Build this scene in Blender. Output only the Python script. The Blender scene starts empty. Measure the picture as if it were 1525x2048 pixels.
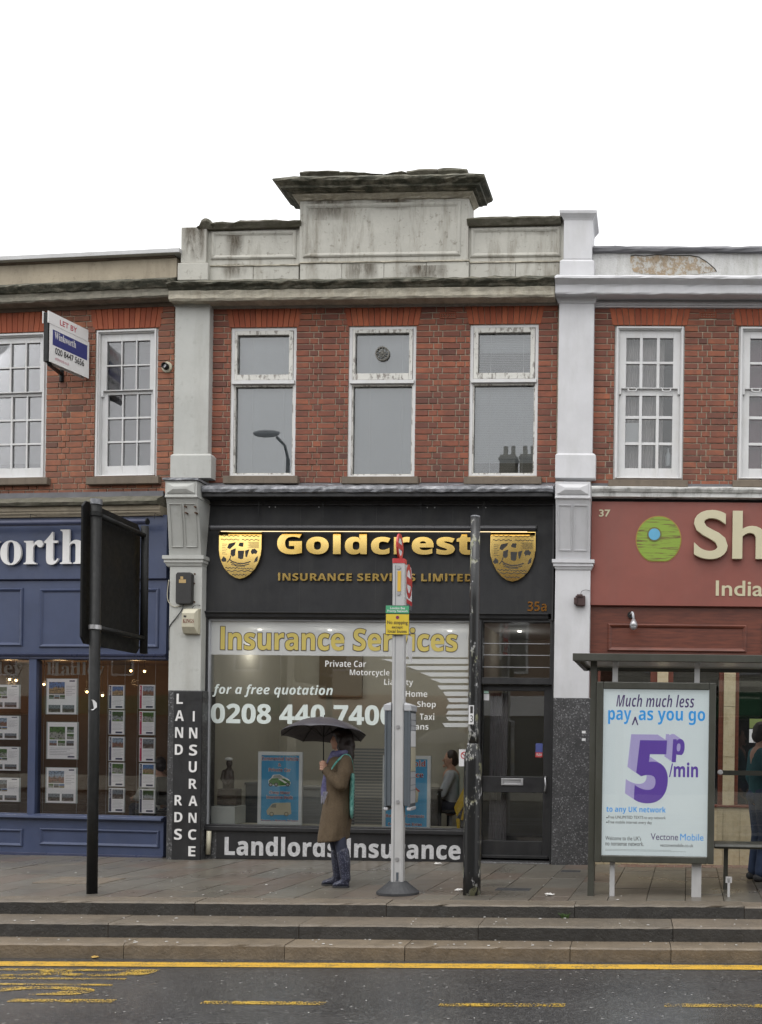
import bpy, bmesh, math, random
from mathutils import Vector, Matrix, noise
random.seed(7)
sc = bpy.context.scene
col = sc.collection
# ------------------------------------------------------------------ camera / sky / sun / exposure
F, U0, V0, ROLL, EYE = 2050.0, 1260.0, 1500.0, 0.014, 1.43      # all in pixels of the 1525 x 2048 photograph; metres for the eye height
CR, SR = math.cos(ROLL), math.sin(ROLL)
cd = bpy.data.cameras.new('camera'); cam = bpy.data.objects.new('camera', cd); col.objects.link(cam); sc.camera = cam
cd.sensor_fit = 'HORIZONTAL'; cd.sensor_width = 36.0; cd.lens = F / 1525.0 * 36.0
cd.shift_x = (762.5 - U0) / 1525.0; cd.shift_y = (V0 - 1024.0) / 1525.0
cd.clip_start = 0.1; cd.clip_end = 500.0
cam.matrix_world = Matrix.Translation((0, 0, EYE)) @ Matrix.Rotation(math.pi / 2, 4, 'X') @ Matrix.Rotation(ROLL, 4, 'Z')
w = bpy.data.worlds.new('World'); sc.world = w; w.use_nodes = True
nt = w.node_tree; nt.nodes.clear()
SUN_EL, SUN_ROT = math.radians(66), math.radians(200)
sky = nt.nodes.new('ShaderNodeTexSky'); sky.sky_type = 'NISHITA'; sky.sun_disc = False
sky.sun_elevation = SUN_EL; sky.sun_rotation = SUN_ROT; sky.air_density = 1.0; sky.dust_density = 4.0
hs = nt.nodes.new('ShaderNodeHueSaturation'); hs.inputs['Saturation'].default_value = 0.12
b1 = nt.nodes.new('ShaderNodeBackground'); b1.inputs['Strength'].default_value = 0.06
b2 = nt.nodes.new('ShaderNodeBackground'); b2.inputs['Color'].default_value = (0.99, 0.995, 1.0, 1); b2.inputs['Strength'].default_value = 0.9
ad = nt.nodes.new('ShaderNodeAddShader'); wo = nt.nodes.new('ShaderNodeOutputWorld')
nt.links.new(sky.outputs[0], hs.inputs['Color']); nt.links.new(hs.outputs[0], b1.inputs[0])
nt.links.new(b1.outputs[0], ad.inputs[0]); nt.links.new(b2.outputs[0], ad.inputs[1]); nt.links.new(ad.outputs[0], wo.inputs[0])
sd = bpy.data.lights.new('sun', 'SUN'); sd.energy = 0.7; sd.angle = math.radians(50); sd.color = (1.0, 0.97, 0.93)
so = bpy.data.objects.new('sun', sd); col.objects.link(so)
sdir = Vector((math.sin(SUN_ROT) * math.cos(SUN_EL), math.cos(SUN_ROT) * math.cos(SUN_EL), math.sin(SUN_EL)))
so.location = sdir * 40; so.rotation_euler = sdir.to_track_quat('Z', 'Y').to_euler()
sc.view_settings.view_transform = 'Standard'; sc.view_settings.look = 'None'
sc.view_settings.exposure = 0.56; sc.view_settings.gamma = 1.0; sc.view_settings.use_curve_mapping = False
sc.render.engine = 'CYCLES'; sc.cycles.use_denoising = True
sc.cycles.max_bounces = 7; sc.cycles.transparent_max_bounces = 14; sc.cycles.glossy_bounces = 4; sc.cycles.diffuse_bounces = 4
sc.cycles.caustics_reflective = False; sc.cycles.caustics_refractive = False; sc.cycles.sample_clamp_indirect = 6.0

# ------------------------------------------------------------------ pixels, frames, ground
def unroll(u, v):
    du, dv = u - U0, v - V0
    return CR * du + SR * dv, -SR * du + CR * dv
def ray(u, v):
    a, b = unroll(u, v)
    return Vector((a / F, 1.0, -b / F))
def at(u, v, Y):                      # point on the pixel's ray at depth Y
    return Vector((0, 0, EYE)) + ray(u, v) * Y
TILT = 0.0065                          # the street climbs gently to the right
def G(x): return TILT * (x + 3.15)
def onground(u, v, drop=0.0):          # where the pixel's ray meets the (tilted) ground, drop metres below the pavement
    r = ray(u, v)
    t = (TILT * 3.15 - drop - EYE) / (r.z - TILT * r.x)
    return Vector((0, 0, EYE)) + r * t
class Frame:
    def __init__(s, P, deg):
        a = math.radians(deg); s.P = Vector((P[0], P[1], 0)); s.deg = deg
        s.t = Vector((math.cos(a), -math.sin(a), 0)); s.n = Vector((-math.sin(a), -math.cos(a), 0)); s.rz = -a
    def w(s, S, d, z): return s.P + s.t * S + s.n * d + Vector((0, 0, z))
    def px(s, u, v, d=0.0):
        r = ray(u, v); o = Vector((0, 0, EYE))
        t = (d - (o - s.P).dot(s.n)) / r.dot(s.n)
        p = o + r * t
        return (p - s.P).dot(s.t), p.z
    def S(s, u, v, d=0.0): return s.px(u, v, d)[0]
    def Z(s, u, v, d=0.0): return s.px(u, v, d)[1]
    def rect(s, u0, v0, u1, v1, d=0.0):
        um, vm = (u0 + u1) / 2, (v0 + v1) / 2
        return s.S(u0, vm, d), s.S(u1, vm, d), s.Z(um, v1, d), s.Z(um, v0, d)      # s0 s1 z0 z1
    def ground(s, S): return G(s.w(S, 0, 0).x)
p0 = ray(760, 1200) * 12.8
C = Frame((p0.x, 12.8), 3.3)
sL = C.S(347, 1000); q = C.w(sL, 0, 0); L = Frame((q.x, q.y), 6.8)
sR = C.S(1150, 1000); q = C.w(sR, 0, 0); R = Frame((q.x, q.y), 1.4)

# ------------------------------------------------------------------ mesh builder
class B:
    def __init__(s): s.v = []; s.f = []; s.m = []
    def add(s, vs, fs, mi=0):
        o = len(s.v); s.v += [Vector(p) for p in vs]
        for f in fs: s.f.append([i + o for i in f]); s.m.append(mi)
    def hexa(s, p, mi=0):
        s.add(p, [(3, 2, 1, 0), (4, 5, 6, 7), (0, 1, 5, 4), (1, 2, 6, 5), (2, 3, 7, 6), (3, 0, 4, 7)], mi)
    def fbox(s, fr, s0, s1, d0, d1, z0, z1, mi=0):
        s.hexa([fr.w(s0, d1, z0), fr.w(s1, d1, z0), fr.w(s1, d0, z0), fr.w(s0, d0, z0), fr.w(s0, d1, z1), fr.w(s1, d1, z1), fr.w(s1, d0, z1), fr.w(s0, d0, z1)], mi)
    def pbox(s, fr, u0, v0, u1, v1, d0, d1, mi=0):
        a, b, c, d = fr.rect(u0, v0, u1, v1, d1); s.fbox(fr, a, b, d0, d1, c, d, mi)
    def box(s, x0, x1, y0, y1, z0, z1, mi=0):
        s.hexa([(x0, y0, z0), (x1, y0, z0), (x1, y1, z0), (x0, y1, z0), (x0, y0, z1), (x1, y0, z1), (x1, y1, z1), (x0, y1, z1)], mi)
    def quad(s, a, b, c, d, mi=0): s.add([a, b, c, d], [(0, 1, 2, 3)], mi)
    def loft(s, rings, caps=True, closed=True, mi=0):
        n = len(rings[0]); vs = [p for r in rings for p in r]; fs = []
        for i in range(len(rings) - 1):
            for j in range(n if closed else n - 1):
                k = (j + 1) % n
                fs.append((i * n + j, i * n + k, (i + 1) * n + k, (i + 1) * n + j))
        if caps: fs.append(tuple(range(n))[::-1]); fs.append(tuple((len(rings) - 1) * n + j for j in range(n)))
        s.add(vs, fs, mi)
    def tube(s, pts, rad, n=10, mi=0, caps=True):
        pts = [Vector(p) for p in pts]
        if not hasattr(rad, '__len__'): rad = [rad] * len(pts)
        rings = []; ref = None
        for i, p in enumerate(pts):
            a = pts[max(0, i - 1)]; b = pts[min(len(pts) - 1, i + 1)]
            d = (b - a).normalized()
            if ref is None: ref = d.orthogonal().normalized()
            ref = (ref - d * ref.dot(d)).normalized()
            e = d.cross(ref)
            rings.append([p + (ref * math.cos(2 * math.pi * k / n) + e * math.sin(2 * math.pi * k / n)) * rad[i] for k in range(n)])
        s.loft(rings, caps, True, mi)
    def ball(s, c, rx, ry=None, rz=None, n=12, m=8, mi=0, rot=None):
        ry = ry or rx; rz = rz or rx; c = Vector(c)
        vs = []; fs = []
        for i in range(m + 1):
            a = math.pi * i / m - math.pi / 2
            for j in range(n):
                b = 2 * math.pi * j / n
                p = Vector((rx * math.cos(a) * math.cos(b), ry * math.cos(a) * math.sin(b), rz * math.sin(a)))
                if rot: p = rot @ p
                vs.append(c + p)
        for i in range(m):
            for j in range(n):
                k = (j + 1) % n; fs.append((i * n + j, i * n + k, (i + 1) * n + k, (i + 1) * n + j))
        s.add(vs, fs, mi)
    def prism(s, poly, vec, mi=0):
        n = len(poly); poly = [Vector(p) for p in poly]; vec = Vector(vec)
        fs = [tuple(range(n)), tuple(range(2 * n - 1, n - 1, -1))]
        for i in range(n): j = (i + 1) % n; fs.append((i, i + n, j + n, j))
        s.add(poly + [p + vec for p in poly], fs, mi)
    def mould(s, fr, s0, s1, dback, dface, prof, rl=True, rr=True, seg=1, jit=0.0, mi=0, seed=0):
        rings = []; rnd = random.Random(seed)
        off = [[(rnd.uniform(-1, 1), rnd.uniform(-1, 1)) for _ in range(seg + 1)] for _ in prof]
        for k, (p, z) in enumerate(prof):
            a = s0 - p if rl else s0; b = s1 + p if rr else s1
            ring = [fr.w(a, dback, z)]
            for i in range(seg + 1):
                jd, jz = off[k][i]
                ring.append(fr.w(a + (b - a) * i / seg, dface + p + jd * jit, z + jz * jit))
            ring.append(fr.w(b, dback, z)); rings.append(ring)
        s.loft(rings, True, True, mi)
    def panel(s, fr, s0, s1, z0, z1, d, wd, h, mi=0):
        def ring(i, dd): return [fr.w(s0 + i, dd, z0 + i), fr.w(s1 - i, dd, z0 + i), fr.w(s1 - i, dd, z1 - i), fr.w(s0 + i, dd, z1 - i)]
        s.loft([ring(0, d - 0.004), ring(0, d + h * 0.5), ring(wd * 0.3, d + h), ring(wd * 0.6, d + h * 0.8), ring(wd, d + 0.001), ring(wd, d - 0.004)], False, True, mi)
    def grid(s, fr, s0, s1, z0, z1, d0, d1, holes, mi=0):          # a slab with rectangular openings
        cs = sorted({s0, s1, *[min(max(h[i], s0), s1) for h in holes for i in (0, 1)]}); cz = sorted({z0, z1, *[min(max(h[i], z0), z1) for h in holes for i in (2, 3)]})
        for i in range(len(cs) - 1):
            k = 0
            while k < len(cz) - 1:
                def solid(k): 
                    x, z = (cs[i] + cs[i + 1]) / 2, (cz[k] + cz[k + 1]) / 2
                    return not any(h[0] < x < h[1] and h[2] < z < h[3] for h in holes)
                if solid(k):
                    e = k
                    while e + 1 < len(cz) - 1 and solid(e + 1): e += 1
                    s.fbox(fr, cs[i], cs[i + 1], d0, d1, cz[k], cz[e + 1], mi); k = e
                k += 1
    def build(s, name, mat, parent=None, smooth=False, bevel=0.0, sub=0, kind=None, loc=None):
        base = Vector((0, 0, 0))
        if parent is not None:
            base = parent.matrix_basis.translation.copy(); pp = parent.parent
            while pp is not None: base += pp.matrix_basis.translation; pp = pp.parent
        elif loc is not None: base = Vector(loc)
        elif s.v:
            base = Vector((sum(p.x for p in s.v) / len(s.v), sum(p.y for p in s.v) / len(s.v), min(p.z for p in s.v)))
        me = bpy.data.meshes.new(name)
        me.from_pydata([p - base for p in s.v], [], s.f)
        mats = mat if isinstance(mat, (list, tuple)) else [mat]
        for m_ in mats: me.materials.append(m_)
        me.polygons.foreach_set('material_index', s.m)
        bm = bmesh.new(); bm.from_mesh(me); bmesh.ops.recalc_face_normals(bm, faces=bm.faces)
        bm.to_mesh(me); bm.free()
        if smooth: me.polygons.foreach_set('use_smooth', [True] * len(me.polygons))
        me.update()
        o = bpy.data.objects.new(name, me); col.objects.link(o)
        if parent is not None: o.parent = parent
        else: o.location = base
        if bevel:
            m_ = o.modifiers.new('bevel', 'BEVEL'); m_.width = bevel; m_.segments = 2; m_.limit_method = 'ANGLE'; m_.angle_limit = 0.7
        if sub:
            m_ = o.modifiers.new('sub', 'SUBSURF'); m_.levels = sub; m_.render_levels = sub
        if kind: o['kind'] = kind
        return o
def tag(o, label, cat=None, group=None, kind=None):
    o['label'] = label
    if cat: o['category'] = cat
    if group: o['group'] = group
    if kind: o['kind'] = kind
    return o
def thing(name, label, cat, loc, group=None):
    o = bpy.data.objects.new(name, None); col.objects.link(o); o.location = loc; o.empty_display_size = 0.2
    return tag(o, label, cat, group)

# ------------------------------------------------------------------ materials
def rgb(r, g, b):                      # sRGB 0-255 -> linear
    f = lambda c: (c / 255 / 12.92) if c <= 10 else ((c / 255 + 0.055) / 1.055) ** 2.4
    return (f(r), f(g), f(b), 1)
MATS = {}
class N:
    """small node-graph helper"""
    def __init__(s, name):
        s.m = bpy.data.materials.new(name); s.m.use_nodes = True; s.t = s.m.node_tree; s.bs = s.t.nodes['Principled BSDF']; s.out = s.t.nodes['Material Output']
        s.tc = s.t.nodes.new('ShaderNodeTexCoord'); MATS[name] = s.m
    def n(s, ty, **kw):
        o = s.t.nodes.new(ty)
        for k, v in kw.items():
            if k in o.inputs: o.inputs[k].default_value = v
            else: setattr(o, k, v)
        return o
    def l(s, a, b): s.t.links.new(a, b)
    def noise(s, scale=5, detail=4, rough=.6, stretch=(1, 1, 1), w=None, coord='Object', off=(0, 0, 0)):
        mp = s.n('ShaderNodeMapping'); mp.inputs['Scale'].default_value = stretch; mp.inputs['Location'].default_value = off; s.l(s.tc.outputs[coord], mp.inputs[0])
        x = s.n('ShaderNodeTexNoise', Scale=scale, Detail=detail, Roughness=rough)
        if w is not None: x.noise_dimensions = '4D'; s.l(w, x.inputs['W'])
        s.l(mp.outputs[0], x.inputs['Vector']); return x.outputs['Fac']
    def ramp(s, fac, lo, hi, a=0.0, b=1.0):
        r = s.n('ShaderNodeMapRange'); r.inputs['From Min'].default_value = lo; r.inputs['From Max'].default_value = hi; r.inputs['To Min'].default_value = a; r.inputs['To Max'].default_value = b
        s.l(fac, r.inputs['Value']); return r.outputs[0]
    def mix(s, fac, a, b, mode='MIX'):
        x = s.n('ShaderNodeMix', data_type='RGBA', blend_type=mode)
        if hasattr(fac, 'links'): s.l(fac, x.inputs[0])
        else: x.inputs[0].default_value = fac
        for v, i in ((a, 6), (b, 7)):
            if hasattr(v, 'links'): s.l(v, x.inputs[i])
            else: x.inputs[i].default_value = v
        return x.outputs[2]
    def mul(s, a, b, op='MULTIPLY'):
        x = s.n('ShaderNodeMath', operation=op)
        for v, i in ((a, 0), (b, 1)):
            if hasattr(v, 'links'): s.l(v, x.inputs[i])
            else: x.inputs[i].default_value = v
        return x.outputs[0]
    def color(s, c):
        if hasattr(c, 'links'): s.l(c, s.bs.inputs['Base Color'])
        else: s.bs.inputs['Base Color'].default_value = c
    def rough(s, r):
        if hasattr(r, 'links'): s.l(r, s.bs.inputs['Roughness'])
        else: s.bs.inputs['Roughness'].default_value = r
    def bump(s, h, strength=.3, dist=.01):
        x = s.n('ShaderNodeBump', Strength=strength, Distance=dist); s.l(h, x.inputs['Height']); s.l(x.outputs[0], s.bs.inputs['Normal'])
def dark(c, k): return (c[0] * k, c[1] * k, c[2] * k, 1)
def paint(name, c, rough=.5, var=.18, scale=4, bump=.0, metal=0.0, grime=None, gamt=.5, stretch=(1, 1, .25), spec=.5):
    g = N(name)
    n1 = g.noise(scale, 5); cc = g.mix(g.ramp(n1, .3, .7), dark(c, 1 - var), dark(c, 1 + var * .5))
    if grime: cc = g.mix(g.mul(g.ramp(g.noise(scale * 1.7, 6, .7, stretch, off=(3, 1, 7)), .48, .75), gamt), cc, grime)
    g.color(cc); g.rough(g.ramp(g.noise(scale * 3, 3), .3, .7, max(rough - .1, .02), min(rough + .12, 1)))
    g.bs.inputs['Metallic'].default_value = metal; g.bs.inputs['Specular IOR Level'].default_value = spec
    if bump: g.bump(g.noise(scale * 12, 4), bump, .004)
    return g.m
def glass(name, tint=(.9, .93, .92, 1), k=2.0, base=.02, rough=.0):
    g = N(name); t = g.t
    tr = g.n('ShaderNodeBsdfTransparent', Color=tint); gl = g.n('ShaderNodeBsdfGlossy', Roughness=rough); gl.inputs['Color'].default_value = (1, 1, 1, 1)
    fr = g.n('ShaderNodeFresnel', IOR=1.5); f = g.mul(g.mul(fr.outputs[0], k), base, 'ADD')
    wob = g.noise(1.3, 1); x = g.n('ShaderNodeBump', Strength=.04, Distance=.02); g.l(wob, x.inputs['Height']); g.l(x.outputs[0], gl.inputs['Normal'])
    ms = g.n('ShaderNodeMixShader'); g.l(f, ms.inputs[0]); g.l(tr.outputs[0], ms.inputs[1]); g.l(gl.outputs[0], ms.inputs[2])
    t.nodes.remove(g.bs); g.l(ms.outputs[0], g.out.inputs[0]); return g.m
def emit(name, c, s):
    g = N(name); g.bs.inputs['Base Color'].default_value = c; g.bs.inputs['Emission Color'].default_value = c; g.bs.inputs['Emission Strength'].default_value = s; return g.m
def brick_mat(name, src, tint=(1, 1, 1, 1), soot=.55):
    g = N(name)
    if src == 'object': rnd = g.n('ShaderNodeObjectInfo').outputs['Random']
    else: rnd = g.n('ShaderNodeNewGeometry').outputs['Random Per Island']
    cr = g.n('ShaderNodeValToRGB'); g.l(rnd, cr.inputs[0]); e = cr.color_ramp.elements
    e[0].position = 0; e[0].color = (.085, .036, .028, 1); e[1].position = 1; e[1].color = (.30, .098, .05, 1)
    for p, c in ((.06, (.15, .053, .036, 1)), (.35, (.195, .065, .039, 1)), (.85, (.235, .077, .044, 1))): x = e.new(p); x.color = c
    W = g.mul(rnd, 60.0); nz = g.noise(14, 5, .65, w=W) if src != 'object' else g.noise(2.2, 5, .65, (1, 1, .4), w=W)
    cc = g.mix(g.ramp(nz, .35, .75, 0, .75), cr.outputs[0], (.09, .04, .03, 1))
    n2 = g.noise(40, 3) if src != 'object' else g.noise(8, 3, w=W)
    cc = g.mix(g.ramp(n2, .6, .8, 0, .3), cc, (.38, .2, .13, 1)); cc = g.mix(1.0, cc, tint, 'MULTIPLY')
    gp_ = g.n('ShaderNodeNewGeometry'); nz_ = g.n('ShaderNodeTexNoise', Scale=1.5, Detail=5.0, Roughness=.65); g.l(gp_.outputs['Position'], nz_.inputs['Vector']); cc = g.mix(g.ramp(nz_.outputs['Fac'], .45, .72, 0, soot), cc, (.06, .036, .03, 1))
    g.color(cc); g.rough(.82); g.bump(g.noise(90, 4) if src != 'object' else g.noise(18, 4, w=W), .5, .004); return g.m
BRICKS = {k: (brick_mat('brick_' + k, 'object', t_, s_), brick_mat('brickwork_' + k, 'island', t_, s_)) for k, t_, s_ in (('centre', (1.17, 1.12, 1.08, 1), .5), ('left', (1.35, 1.5, 1.4, 1), .3), ('right', (1.15, 1.15, 1.12, 1), .5))}
def arch_mat():
    g = N('rubbed_brick'); rnd = g.n('ShaderNodeObjectInfo').outputs['Random']
    cc = g.mix(rnd, (.27, .065, .03, 1), (.36, .1, .045, 1)); cc = g.mix(g.ramp(g.noise(4, 5, w=g.mul(rnd, 50.)), .5, .8, 0, .7), cc, (.12, .045, .03, 1))
    g.color(cc); g.rough(.85); g.bump(g.noise(18, 3), .3, .003); return g.m
m_arch = arch_mat()
m_mortar = paint('mortar', (.40, .34, .26, 1), .9, .3, 9, .5, grime=(.12, .1, .08, 1))
def stone(name, c, stain, amt, moss=None, mamt=0, sc_=2.0, bump=.35):
    g = N(name)
    cc = g.mix(g.ramp(g.noise(sc_, 6, .65), .3, .7), dark(c, .86), dark(c, 1.08))
    cc = g.mix(g.mul(g.ramp(g.noise(sc_ * 2.2, 6, .7, (1, 1, .18), off=(1, 4, 2)), .5, .78), amt), cc, stain)
    cc = g.mix(g.mul(g.ramp(g.noise(sc_ * 7, 5, .7), .58, .7), amt * .6), cc, dark(stain, .8))
    if moss: cc = g.mix(g.mul(g.ramp(g.noise(sc_ * 1.6, 6, .72, (1, 1, 2.5), off=(7, 2, 1)), .36, .56), mamt), cc, moss)
    g.color(cc); g.rough(.8); h = g.noise(sc_ * 14, 6, .7); g.bump(h, bump, .012); return g.m
m_stucco = stone('grey_painted_stucco', (.44, .43, .385, 1), (.13, .11, .075, 1), .95)
m_stuccog = stone('grey_masonry_paint', (.45, .455, .43, 1), (.2, .18, .14, 1), .4, sc_=1.2, bump=.15)
m_crown = stone('mossy_stone', (.2, .185, .14, 1), (.05, .048, .035, 1), .8, (.028, .03, .018, 1), .92, 3.0, .8)
m_band = stone('flaking_stone', (.50, .46, .37, 1), (.22, .18, .12, 1), .7, (.06, .06, .045, 1), .35, 4.0, .6)
m_arcv = stone('grey_stone', (.30, .28, .25, 1), (.12, .11, .09, 1), .7, sc_=3)
m_cope = stone('weathered_stone', (.16, .145, .115, 1), (.06, .055, .04, 1), .8, (.05, .055, .025, 1), .5, 5.0, .9)
m_sand = stone('sandstone', (.36, .31, .23, 1), (.14, .12, .09, 1), .6, sc_=2.5)
m_sandd = stone('brown_stone', (.15, .115, .085, 1), (.06, .05, .04, 1), .7, sc_=3)
m_white = paint('white_masonry_paint', (.55, .55, .565, 1), .6, .08, 3, .25, grime=(.42, .42, .41, 1), gamt=.5)
m_plas = stone('peeling_plaster', (.55, .55, .54, 1), (.3, .29, .25, 1), .8, sc_=4, bump=.8)
def patchm():
    g = N('bare_render'); cc = g.mix(g.ramp(g.noise(4, 5, .7), .4, .6), (.34, .26, .17, 1), (.25, .2, .14, 1)); cc = g.mix(g.ramp(g.noise(11, 6, .75), .47, .56, 0, .9), cc, (.46, .46, .44, 1)); cc = g.mix(g.ramp(g.noise(30, 4, .7), .6, .68, 0, .8), cc, (.15, .12, .09, 1)); g.color(cc); g.rough(.9); g.bump(g.noise(16, 6, .75), .9, .02); return g.m
m_patch = patchm()
m_wwood = paint('white_window_paint', (.60, .60, .60, 1), .45, .06, 5, .1, grime=(.45, .42, .36, 1), gamt=.35)
def peel():
    g = N('peeling_window_paint'); n1 = g.noise(9, 6, .75, (1, 1, 1)); n2 = g.noise(26, 5, .7, (1, 1, .35))
    f = g.ramp(g.mul(n1, n2, 'ADD'), 1.03, 1.12); cc = g.mix(f, (.60, .59, .55, 1), (.27, .25, .225, 1))
    g.color(cc); g.rough(.7); g.bump(g.mul(f, -1.0), .7, .004); return g.m
m_peel = peel()
m_sill = stone('brown_sill_stone', (.15, .12, .09, 1), (.07, .06, .045, 1), .6, sc_=4)
m_lead = paint('lead_flashing', (.17, .175, .19, 1), .42, .35, 7, .6, metal=.35, grime=(.5, .5, .52, 1), gamt=.6, stretch=(1, 1, 1))
m_leadb = paint('lead_upstand', (.13, .13, .14, 1), .5, .25, 5, .3, metal=.2)
m_black = paint('black_shopfront_paint', (.014, .014, .0155, 1), .45, .25, 4, .1, grime=(.032, .031, .03, 1), gamt=.5)
m_fasc = paint('charcoal_fascia', (.021, .0215, .0235, 1), .6, .25, 2, .1, grime=(.04, .039, .037, 1), gamt=.6, spec=.3)
m_blue = paint('navy_shopfront_paint', (.040, .055, .112, 1), .42, .16, 3, .08, grime=(.06, .074, .125, 1), gamt=.4)
m_blued = paint('navy_trim_paint', (.035, .042, .085, 1), .35, .2, 3, .08)
m_red = paint('brick_red_fascia', (.215, .062, .045, 1), .5, .12, 2, .05, grime=(.18, .07, .055, 1), gamt=.4)
def wood():
    g = N('mahogany'); cc = g.mix(g.ramp(g.noise(4, 6, .6, (1, 1, 9)), .3, .7), (.075, .019, .011, 1), (.155, .042, .022, 1)); g.color(cc); g.rough(.4); g.bump(g.noise(10, 4, .6, (1, 1, 12)), .15, .003); return g.m
m_wood = wood()
def gold():
    g = N('polished_gold'); g.color(g.mix(g.ramp(g.noise(2.5, 3), .35, .7), (.95, .68, .24, 1), (.8, .54, .15, 1))); g.rough(.1); g.bs.inputs['Metallic'].default_value = 1.0; return g.m
m_gold = gold()
m_goldf = paint('gold_edge', (.30, .19, .05, 1), .4, .2, 5, metal=.5)
m_lwhite = paint('white_letter', (.72, .71, .70, 1), .5, .06, 6)
m_lworn = paint('worn_white_letter', (.55, .55, .56, 1), .6, .15, 30, grime=(.2, .2, .2, 1), gamt=.7, stretch=(1, 1, 1))
m_vinyl = paint('pale_vinyl', (.60, .66, .63, 1), .5, .03, 2)
m_vinw = paint('white_vinyl', (.72, .72, .70, 1), .5, .03, 2)
m_viny = paint('yellow_vinyl', (.50, .40, .10, 1), .5, .05, 2)
m_ink = paint('black_ink', (.025, .023, .022, 1), .5, .05, 2)
m_brownink = paint('brown_ink', (.07, .055, .045, 1), .5, .1, 2)
def granite(name, c, spk, rough=.35):
    g = N(name); vo = g.n('ShaderNodeTexVoronoi', Scale=85.0); g.l(g.tc.outputs['Object'], vo.inputs['Vector'])
    x = g.n('ShaderNodeSeparateColor'); g.l(vo.outputs['Color'], x.inputs[0])
    cc = g.mix(g.ramp(g.noise(6, 4), .3, .7), dark(c, .7), dark(c, 1.25)); cc = g.mix(g.mul(g.ramp(x.outputs[0], .8, .98), .7), cc, spk); cc = g.mix(g.ramp(x.outputs[1], .7, 1., 0, .7), cc, dark(c, .35))
    g.color(cc); g.rough(rough); return g.m
m_gran = granite('dark_granite', (.06, .06, .062, 1), (.28, .28, .29, 1))
m_marble = stone('beige_marble', (.38, .31, .19, 1), (.20, .15, .08, 1), .8, (.5, .45, .34, 1), .3, 6, .1)
m_steel = paint('brushed_steel', (.42, .42, .43, 1), .35, .12, 6, metal=.6, stretch=(1, 1, .1))
m_alu = paint('grey_aluminium', (.47, .47, .47, 1), .42, .08, 3, metal=.12, grime=(.32, .31, .29, 1), gamt=.4)
m_dgrey = paint('slate_grey_plastic', (.085, .10, .115, 1), .45, .12, 3)
m_lgrey = paint('light_grey_plastic', (.40, .41, .43, 1), .45, .08, 3)
m_rubber = paint('black_rubber', (.032, .033, .036, 1), .6, .2, 8, .4)
def column_paint():
    g = N('flaking_black_paint'); n1 = g.noise(5, 6, .7, (1, 1, .5)); n2 = g.noise(16, 5, .7, (1, 1, .5), off=(2, 2, 2))
    f = g.ramp(g.mul(n1, n2, 'ADD'), 1.085, 1.12); u = g.mix(g.ramp(g.noise(7, 3), .42, .6), (.34, .34, .35, 1), (.20, .20, .12, 1))
    cc = g.mix(f, (.012, .0125, .013, 1), u); g.color(cc); g.rough(g.ramp(f, 0, 1, .28, .7)); g.bump(g.mul(f, -1.), .5, .004); return g.m
m_column = column_paint()
m_post = paint('satin_black_post', (.012, .0125, .0125, 1), .5, .2, 6, .1, grime=(.03, .03, .029, 1), gamt=.5, spec=.22)
m_olive = paint('olive_grey_frame', (.045, .046, .036, 1), .42, .12, 4, .05, grime=(.08, .08, .07, 1), gamt=.4)
m_skin = paint('skin', (.52, .30, .215, 1), .5, .08, 9)
m_skin.node_tree.nodes['Principled BSDF'].inputs['Subsurface Weight'].default_value = 0.0
m_cream = paint('cream_plastic', (.50, .47, .36, 1), .45, .1, 5, grime=(.3, .27, .2, 1), gamt=.5)
m_inwall = paint('cream_wall', (.46, .435, .36, 1), .8, .06, 2)
m_infloor = paint('brown_carpet', (.10, .085, .07, 1), .9, .2, 8)
m_inceil = paint('white_ceiling', (.6, .6, .58, 1), .8, .04, 2)
m_inbrown = paint('brown_wall', (.10, .065, .042, 1), .8, .2, 1.5)
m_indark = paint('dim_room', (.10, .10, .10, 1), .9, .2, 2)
m_blind = paint('venetian_blind', (.44, .45, .46, 1), .5, .05, 4)
m_curtain = paint('pale_curtain', (.46, .42, .41, 1), .9, .12, 10, stretch=(1, 1, .1))
m_purple = paint('mauve_blind', (.22, .12, .15, 1), .9, .15, 3)
m_glassu = glass('upstairs_glass', (.84, .86, .87, 1), 1.3, .03)
m_glass = glass('shop_glass', (.985, .99, .985, 1), .9, .006)
m_glassd = glass('door_glass', (.84, .85, .86, 1), 1.1, .012)
m_glassl = glass('estate_glass', (.99, .99, .99, 1), .8, .004)
m_glasss = glass('shelter_glass', (.93, .94, .93, 1), 1.0, .015)
def frosted():
    g = N('frosted_vinyl'); tr = g.n('ShaderNodeBsdfTransparent', Color=(1, 1, 1, 1)); g.color((.58, .59, .585, 1)); g.rough(.35)
    ms = g.n('ShaderNodeMixShader'); ms.inputs[0].default_value = .72; g.l(tr.outputs[0], ms.inputs[1]); g.l(g.bs.outputs[0], ms.inputs[2]); g.l(ms.outputs[0], g.out.inputs[0]); return g.m
m_frostv = frosted()
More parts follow.
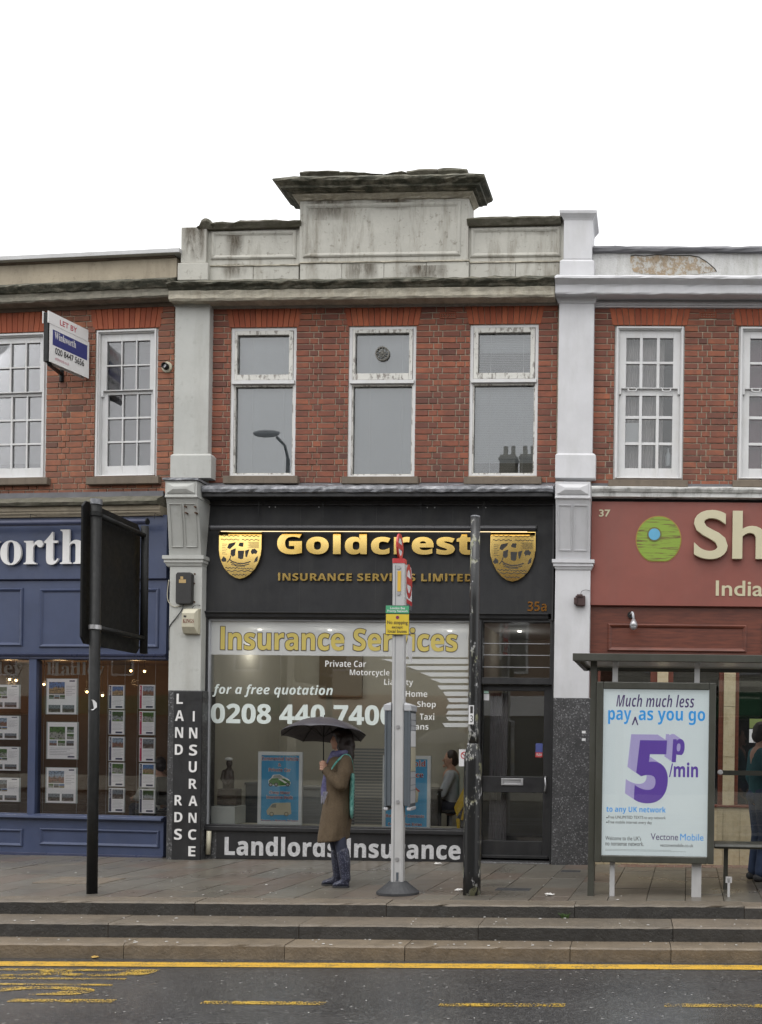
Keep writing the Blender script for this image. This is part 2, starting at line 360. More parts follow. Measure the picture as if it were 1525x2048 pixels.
def asphalt():
    g = N('wet_asphalt'); vo = g.n('ShaderNodeTexVoronoi', Scale=60.0); g.l(g.tc.outputs['Object'], vo.inputs['Vector']); x = g.n('ShaderNodeSeparateColor'); g.l(vo.outputs['Color'], x.inputs[0])
    cc = g.mix(g.ramp(g.noise(1.1, 5, .6, (.35, 1, 1)), .35, .7), (.030, .030, .032, 1), (.050, .049, .049, 1))
    cc = g.mix(g.mul(g.ramp(x.outputs[0], .5, 1.0), .6), cc, (.105, .104, .103, 1)); cc = g.mix(g.ramp(x.outputs[2], .7, 1.0, 0, .5), cc, (.012, .012, .013, 1)); cc = g.mix(g.ramp(x.outputs[1], .993, .998, 0, .7), cc, (.3, .29, .28, 1))
    g.color(cc); g.rough(g.ramp(g.noise(.9, 5, .6, (.3, 1, 1), off=(5, 1, 1)), .3, .7, .1, .36)); g.bump(g.mul(vo.outputs['Distance'], g.noise(60, 3), 'ADD'), .3, .005); return g.m
m_asph = asphalt()
def flag():
    g = N('wet_flagstone'); rnd = g.n('ShaderNodeObjectInfo').outputs['Random']
    cr = g.n('ShaderNodeValToRGB'); g.l(rnd, cr.inputs[0]); e = cr.color_ramp.elements; e[0].color = (.105, .094, .077, 1); e[1].color = (.143, .124, .098, 1)
    for p, c in ((.3, (.122, .113, .095, 1)), (.7, (.13, .11, .086, 1)), (.93, (.118, .09, .072, 1))): x = e.new(p); x.color = c
    cc = g.mix(g.ramp(g.noise(1.6, 6, .65), .35, .75, 0, .55), cr.outputs[0], (.06, .054, .047, 1)); cc = g.mix(g.ramp(g.noise(140, 2), .72, .8, 0, .3), cc, (.3, .28, .25, 1))
    g.color(cc); g.rough(g.ramp(g.noise(1.3, 4, off=(2, 2, 2)), .3, .7, .24, .5)); g.bump(g.noise(70, 5), .2, .004); return g.m
m_flag = flag()
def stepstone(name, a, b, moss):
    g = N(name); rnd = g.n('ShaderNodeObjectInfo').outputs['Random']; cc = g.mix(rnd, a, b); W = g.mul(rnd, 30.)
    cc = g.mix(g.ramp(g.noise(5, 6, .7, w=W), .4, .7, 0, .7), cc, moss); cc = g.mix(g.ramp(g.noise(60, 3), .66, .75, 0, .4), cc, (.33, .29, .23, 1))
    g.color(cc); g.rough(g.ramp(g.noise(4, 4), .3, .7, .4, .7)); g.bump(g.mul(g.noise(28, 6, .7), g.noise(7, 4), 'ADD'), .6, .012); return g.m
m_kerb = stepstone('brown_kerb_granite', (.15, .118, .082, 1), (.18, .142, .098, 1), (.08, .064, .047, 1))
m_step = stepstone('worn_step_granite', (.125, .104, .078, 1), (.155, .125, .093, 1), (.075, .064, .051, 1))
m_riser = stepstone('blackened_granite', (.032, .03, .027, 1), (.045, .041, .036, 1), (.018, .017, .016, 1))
m_gap = paint('joint_dirt', (.03, .027, .023, 1), .8, .2, 9)
def yellow():
    g = N('yellow_road_paint'); f = g.ramp(g.mul(g.noise(10, 6, .75, (.5, 1, 1)), g.noise(70, 3), 'ADD'), .98, 1.2); g.color(g.mix(f, (.56, .33, .035, 1), (.11, .085, .04, 1))); g.rough(.42); g.bump(g.noise(70, 3), .4, .005); return g.m
m_yel = yellow()
def yellow2():
    g = N('worn_yellow_road_paint'); tr = g.n('ShaderNodeBsdfTransparent'); f = g.ramp(g.mul(g.noise(9, 6, .75, (.5, 1, 1)), g.noise(75, 3), 'ADD'), .93, 1.06)
    g.color((.42, .27, .035, 1)); g.rough(.42); ms = g.n('ShaderNodeMixShader'); g.l(f, ms.inputs[0]); g.l(g.bs.outputs[0], ms.inputs[1]); g.l(tr.outputs[0], ms.inputs[2]); g.l(ms.outputs[0], g.out.inputs[0]); return g.m
m_yel2 = yellow2()
def flat(name, c, rough=.55, var=.06): return paint(name, c, rough, var, 5)
def lit(name, c, k=.34):                       # print in a back-lit poster case
    m_ = flat(name, c, .5, .03); bs = m_.node_tree.nodes['Principled BSDF']; bs.inputs['Emission Color'].default_value = c; bs.inputs['Emission Strength'].default_value = k; return m_

# ------------------------------------------------------------------ text
def mathy(s, st):
    if not st: return s
    if st == 'b': s = s.replace('I', 'l')
    up, lo, dg = {'b': (0x1d5d4, 0x1d5ee, 0x1d7ec), 's': (0x1d400, 0x1d41a, 0x1d7ce), 'i': (0x1d63c, 0x1d656, 0x1d7ec)}[st]
    return ''.join(chr(up + ord(c) - 65) if 'A' <= c <= 'Z' else chr(lo + ord(c) - 97) if 'a' <= c <= 'z' else chr(dg + ord(c) - 48) if '0' <= c <= '9' else c for c in s)
def glyphs(body, st=None, ext=0.0, off=0.0, shear=0.0, bevel=0.0, space=1.0):
    c = bpy.data.curves.new('lettering', 'FONT'); c.body = mathy(body, st); c.extrude = ext; c.offset = off; c.shear = shear; c.resolution_u = 5
    c.bevel_depth = bevel; c.bevel_resolution = 1; c.space_character = space
    o = bpy.data.objects.new('lettering', c); me = bpy.data.meshes.new_from_object(o)
    vs = [v.co.copy() for v in me.vertices]; fs = [list(p.vertices) for p in me.polygons]
    bpy.data.objects.remove(o); bpy.data.curves.remove(c); bpy.data.meshes.remove(me)
    return vs, fs
def bounds(vs): return min(v.x for v in vs), max(v.x for v in vs), min(v.y for v in vs), max(v.y for v in vs)
def text(body, pos, s0, s1, z0, z1, name, mat, parent, st=None, ext=0.0, off=0.0, shear=0.0, split=False, bevel=0.0, lift=0.0, fit=None, space=1.0):
    """pos(s, depth, z) -> world; the ink box of the text fills s0..s1 x z0..z1. ext = half thickness in metres. fit: substring whose ink fills the box (the rest hangs to the left)."""
    hz = z1 - z0
    vs, fs = glyphs(body, st, 0.0, off, shear, 0, space)
    x0, x1, y0, y1 = bounds(vs)
    if fit:
        fx0, fx1, fy0, fy1 = bounds(glyphs(fit, st, 0.0, off, shear, 0, space)[0]); kx = (s1 - s0) / (fx1 - fx0); kz = hz / (fy1 - fy0); x0 = x1 - (fx1 - fx0); y0, y1 = fy0, fy1
    else: kx = (s1 - s0) / max(x1 - x0, 1e-6); kz = hz / max(y1 - y0, 1e-6)
    if ext > 0: vs, fs = glyphs(body, st, ext, off, shear, bevel, space)
    W = [pos(s0 + (v.x - x0) * kx, v.z + lift, z0 + (v.y - y0) * kz) for v in vs]
    if not split:
        b = B(); b.add(W, fs); return b.build(name, mat, parent)
    par = list(range(len(vs)))
    def find(i):
        while par[i] != i: par[i] = par[par[i]]; i = par[i]
        return i
    for f in fs:
        for i in f[1:]: par[find(i)] = find(f[0])
    comp = {}
    for i in range(len(vs)): comp.setdefault(find(i), []).append(i)
    groups = []
    for k, ids in sorted(comp.items(), key=lambda t: min(vs[i].x for i in t[1])):
        a, c = min(vs[i].x for i in ids), max(vs[i].x for i in ids)
        if groups and a < groups[-1][1] - .35 * min(c - a, groups[-1][1] - groups[-1][0]): groups[-1][2].update(ids); groups[-1][1] = max(groups[-1][1], c)
        else: groups.append([a, c, set(ids)])
    out = []
    for a, c, ids in groups:
        idx = {i: k for k, i in enumerate(sorted(ids))}; b = B(); b.add([W[i] for i in sorted(ids)], [[idx[i] for i in f] for f in fs if f[0] in ids]); out.append(b.build(name, mat, parent))
    return out
def ftext(body, fr, u0, v0, u1, v1, d, name, mat, parent, **kw):
    s0, s1, z0, z1 = fr.rect(u0, v0, u1, v1, d)
    return text(body, lambda s, e, z: fr.w(s, d + e, z), s0, s1, z0, z1, name, mat, parent, **kw)

# ------------------------------------------------------------------ bricks
def unit_brick(m_mat):
    b = B(); q = .02; 
    b.loft([[(-.5, .5, -.5), (.5, .5, -.5), (.5, .5, .5), (-.5, .5, .5)], [(-.5, -.42, -.5), (.5, -.42, -.5), (.5, -.42, .5), (-.5, -.42, .5)], [(-.485, -.5, -.46), (.485, -.5, -.46), (.485, -.5, .46), (-.485, -.5, .46)]])
    o = b.build('brick_source', m_mat, None, loc=(0, 0, 0)); me = o.data; bpy.data.objects.remove(o); return me
ME_BRICK = {k: unit_brick(v[0]) for k, v in BRICKS.items()}
def lay_bricks(fr, s0, s1, z0, z1, holes, wall, base, limit=300, seed=1, kind='centre', course=.0758, skip=None):
    rnd = random.Random(seed); rows = []
    n = int(round((z1 - z0) / course)); ch = (z1 - z0) / n
    for k in range(n):
        za, zb = z0 + k * ch, z0 + (k + 1) * ch; segs = [(s0, s1)]
        for h in holes:
            if h[2] < (za + zb) / 2 < h[3]:
                new = []
                for a, b in segs:
                    if h[1] <= a or h[0] >= b: new.append((a, b)); continue
                    if h[0] > a + .02: new.append((a, h[0]))
                    if h[1] < b - .02: new.append((h[1], b))
                segs = new
        for a, b in segs:
            x = a - (.0 if k % 2 else .165); t = 0 if k % 2 else 1
            while x < b - .012:
                L_ = (.2155 if t % 2 == 0 else .1025); e = min(x + L_, b); st = max(x, a)
                if b - e < .04: e = b
                if e - st > .03: rows.append(((st + e) / 2, e - st - .002, (za + zb) / 2))
                elif rows and abs(rows[-1][2] - (za + zb) / 2) < .001 and e - st > 0: rows[-1] = (rows[-1][0] + (e - st) / 2, rows[-1][1] + (e - st), rows[-1][2])
                x = e + .0105 if e >= st else x + L_ + .0105; t += 1
    if skip: rows = [r for r in rows if not skip(r)]
    rnd.shuffle(rows); off = base
    joined = B()
    for i, (s, wd, z) in enumerate(rows):
        dd = rnd.uniform(-.0025, .0035); hh = ch - .0108 + rnd.uniform(-.0015, .0015)
        if i < limit:
            o = bpy.data.objects.new('brick', ME_BRICK[kind]); col.objects.link(o); o.parent = wall
            p = fr.w(s, -.05 + dd, z) - off
            o.matrix_basis = Matrix.Translation(p) @ Matrix.Rotation(fr.rz + rnd.uniform(-.008, .008), 4, 'Z') @ Matrix.Rotation(rnd.uniform(-.006, .006), 4, 'Y') @ Matrix.Diagonal((wd, .1, hh, 1))
        else: joined.fbox(fr, s - wd / 2, s + wd / 2, -.1 + dd, dd, z - hh / 2, z + hh / 2)
    if joined.v: joined.build('brickwork', BRICKS[kind][1], wall, bevel=.002, kind='stuff')
def flat_arch(fr, s0, s1, z0, z1, wall, n=13, seed=3):
    rnd = random.Random(seed); sk = .05; wd = (s1 - s0) / n
    for i in range(n):
        b = B(); g = .0035
        def X(k, top): return s0 + k * wd + (sk * (2 * k / n - 1) * .9 if top else -sk * (2 * k / n - 1) * .0)
        a0, a1, c0, c1 = X(i, 0) + g, X(i + 1, 0) - g, X(i, 1) + g, X(i + 1, 1) - g; d = .004 + rnd.uniform(-.002, .002)
        b.hexa([fr.w(a0, d, z0), fr.w(a1, d, z0), fr.w(a1, -.09, z0), fr.w(a0, -.09, z0), fr.w(c0, d, z1), fr.w(c1, d, z1), fr.w(c1, -.09, z1), fr.w(c0, -.09, z1)])
        b.build('arch_brick', m_arch, wall, bevel=.003)
def base_of(o): return o.location.copy()

# ================================================================== GROUND
Y1 = onground(760, 1808.5).y; Y2 = onground(760, 1851, .115).y; Y3 = onground(760, 1893, .24).y
XL, XR = -13.0, 6.0
def gbox(b, x0, x1, y0, y1, top, bot, jit=0.0, mi=0):
    z = lambda x, h: G(x) + h
    b.hexa([(x0, y0, z(x0, bot)), (x1, y0, z(x1, bot)), (x1, y1, z(x1, bot)), (x0, y1, z(x0, bot)), (x0, y0, z(x0, top)), (x1, y0, z(x1, top)), (x1, y1, z(x1, top)), (x0, y1, z(x0, top))], mi)
b = B(); D = 120.0
b.quad((-D, -D, G(-D) - .36), (D, -D, G(D) - .36), (D, D, G(D) - .36), (-D, D, G(-D) - .36))
road = b.build('road', m_asph, None, loc=(0, 0, -.36)); tag(road, 'wet dark asphalt road along the foot of the steps', None, None, 'structure')
def rpx(u, v): return onground(u, v, .36)
def strip(name, ua, va, ub, vb, wdt, mat, lift=.004, jag=0):
    p, q = rpx(ua, va), rpx(ub, vb); b = B(); n = 24
    for i in range(n):
        x0, x1 = p.x + (q.x - p.x) * i / n, p.x + (q.x - p.x) * (i + 1) / n; y0, y1 = p.y + (q.y - p.y) * i / n, p.y + (q.y - p.y) * (i + 1) / n
        b.quad((x0, y0 - wdt / 2, G(x0) - .36 + lift), (x1, y1 - wdt / 2, G(x1) - .36 + lift), (x1, y1 + wdt / 2, G(x1) - .36 + lift), (x0, y0 + wdt / 2, G(x0) - .36 + lift))
    return b.build(name, mat, road)
strip('kerbside_yellow_line', -400, 1926.5, 1950, 1938.5, .175, m_yel)
for ua, va, ub, vb in ((-330, 2000, -150, 2001), (20, 2002, 228, 2003.5), (403, 2006.3, 650, 2008.3), (879, 2010.8, 1131, 2011.8), (1329, 2011.8, 1580, 2013.5)):
    strip('yellow_dash', ua, va, ub, vb, .085, m_yel2)
xt = rpx(300, 1942).x
for ch, va, vb, ut in (('B', 1939.5, 1955.5, 306), ('U', 1957.5, 1972.5, 240), ('S', 1974.5, 1993, 190)):
    ya, yb = rpx(150, va).y, rpx(150, vb).y; xt = rpx(ut, (va + vb) / 2).x
    text(ch, lambda s, e, z: Vector((z, -s, G(z) - .36 + .005)), -ya, -yb, xt - 1.55, xt, 'road_letter', m_yel2, road, off=.012)
pave = B(); gbox(pave, XL, XR, Y1 + .02, 22.0, -.05, -.5)
pavement = pave.build('pavement', m_gap, None, loc=(-3, 11, 0)); tag(pavement, 'wet flagstone pavement above the three steps', None, None, 'structure')
def course(name, joints, y0, y1, top, bot, mat, parent, seed, riser):
    rnd = random.Random(seed)
    for a, c in zip(joints, joints[1:]):
        b = B(); n = max(2, int((c - a) / .07)); g = .003
        def row(y, h, amp): return [Vector((a + g + (c - a - 2 * g) * i / n, y + rnd.uniform(-amp, amp) * (3 if rnd.random() < .12 else 1), G(a + (c - a) * i / n) + h + rnd.uniform(-amp, amp) * .6)) for i in range(n + 1)]
        dz = rnd.uniform(-.004, .004); q = .014
        rings = [row(y0 + .004, bot, .0), row(y0 + rnd.uniform(-.004, .004), top - q + dz, .004), row(y0 + q, top + dz, .004), row(y1, top + dz, .0), row(y1, bot, .0)]
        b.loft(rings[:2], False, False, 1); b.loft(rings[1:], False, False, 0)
        for i in (0, n): b.add([r[i] for r in rings], [tuple(range(5))])
        o = b.build(name, [mat, riser], parent, smooth=False)
def jx(us, v, Y): return [at(u, v, Y).x for u in us]
steps = B(); gbox(steps, XL, XR, Y2 + .03, Y1 + .35, -.18, -.5); gbox(steps, XL, XR, Y3 + .03, Y2 + .4, -.30, -.5)
stepso = steps.build('kerb_steps', m_gap, None, loc=(-3, Y2, -.36)); tag(stepso, 'flight of long worn granite kerb steps between road and pavement', None, None, 'structure')
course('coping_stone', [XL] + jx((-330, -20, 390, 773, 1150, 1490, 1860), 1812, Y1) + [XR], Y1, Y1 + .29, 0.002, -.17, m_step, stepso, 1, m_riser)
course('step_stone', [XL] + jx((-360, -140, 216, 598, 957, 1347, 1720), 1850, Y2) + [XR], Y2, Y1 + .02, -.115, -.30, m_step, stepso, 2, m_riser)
course('kerb_stone', [XL] + jx((-300, -60, 247, 569, 810, 1141, 1343, 1650), 1893, Y3) + [XR], Y3, Y2 + .02, -.24, -.52, m_kerb, stepso, 3, m_kerb)
def clip(poly, f):                        # keep f(p) >= 0
    out = []
    for i, p in enumerate(poly):
        q = poly[(i + 1) % len(poly)]; a, c = f(p), f(q)
        if a >= 0: out.append(p)
        if (a >= 0) != (c >= 0): out.append(p + (q - p) * (a / (a - c)))
    return out
rnd = random.Random(11); sw = .365; Ycop = Y1 + .296
s = C.S(-330, 1760); sEnd = C.S(1960, 1760)
while s < sEnd:
    d = 4.2 - rnd.choice((0, .2, .45, .62))
    while d > -1.4:
        ln = rnd.choice((.6, .9, .9, .75)); g = .003
        poly = [C.w(s + g, d - g, 0), C.w(s + sw - g, d - g, 0), C.w(s + sw - g, d - ln + g, 0), C.w(s + g, d - ln + g, 0)]
        poly = clip(poly, lambda p: p.y - Ycop)
        if len(poly) >= 3:
            dz = rnd.uniform(-.003, .003); tl = rnd.uniform(-.004, .004)
            cx = sum(p.x for p in poly) / len(poly)
            b = B(); b.prism([Vector((p.x, p.y, G(p.x) - .06)) for p in poly], (0, 0, .06 + dz)); b.build('paving_slab', m_flag, pavement, bevel=.003)
        d -= ln
    s += sw
# reddish paver strip in front of the restaurant
m_paver = stepstone('red_paver', (.16, .075, .055, 1), (.2, .14, .11, 1), (.08, .06, .05, 1))
for i in range(17):
    for k in range(2):
        s0 = R.S(1236 + i * 19 + k * 6, 1741 - 7 * k, .25); b = B(); d1 = .33 - k * .17
        x = R.w(s0, d1, 0).x; b.fbox(R, s0, s0 + .105, d1 - .16, d1, G(x) - .03, G(x) + .006); b.build('red_paver', m_paver, pavement, bevel=.003)
b = B(); p = onground(1025, 1783); 
b.fbox(C, C.S(992, 1783, 2.45), C.S(1060, 1783, 2.45), 2.33, 2.5, G(p.x) - .02, G(p.x) + .006); 
drain = b.build('iron_cover', m_rubber, pavement, bevel=.002)
b = B(); p = onground(1140, 1745); sm = C.S(1122, 1744, .9); b.fbox(C, sm, sm + .22, .75, .9, G(p.x) - .02, G(p.x) + .006); b.build('iron_cover', m_rubber, pavement, bevel=.002)
b = B(); sm = C.S(100, 1780, 2.2); b.fbox(C, sm, sm + .72, 2.02, 2.5, G(-5) - .03, G(-5.6) + .0065); b.build('patch_slab', m_step, pavement, bevel=.003)

# ================================================================== shared building pieces
def sash(fr, bld, u0, v0, u1, v1, cols, rows, label=None, horns=False, sill=None, d=-.03, lowd=-.06, handles=False, glassm=None):
    """white box-sash window: frame ring, two sashes with bars, every light a pane of its own"""
    s0, s1, z0, z1 = fr.rect(u0, v0, u1, v1, d)
    b = B(); gs = [fr.S(c, (v0 + v1) / 2, lowd) for c in (cols[0][0], cols[-1][1])]; gz0, gz1 = fr.Z((u0 + u1) / 2, rows[-1][1], lowd), fr.Z((u0 + u1) / 2, rows[0][0], lowd)
    fw = .055
    b.grid(fr, s0, s1, z0, z1, -.14, d, [(s0 + fw, s1 - fw, z0 + .03, z1 - fw)])
    b.grid(fr, s0 + fw * .35, s1 - fw * .35, z0 + .01, z1 - fw * .35, -.14, d + .022, [(s0 + fw * .8, s1 - fw * .8, z0 + .02, z1 - fw * .8)])
    win = b.build('window', m_wwood, bld, bevel=.004)
    if label: win['label'] = label
    b = B(); mid = [i for i in range(len(rows) - 1) if rows[i + 1][0] - rows[i][1] > 6][0]
    zr1, zr0 = fr.Z((u0 + u1) / 2, rows[mid][1], lowd), fr.Z((u0 + u1) / 2, rows[mid + 1][0], lowd)
    holes = [(fr.S(c0, (v0 + v1) / 2, lowd), fr.S(c1, (v0 + v1) / 2, lowd), fr.Z((u0 + u1) / 2, r1, lowd), fr.Z((u0 + u1) / 2, r0, lowd)) for c0, c1 in cols for r0, r1 in rows]
    up = [h for h in holes if h[2] > zr0]; lo = [h for h in holes if h[2] <= zr0]
    b.grid(fr, s0 + fw, s1 - fw, zr1 - .012, z1 - fw, -.095, lowd, up)
    b2 = B(); b2.grid(fr, s0 + fw, s1 - fw, z0 + .03, zr1 - .014, -.13, lowd - .035, lo)
    b.build('upper_sash', m_wwood, win, bevel=.003); b2.build('lower_sash', m_wwood, win, bevel=.003)
    for h in holes:
        b = B(); dd = -.08 if h in up else -.115; b.fbox(fr, h[0] - .004, h[1] + .004, dd - .004, dd, h[2] - .004, h[3] + .004); b.build('pane', glassm or m_glassu, win)
    if horns:
        for x in (s0 + fw, s1 - fw - .03): b = B(); b.fbox(fr, x, x + .03, -.1, lowd + .004, zr1 - .085, zr1 - .01); b.build('sash_horn', m_wwood, win, bevel=.006)
    if handles:
        for f in (.22, .78):
            x = s0 + fw + (s1 - s0 - 2 * fw) * f; b = B(); z = zr1 - .012
            b.tube([fr.w(x - .05, lowd - .01, z), fr.w(x - .05, lowd + .02, z - .03), fr.w(x - .03, lowd + .03, z - .045), fr.w(x + .03, lowd + .03, z - .045), fr.w(x + .05, lowd + .02, z - .03), fr.w(x + .05, lowd - .01, z)], .008, 8); b.build('sash_handle', m_wwood, win, smooth=True)
    if sill:
        b = B(); a, c, e, f = fr.rect(*sill, .07); b.fbox(fr, a, c, -.15, .07, e, f); b.build('sill', m_sill, win, bevel=.006)
    return win, (s0, s1, z0, z1)
def blind(fr, win, s0, s1, z0, z1, d, mat, pitch=.024, tilt=.75, gap=None):
    b = B(); z = z0; hw = .0125
    while z < z1:
        a = tilt
        if gap: a = gap(z)
        dy, dz = hw * math.cos(a), hw * math.sin(a)
        b.quad(fr.w(s0, d + dy, z - dz), fr.w(s1, d + dy, z - dz), fr.w(s1, d - dy, z + dz), fr.w(s0, d - dy, z + dz)); z += pitch
    return b.build('venetian_blind', mat, win, kind='stuff')
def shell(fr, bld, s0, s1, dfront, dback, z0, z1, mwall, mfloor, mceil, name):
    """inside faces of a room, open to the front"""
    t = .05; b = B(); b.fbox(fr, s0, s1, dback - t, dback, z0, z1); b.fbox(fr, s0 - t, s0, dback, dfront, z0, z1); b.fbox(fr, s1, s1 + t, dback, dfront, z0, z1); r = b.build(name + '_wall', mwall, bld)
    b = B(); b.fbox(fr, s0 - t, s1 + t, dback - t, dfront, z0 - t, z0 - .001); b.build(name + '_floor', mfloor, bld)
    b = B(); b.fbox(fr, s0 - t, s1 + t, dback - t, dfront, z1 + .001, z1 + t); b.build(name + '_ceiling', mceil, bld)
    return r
def raised(fr, parent, u0, v0, u1, v1, d, wd, h, mat, name='panel_moulding'):
    b = B(); b.panel(fr, *fr.rect(u0, v0, u1, v1, d), d, wd, h); return b.build(name, mat, parent)

# ================================================================== CENTRAL BUILDING
CB = thing('brick_shop', 'red brick building with black insurance shopfront below a pale grey panelled parapet', 'building', C.w(0, 0, 0)); cb0 = CB.location.copy()
a_l, a_r = C.S(420, 800), C.S(1114, 800)
zb0, zb1 = C.Z(760, 978), C.Z(760, 613)
W1 = C.rect(463, 654.5, 593, 951, 0); W2 = C.rect(698, 651.5, 832.5, 953, 0); W3 = C.rect(940.5, 648, 1077, 951, 0)
# brick opening uses the verticals half-way up
W1 = (C.S(460.5, 800), C.S(591.5, 800), W1[2], W1[3]); W2 = (C.S(696.5, 800), C.S(831, 800), W2[2], W2[3]); W3 = (C.S(939, 800), C.S(1076, 800), W3[2], W3[3])
holes = [W1, W2, W3]
b = B(); b.grid(C, a_l - .1, a_r + .1, zb0, zb1 + .1, -.22, -.011, holes); wallC = b.build('brick_wall', m_mortar, CB)
arch = []
for wv in holes:
    z0 = wv[3]; z1 = zb1 - .004; arch.append((wv[0] - .02, wv[1] + .03, z0 - .002, z1))
ab = C.rect(880, 624, 913, 636.5)
lay_bricks(C, a_l, a_r, zb0, zb1 - .004, holes + arch + [ab], wallC, cb0, 300, 5)
for i, a in enumerate(arch): flat_arch(C, a[0], a[1], a[2] + .004, a[3], wallC, 13, i)
m_terra = flat('terracotta', (.25, .075, .04, 1), .85, .15)
def airbrick(fr, rc, wall):
    s0, s1, z0, z1 = rc; hs = [(s0 + (s1 - s0) * (.1 + .145 * i), s0 + (s1 - s0) * (.1 + .145 * i + .075), z0 + (z1 - z0) * (.18 + .36 * k), z0 + (z1 - z0) * (.18 + .36 * k + .22)) for i in range(6) for k in range(2)]
    b = B(); b.grid(fr, s0, s1, z0, z1, -.07, .002, hs); b.fbox(fr, s0, s1, -.075, -.06, z0, z1, 1); b.build('air_brick', [m_terra, m_gap], wall)
airbrick(C, ab, wallC)
def casement(win_rc, up, tr, lo, sill, label, vent=None, gapf=None, pitch=.02):
    s0, s1, z0, z1 = win_rc; um = (up[0] + up[2]) / 2; d = -.02
    b = B(); zt0, zt1 = C.Z(um, tr[1], d), C.Z(um, tr[0], d); fw = .042
    b.grid(C, s0, s1, z0, z1, -.13, d, [(s0 + fw, s1 - fw, zt1, z1 - fw * .8), (s0 + fw * .9, s1 - fw * .9, z0 + .02, zt0)])
    b.fbox(C, s0 + .02, s1 - .02, -.12, d + .03, zt0 + .006, zt1 - .004)
    win = b.build('window', m_wwood, CB, bevel=.004); win['label'] = label
    g = C.rect(*up, -.03); o = (s0 + fw + .004, s1 - fw - .004, zt1 + .004, z1 - fw * .8 - .004); b = B(); b.grid(C, o[0], o[1], o[2], o[3], -.09, d + .012, [g]); b.build('casement', m_peel, win, bevel=.005)
    b = B(); b.fbox(C, g[0] - .006, g[1] + .006, -.056, -.05, g[2] - .006, g[3] + .006); b.build('pane', m_glassu, win)
    l = (s0 + fw * .9, s1 - fw * .9, z0 + .02, zt0); b = B(); b.fbox(C, l[0] - .006, l[1] + .006, -.076, -.07, l[2] - .006, l[3] + .006); b.build('pane', m_glassu, win)
    b = B(); b.grid(C, l[0] - .003, l[1] + .003, l[2] - .003, l[3] + .004, -.09, d - .012, [(l[0] + .016, l[1] - .016, l[2] + .02, l[3] - .016)]); b.build('glazing_bead', m_peel, win, bevel=.003)
    blind(C, win, s0 + .03, s1 - .03, z0 + .03, z1 - .05, -.15, m_blind, pitch, 1.2, gapf)
    for f_ in (.28, .76): b = B(); x = s0 + (s1 - s0) * f_; b.tube([C.w(x, -.132, z0 + .03), C.w(x, -.132, z1 - .05)], .003, 5); b.build('blind_cord', m_wwood, win)
    a, c, e, f = C.rect(*sill, .075); b = B(); b.fbox(C, a, c, -.15, .075, e, f); b.build('sill', m_sill, win, bevel=.006)
    if vent:
        u, v, r = vent; cs, cz = C.px(u, v, -.04); rr = r / 160.0; b = B(); n = 28
        ring = lambda q, dd: [C.w(cs + q * math.cos(2 * math.pi * i / n), dd, cz + q * math.sin(2 * math.pi * i / n)) for i in range(n)]
        b.loft([ring(rr, -.055), ring(rr, -.03), ring(rr * .86, -.022), ring(rr * .8, -.03), ring(rr * .8, -.055)], False)
        for k in range(12):
            t = 2 * math.pi * k / 12; b.tube([C.w(cs, -.03, cz), C.w(cs + rr * .82 * math.cos(t), -.03, cz + rr * .82 * math.sin(t))], .007, 6)
        b.loft([ring(rr * .18, -.05), ring(rr * .18, -.018)]); b.build('extractor_vent', flat('vent_grey_plastic', (.17, .165, .145, 1)), win, smooth=True)
        for du, ln in ((-6, 20), (8, 34)):
            b = B(); s_, z_ = C.px(u + du, v + r, -.1); b.tube([C.w(s_, -.1, z_), C.w(s_, -.1, z_ - ln / 160.0)], .002, 5); b.ball(C.w(s_, -.1, z_ - ln / 160.0), .006); b.build('pull_cord', m_blind, win)
    return win
wn1 = casement(W1, (476, 671, 579.5, 750), (761, 770), None, (445.5, 951, 595, 966.5), 'left window of three, one plain top light')
wn2 = casement(W2, (711.5, 667, 819.5, 747.5), (760.5, 769), None, (683, 952.5, 836, 967), 'middle window of three, round extractor vent in the top light', vent=(765.5, 707.5, 14.7))
z_open = C.Z(1008, 918); z_up0, z_up1 = C.Z(1008, 747), C.Z(1008, 712)
wn3 = casement(W3, (957.5, 666, 1062, 746.5), (758.5, 767), None, (927.5, 953, 1083, 968), 'right window of three, blind slats open along the bottom', gapf=lambda z: .25 if z < z_open or z_up0 < z < z_up1 + .1 else 1.2, pitch=.022)
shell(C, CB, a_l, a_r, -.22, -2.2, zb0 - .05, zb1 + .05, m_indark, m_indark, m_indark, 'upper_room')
# --- pilaster, left (grey)
def pil(fr, bld, u0, u1, vt, vb, d, mat, name, vm=None):
    s0, s1, z0, z1 = fr.rect(u0, vt, u1, vb, d); b = B(); b.fbox(fr, s0, s1, -.2, d, z0, z1); return b.build(name, mat, bld, bevel=.008)
zc_ = lambda v, u=760, d=0.0, fr=C: fr.Z(u, v, d)
pil(C, CB, 349, 418, 610, 908, .10, m_stuccog, 'pilaster')
s0, s1, z0, z1 = C.rect(340.5, 906, 422.5, 956, .13); b = B(); b.mould(C, s0, s1, -.2, .13, [(0, z0), (0, z1 - .03), (-.012, z1 - .015), (-.03, z1)]); b.build('pilaster_base', m_stuccog, CB, bevel=.005)
s0, s1 = C.S(351, 605, .1), C.S(418, 605, .1); z0, z1 = C.Z(384, 613, .1), C.Z(384, 597, .14)
b = B(); b.mould(C, s0, s1, -.2, .10, [(.0, z0), (.012, z0 + .004), (.012, z0 + .025), (.022, z0 + .03), (.03, z0 + .06), (.045, z0 + .075), (.045, z1)]); b.build('pilaster_cap', m_stuccog, CB)
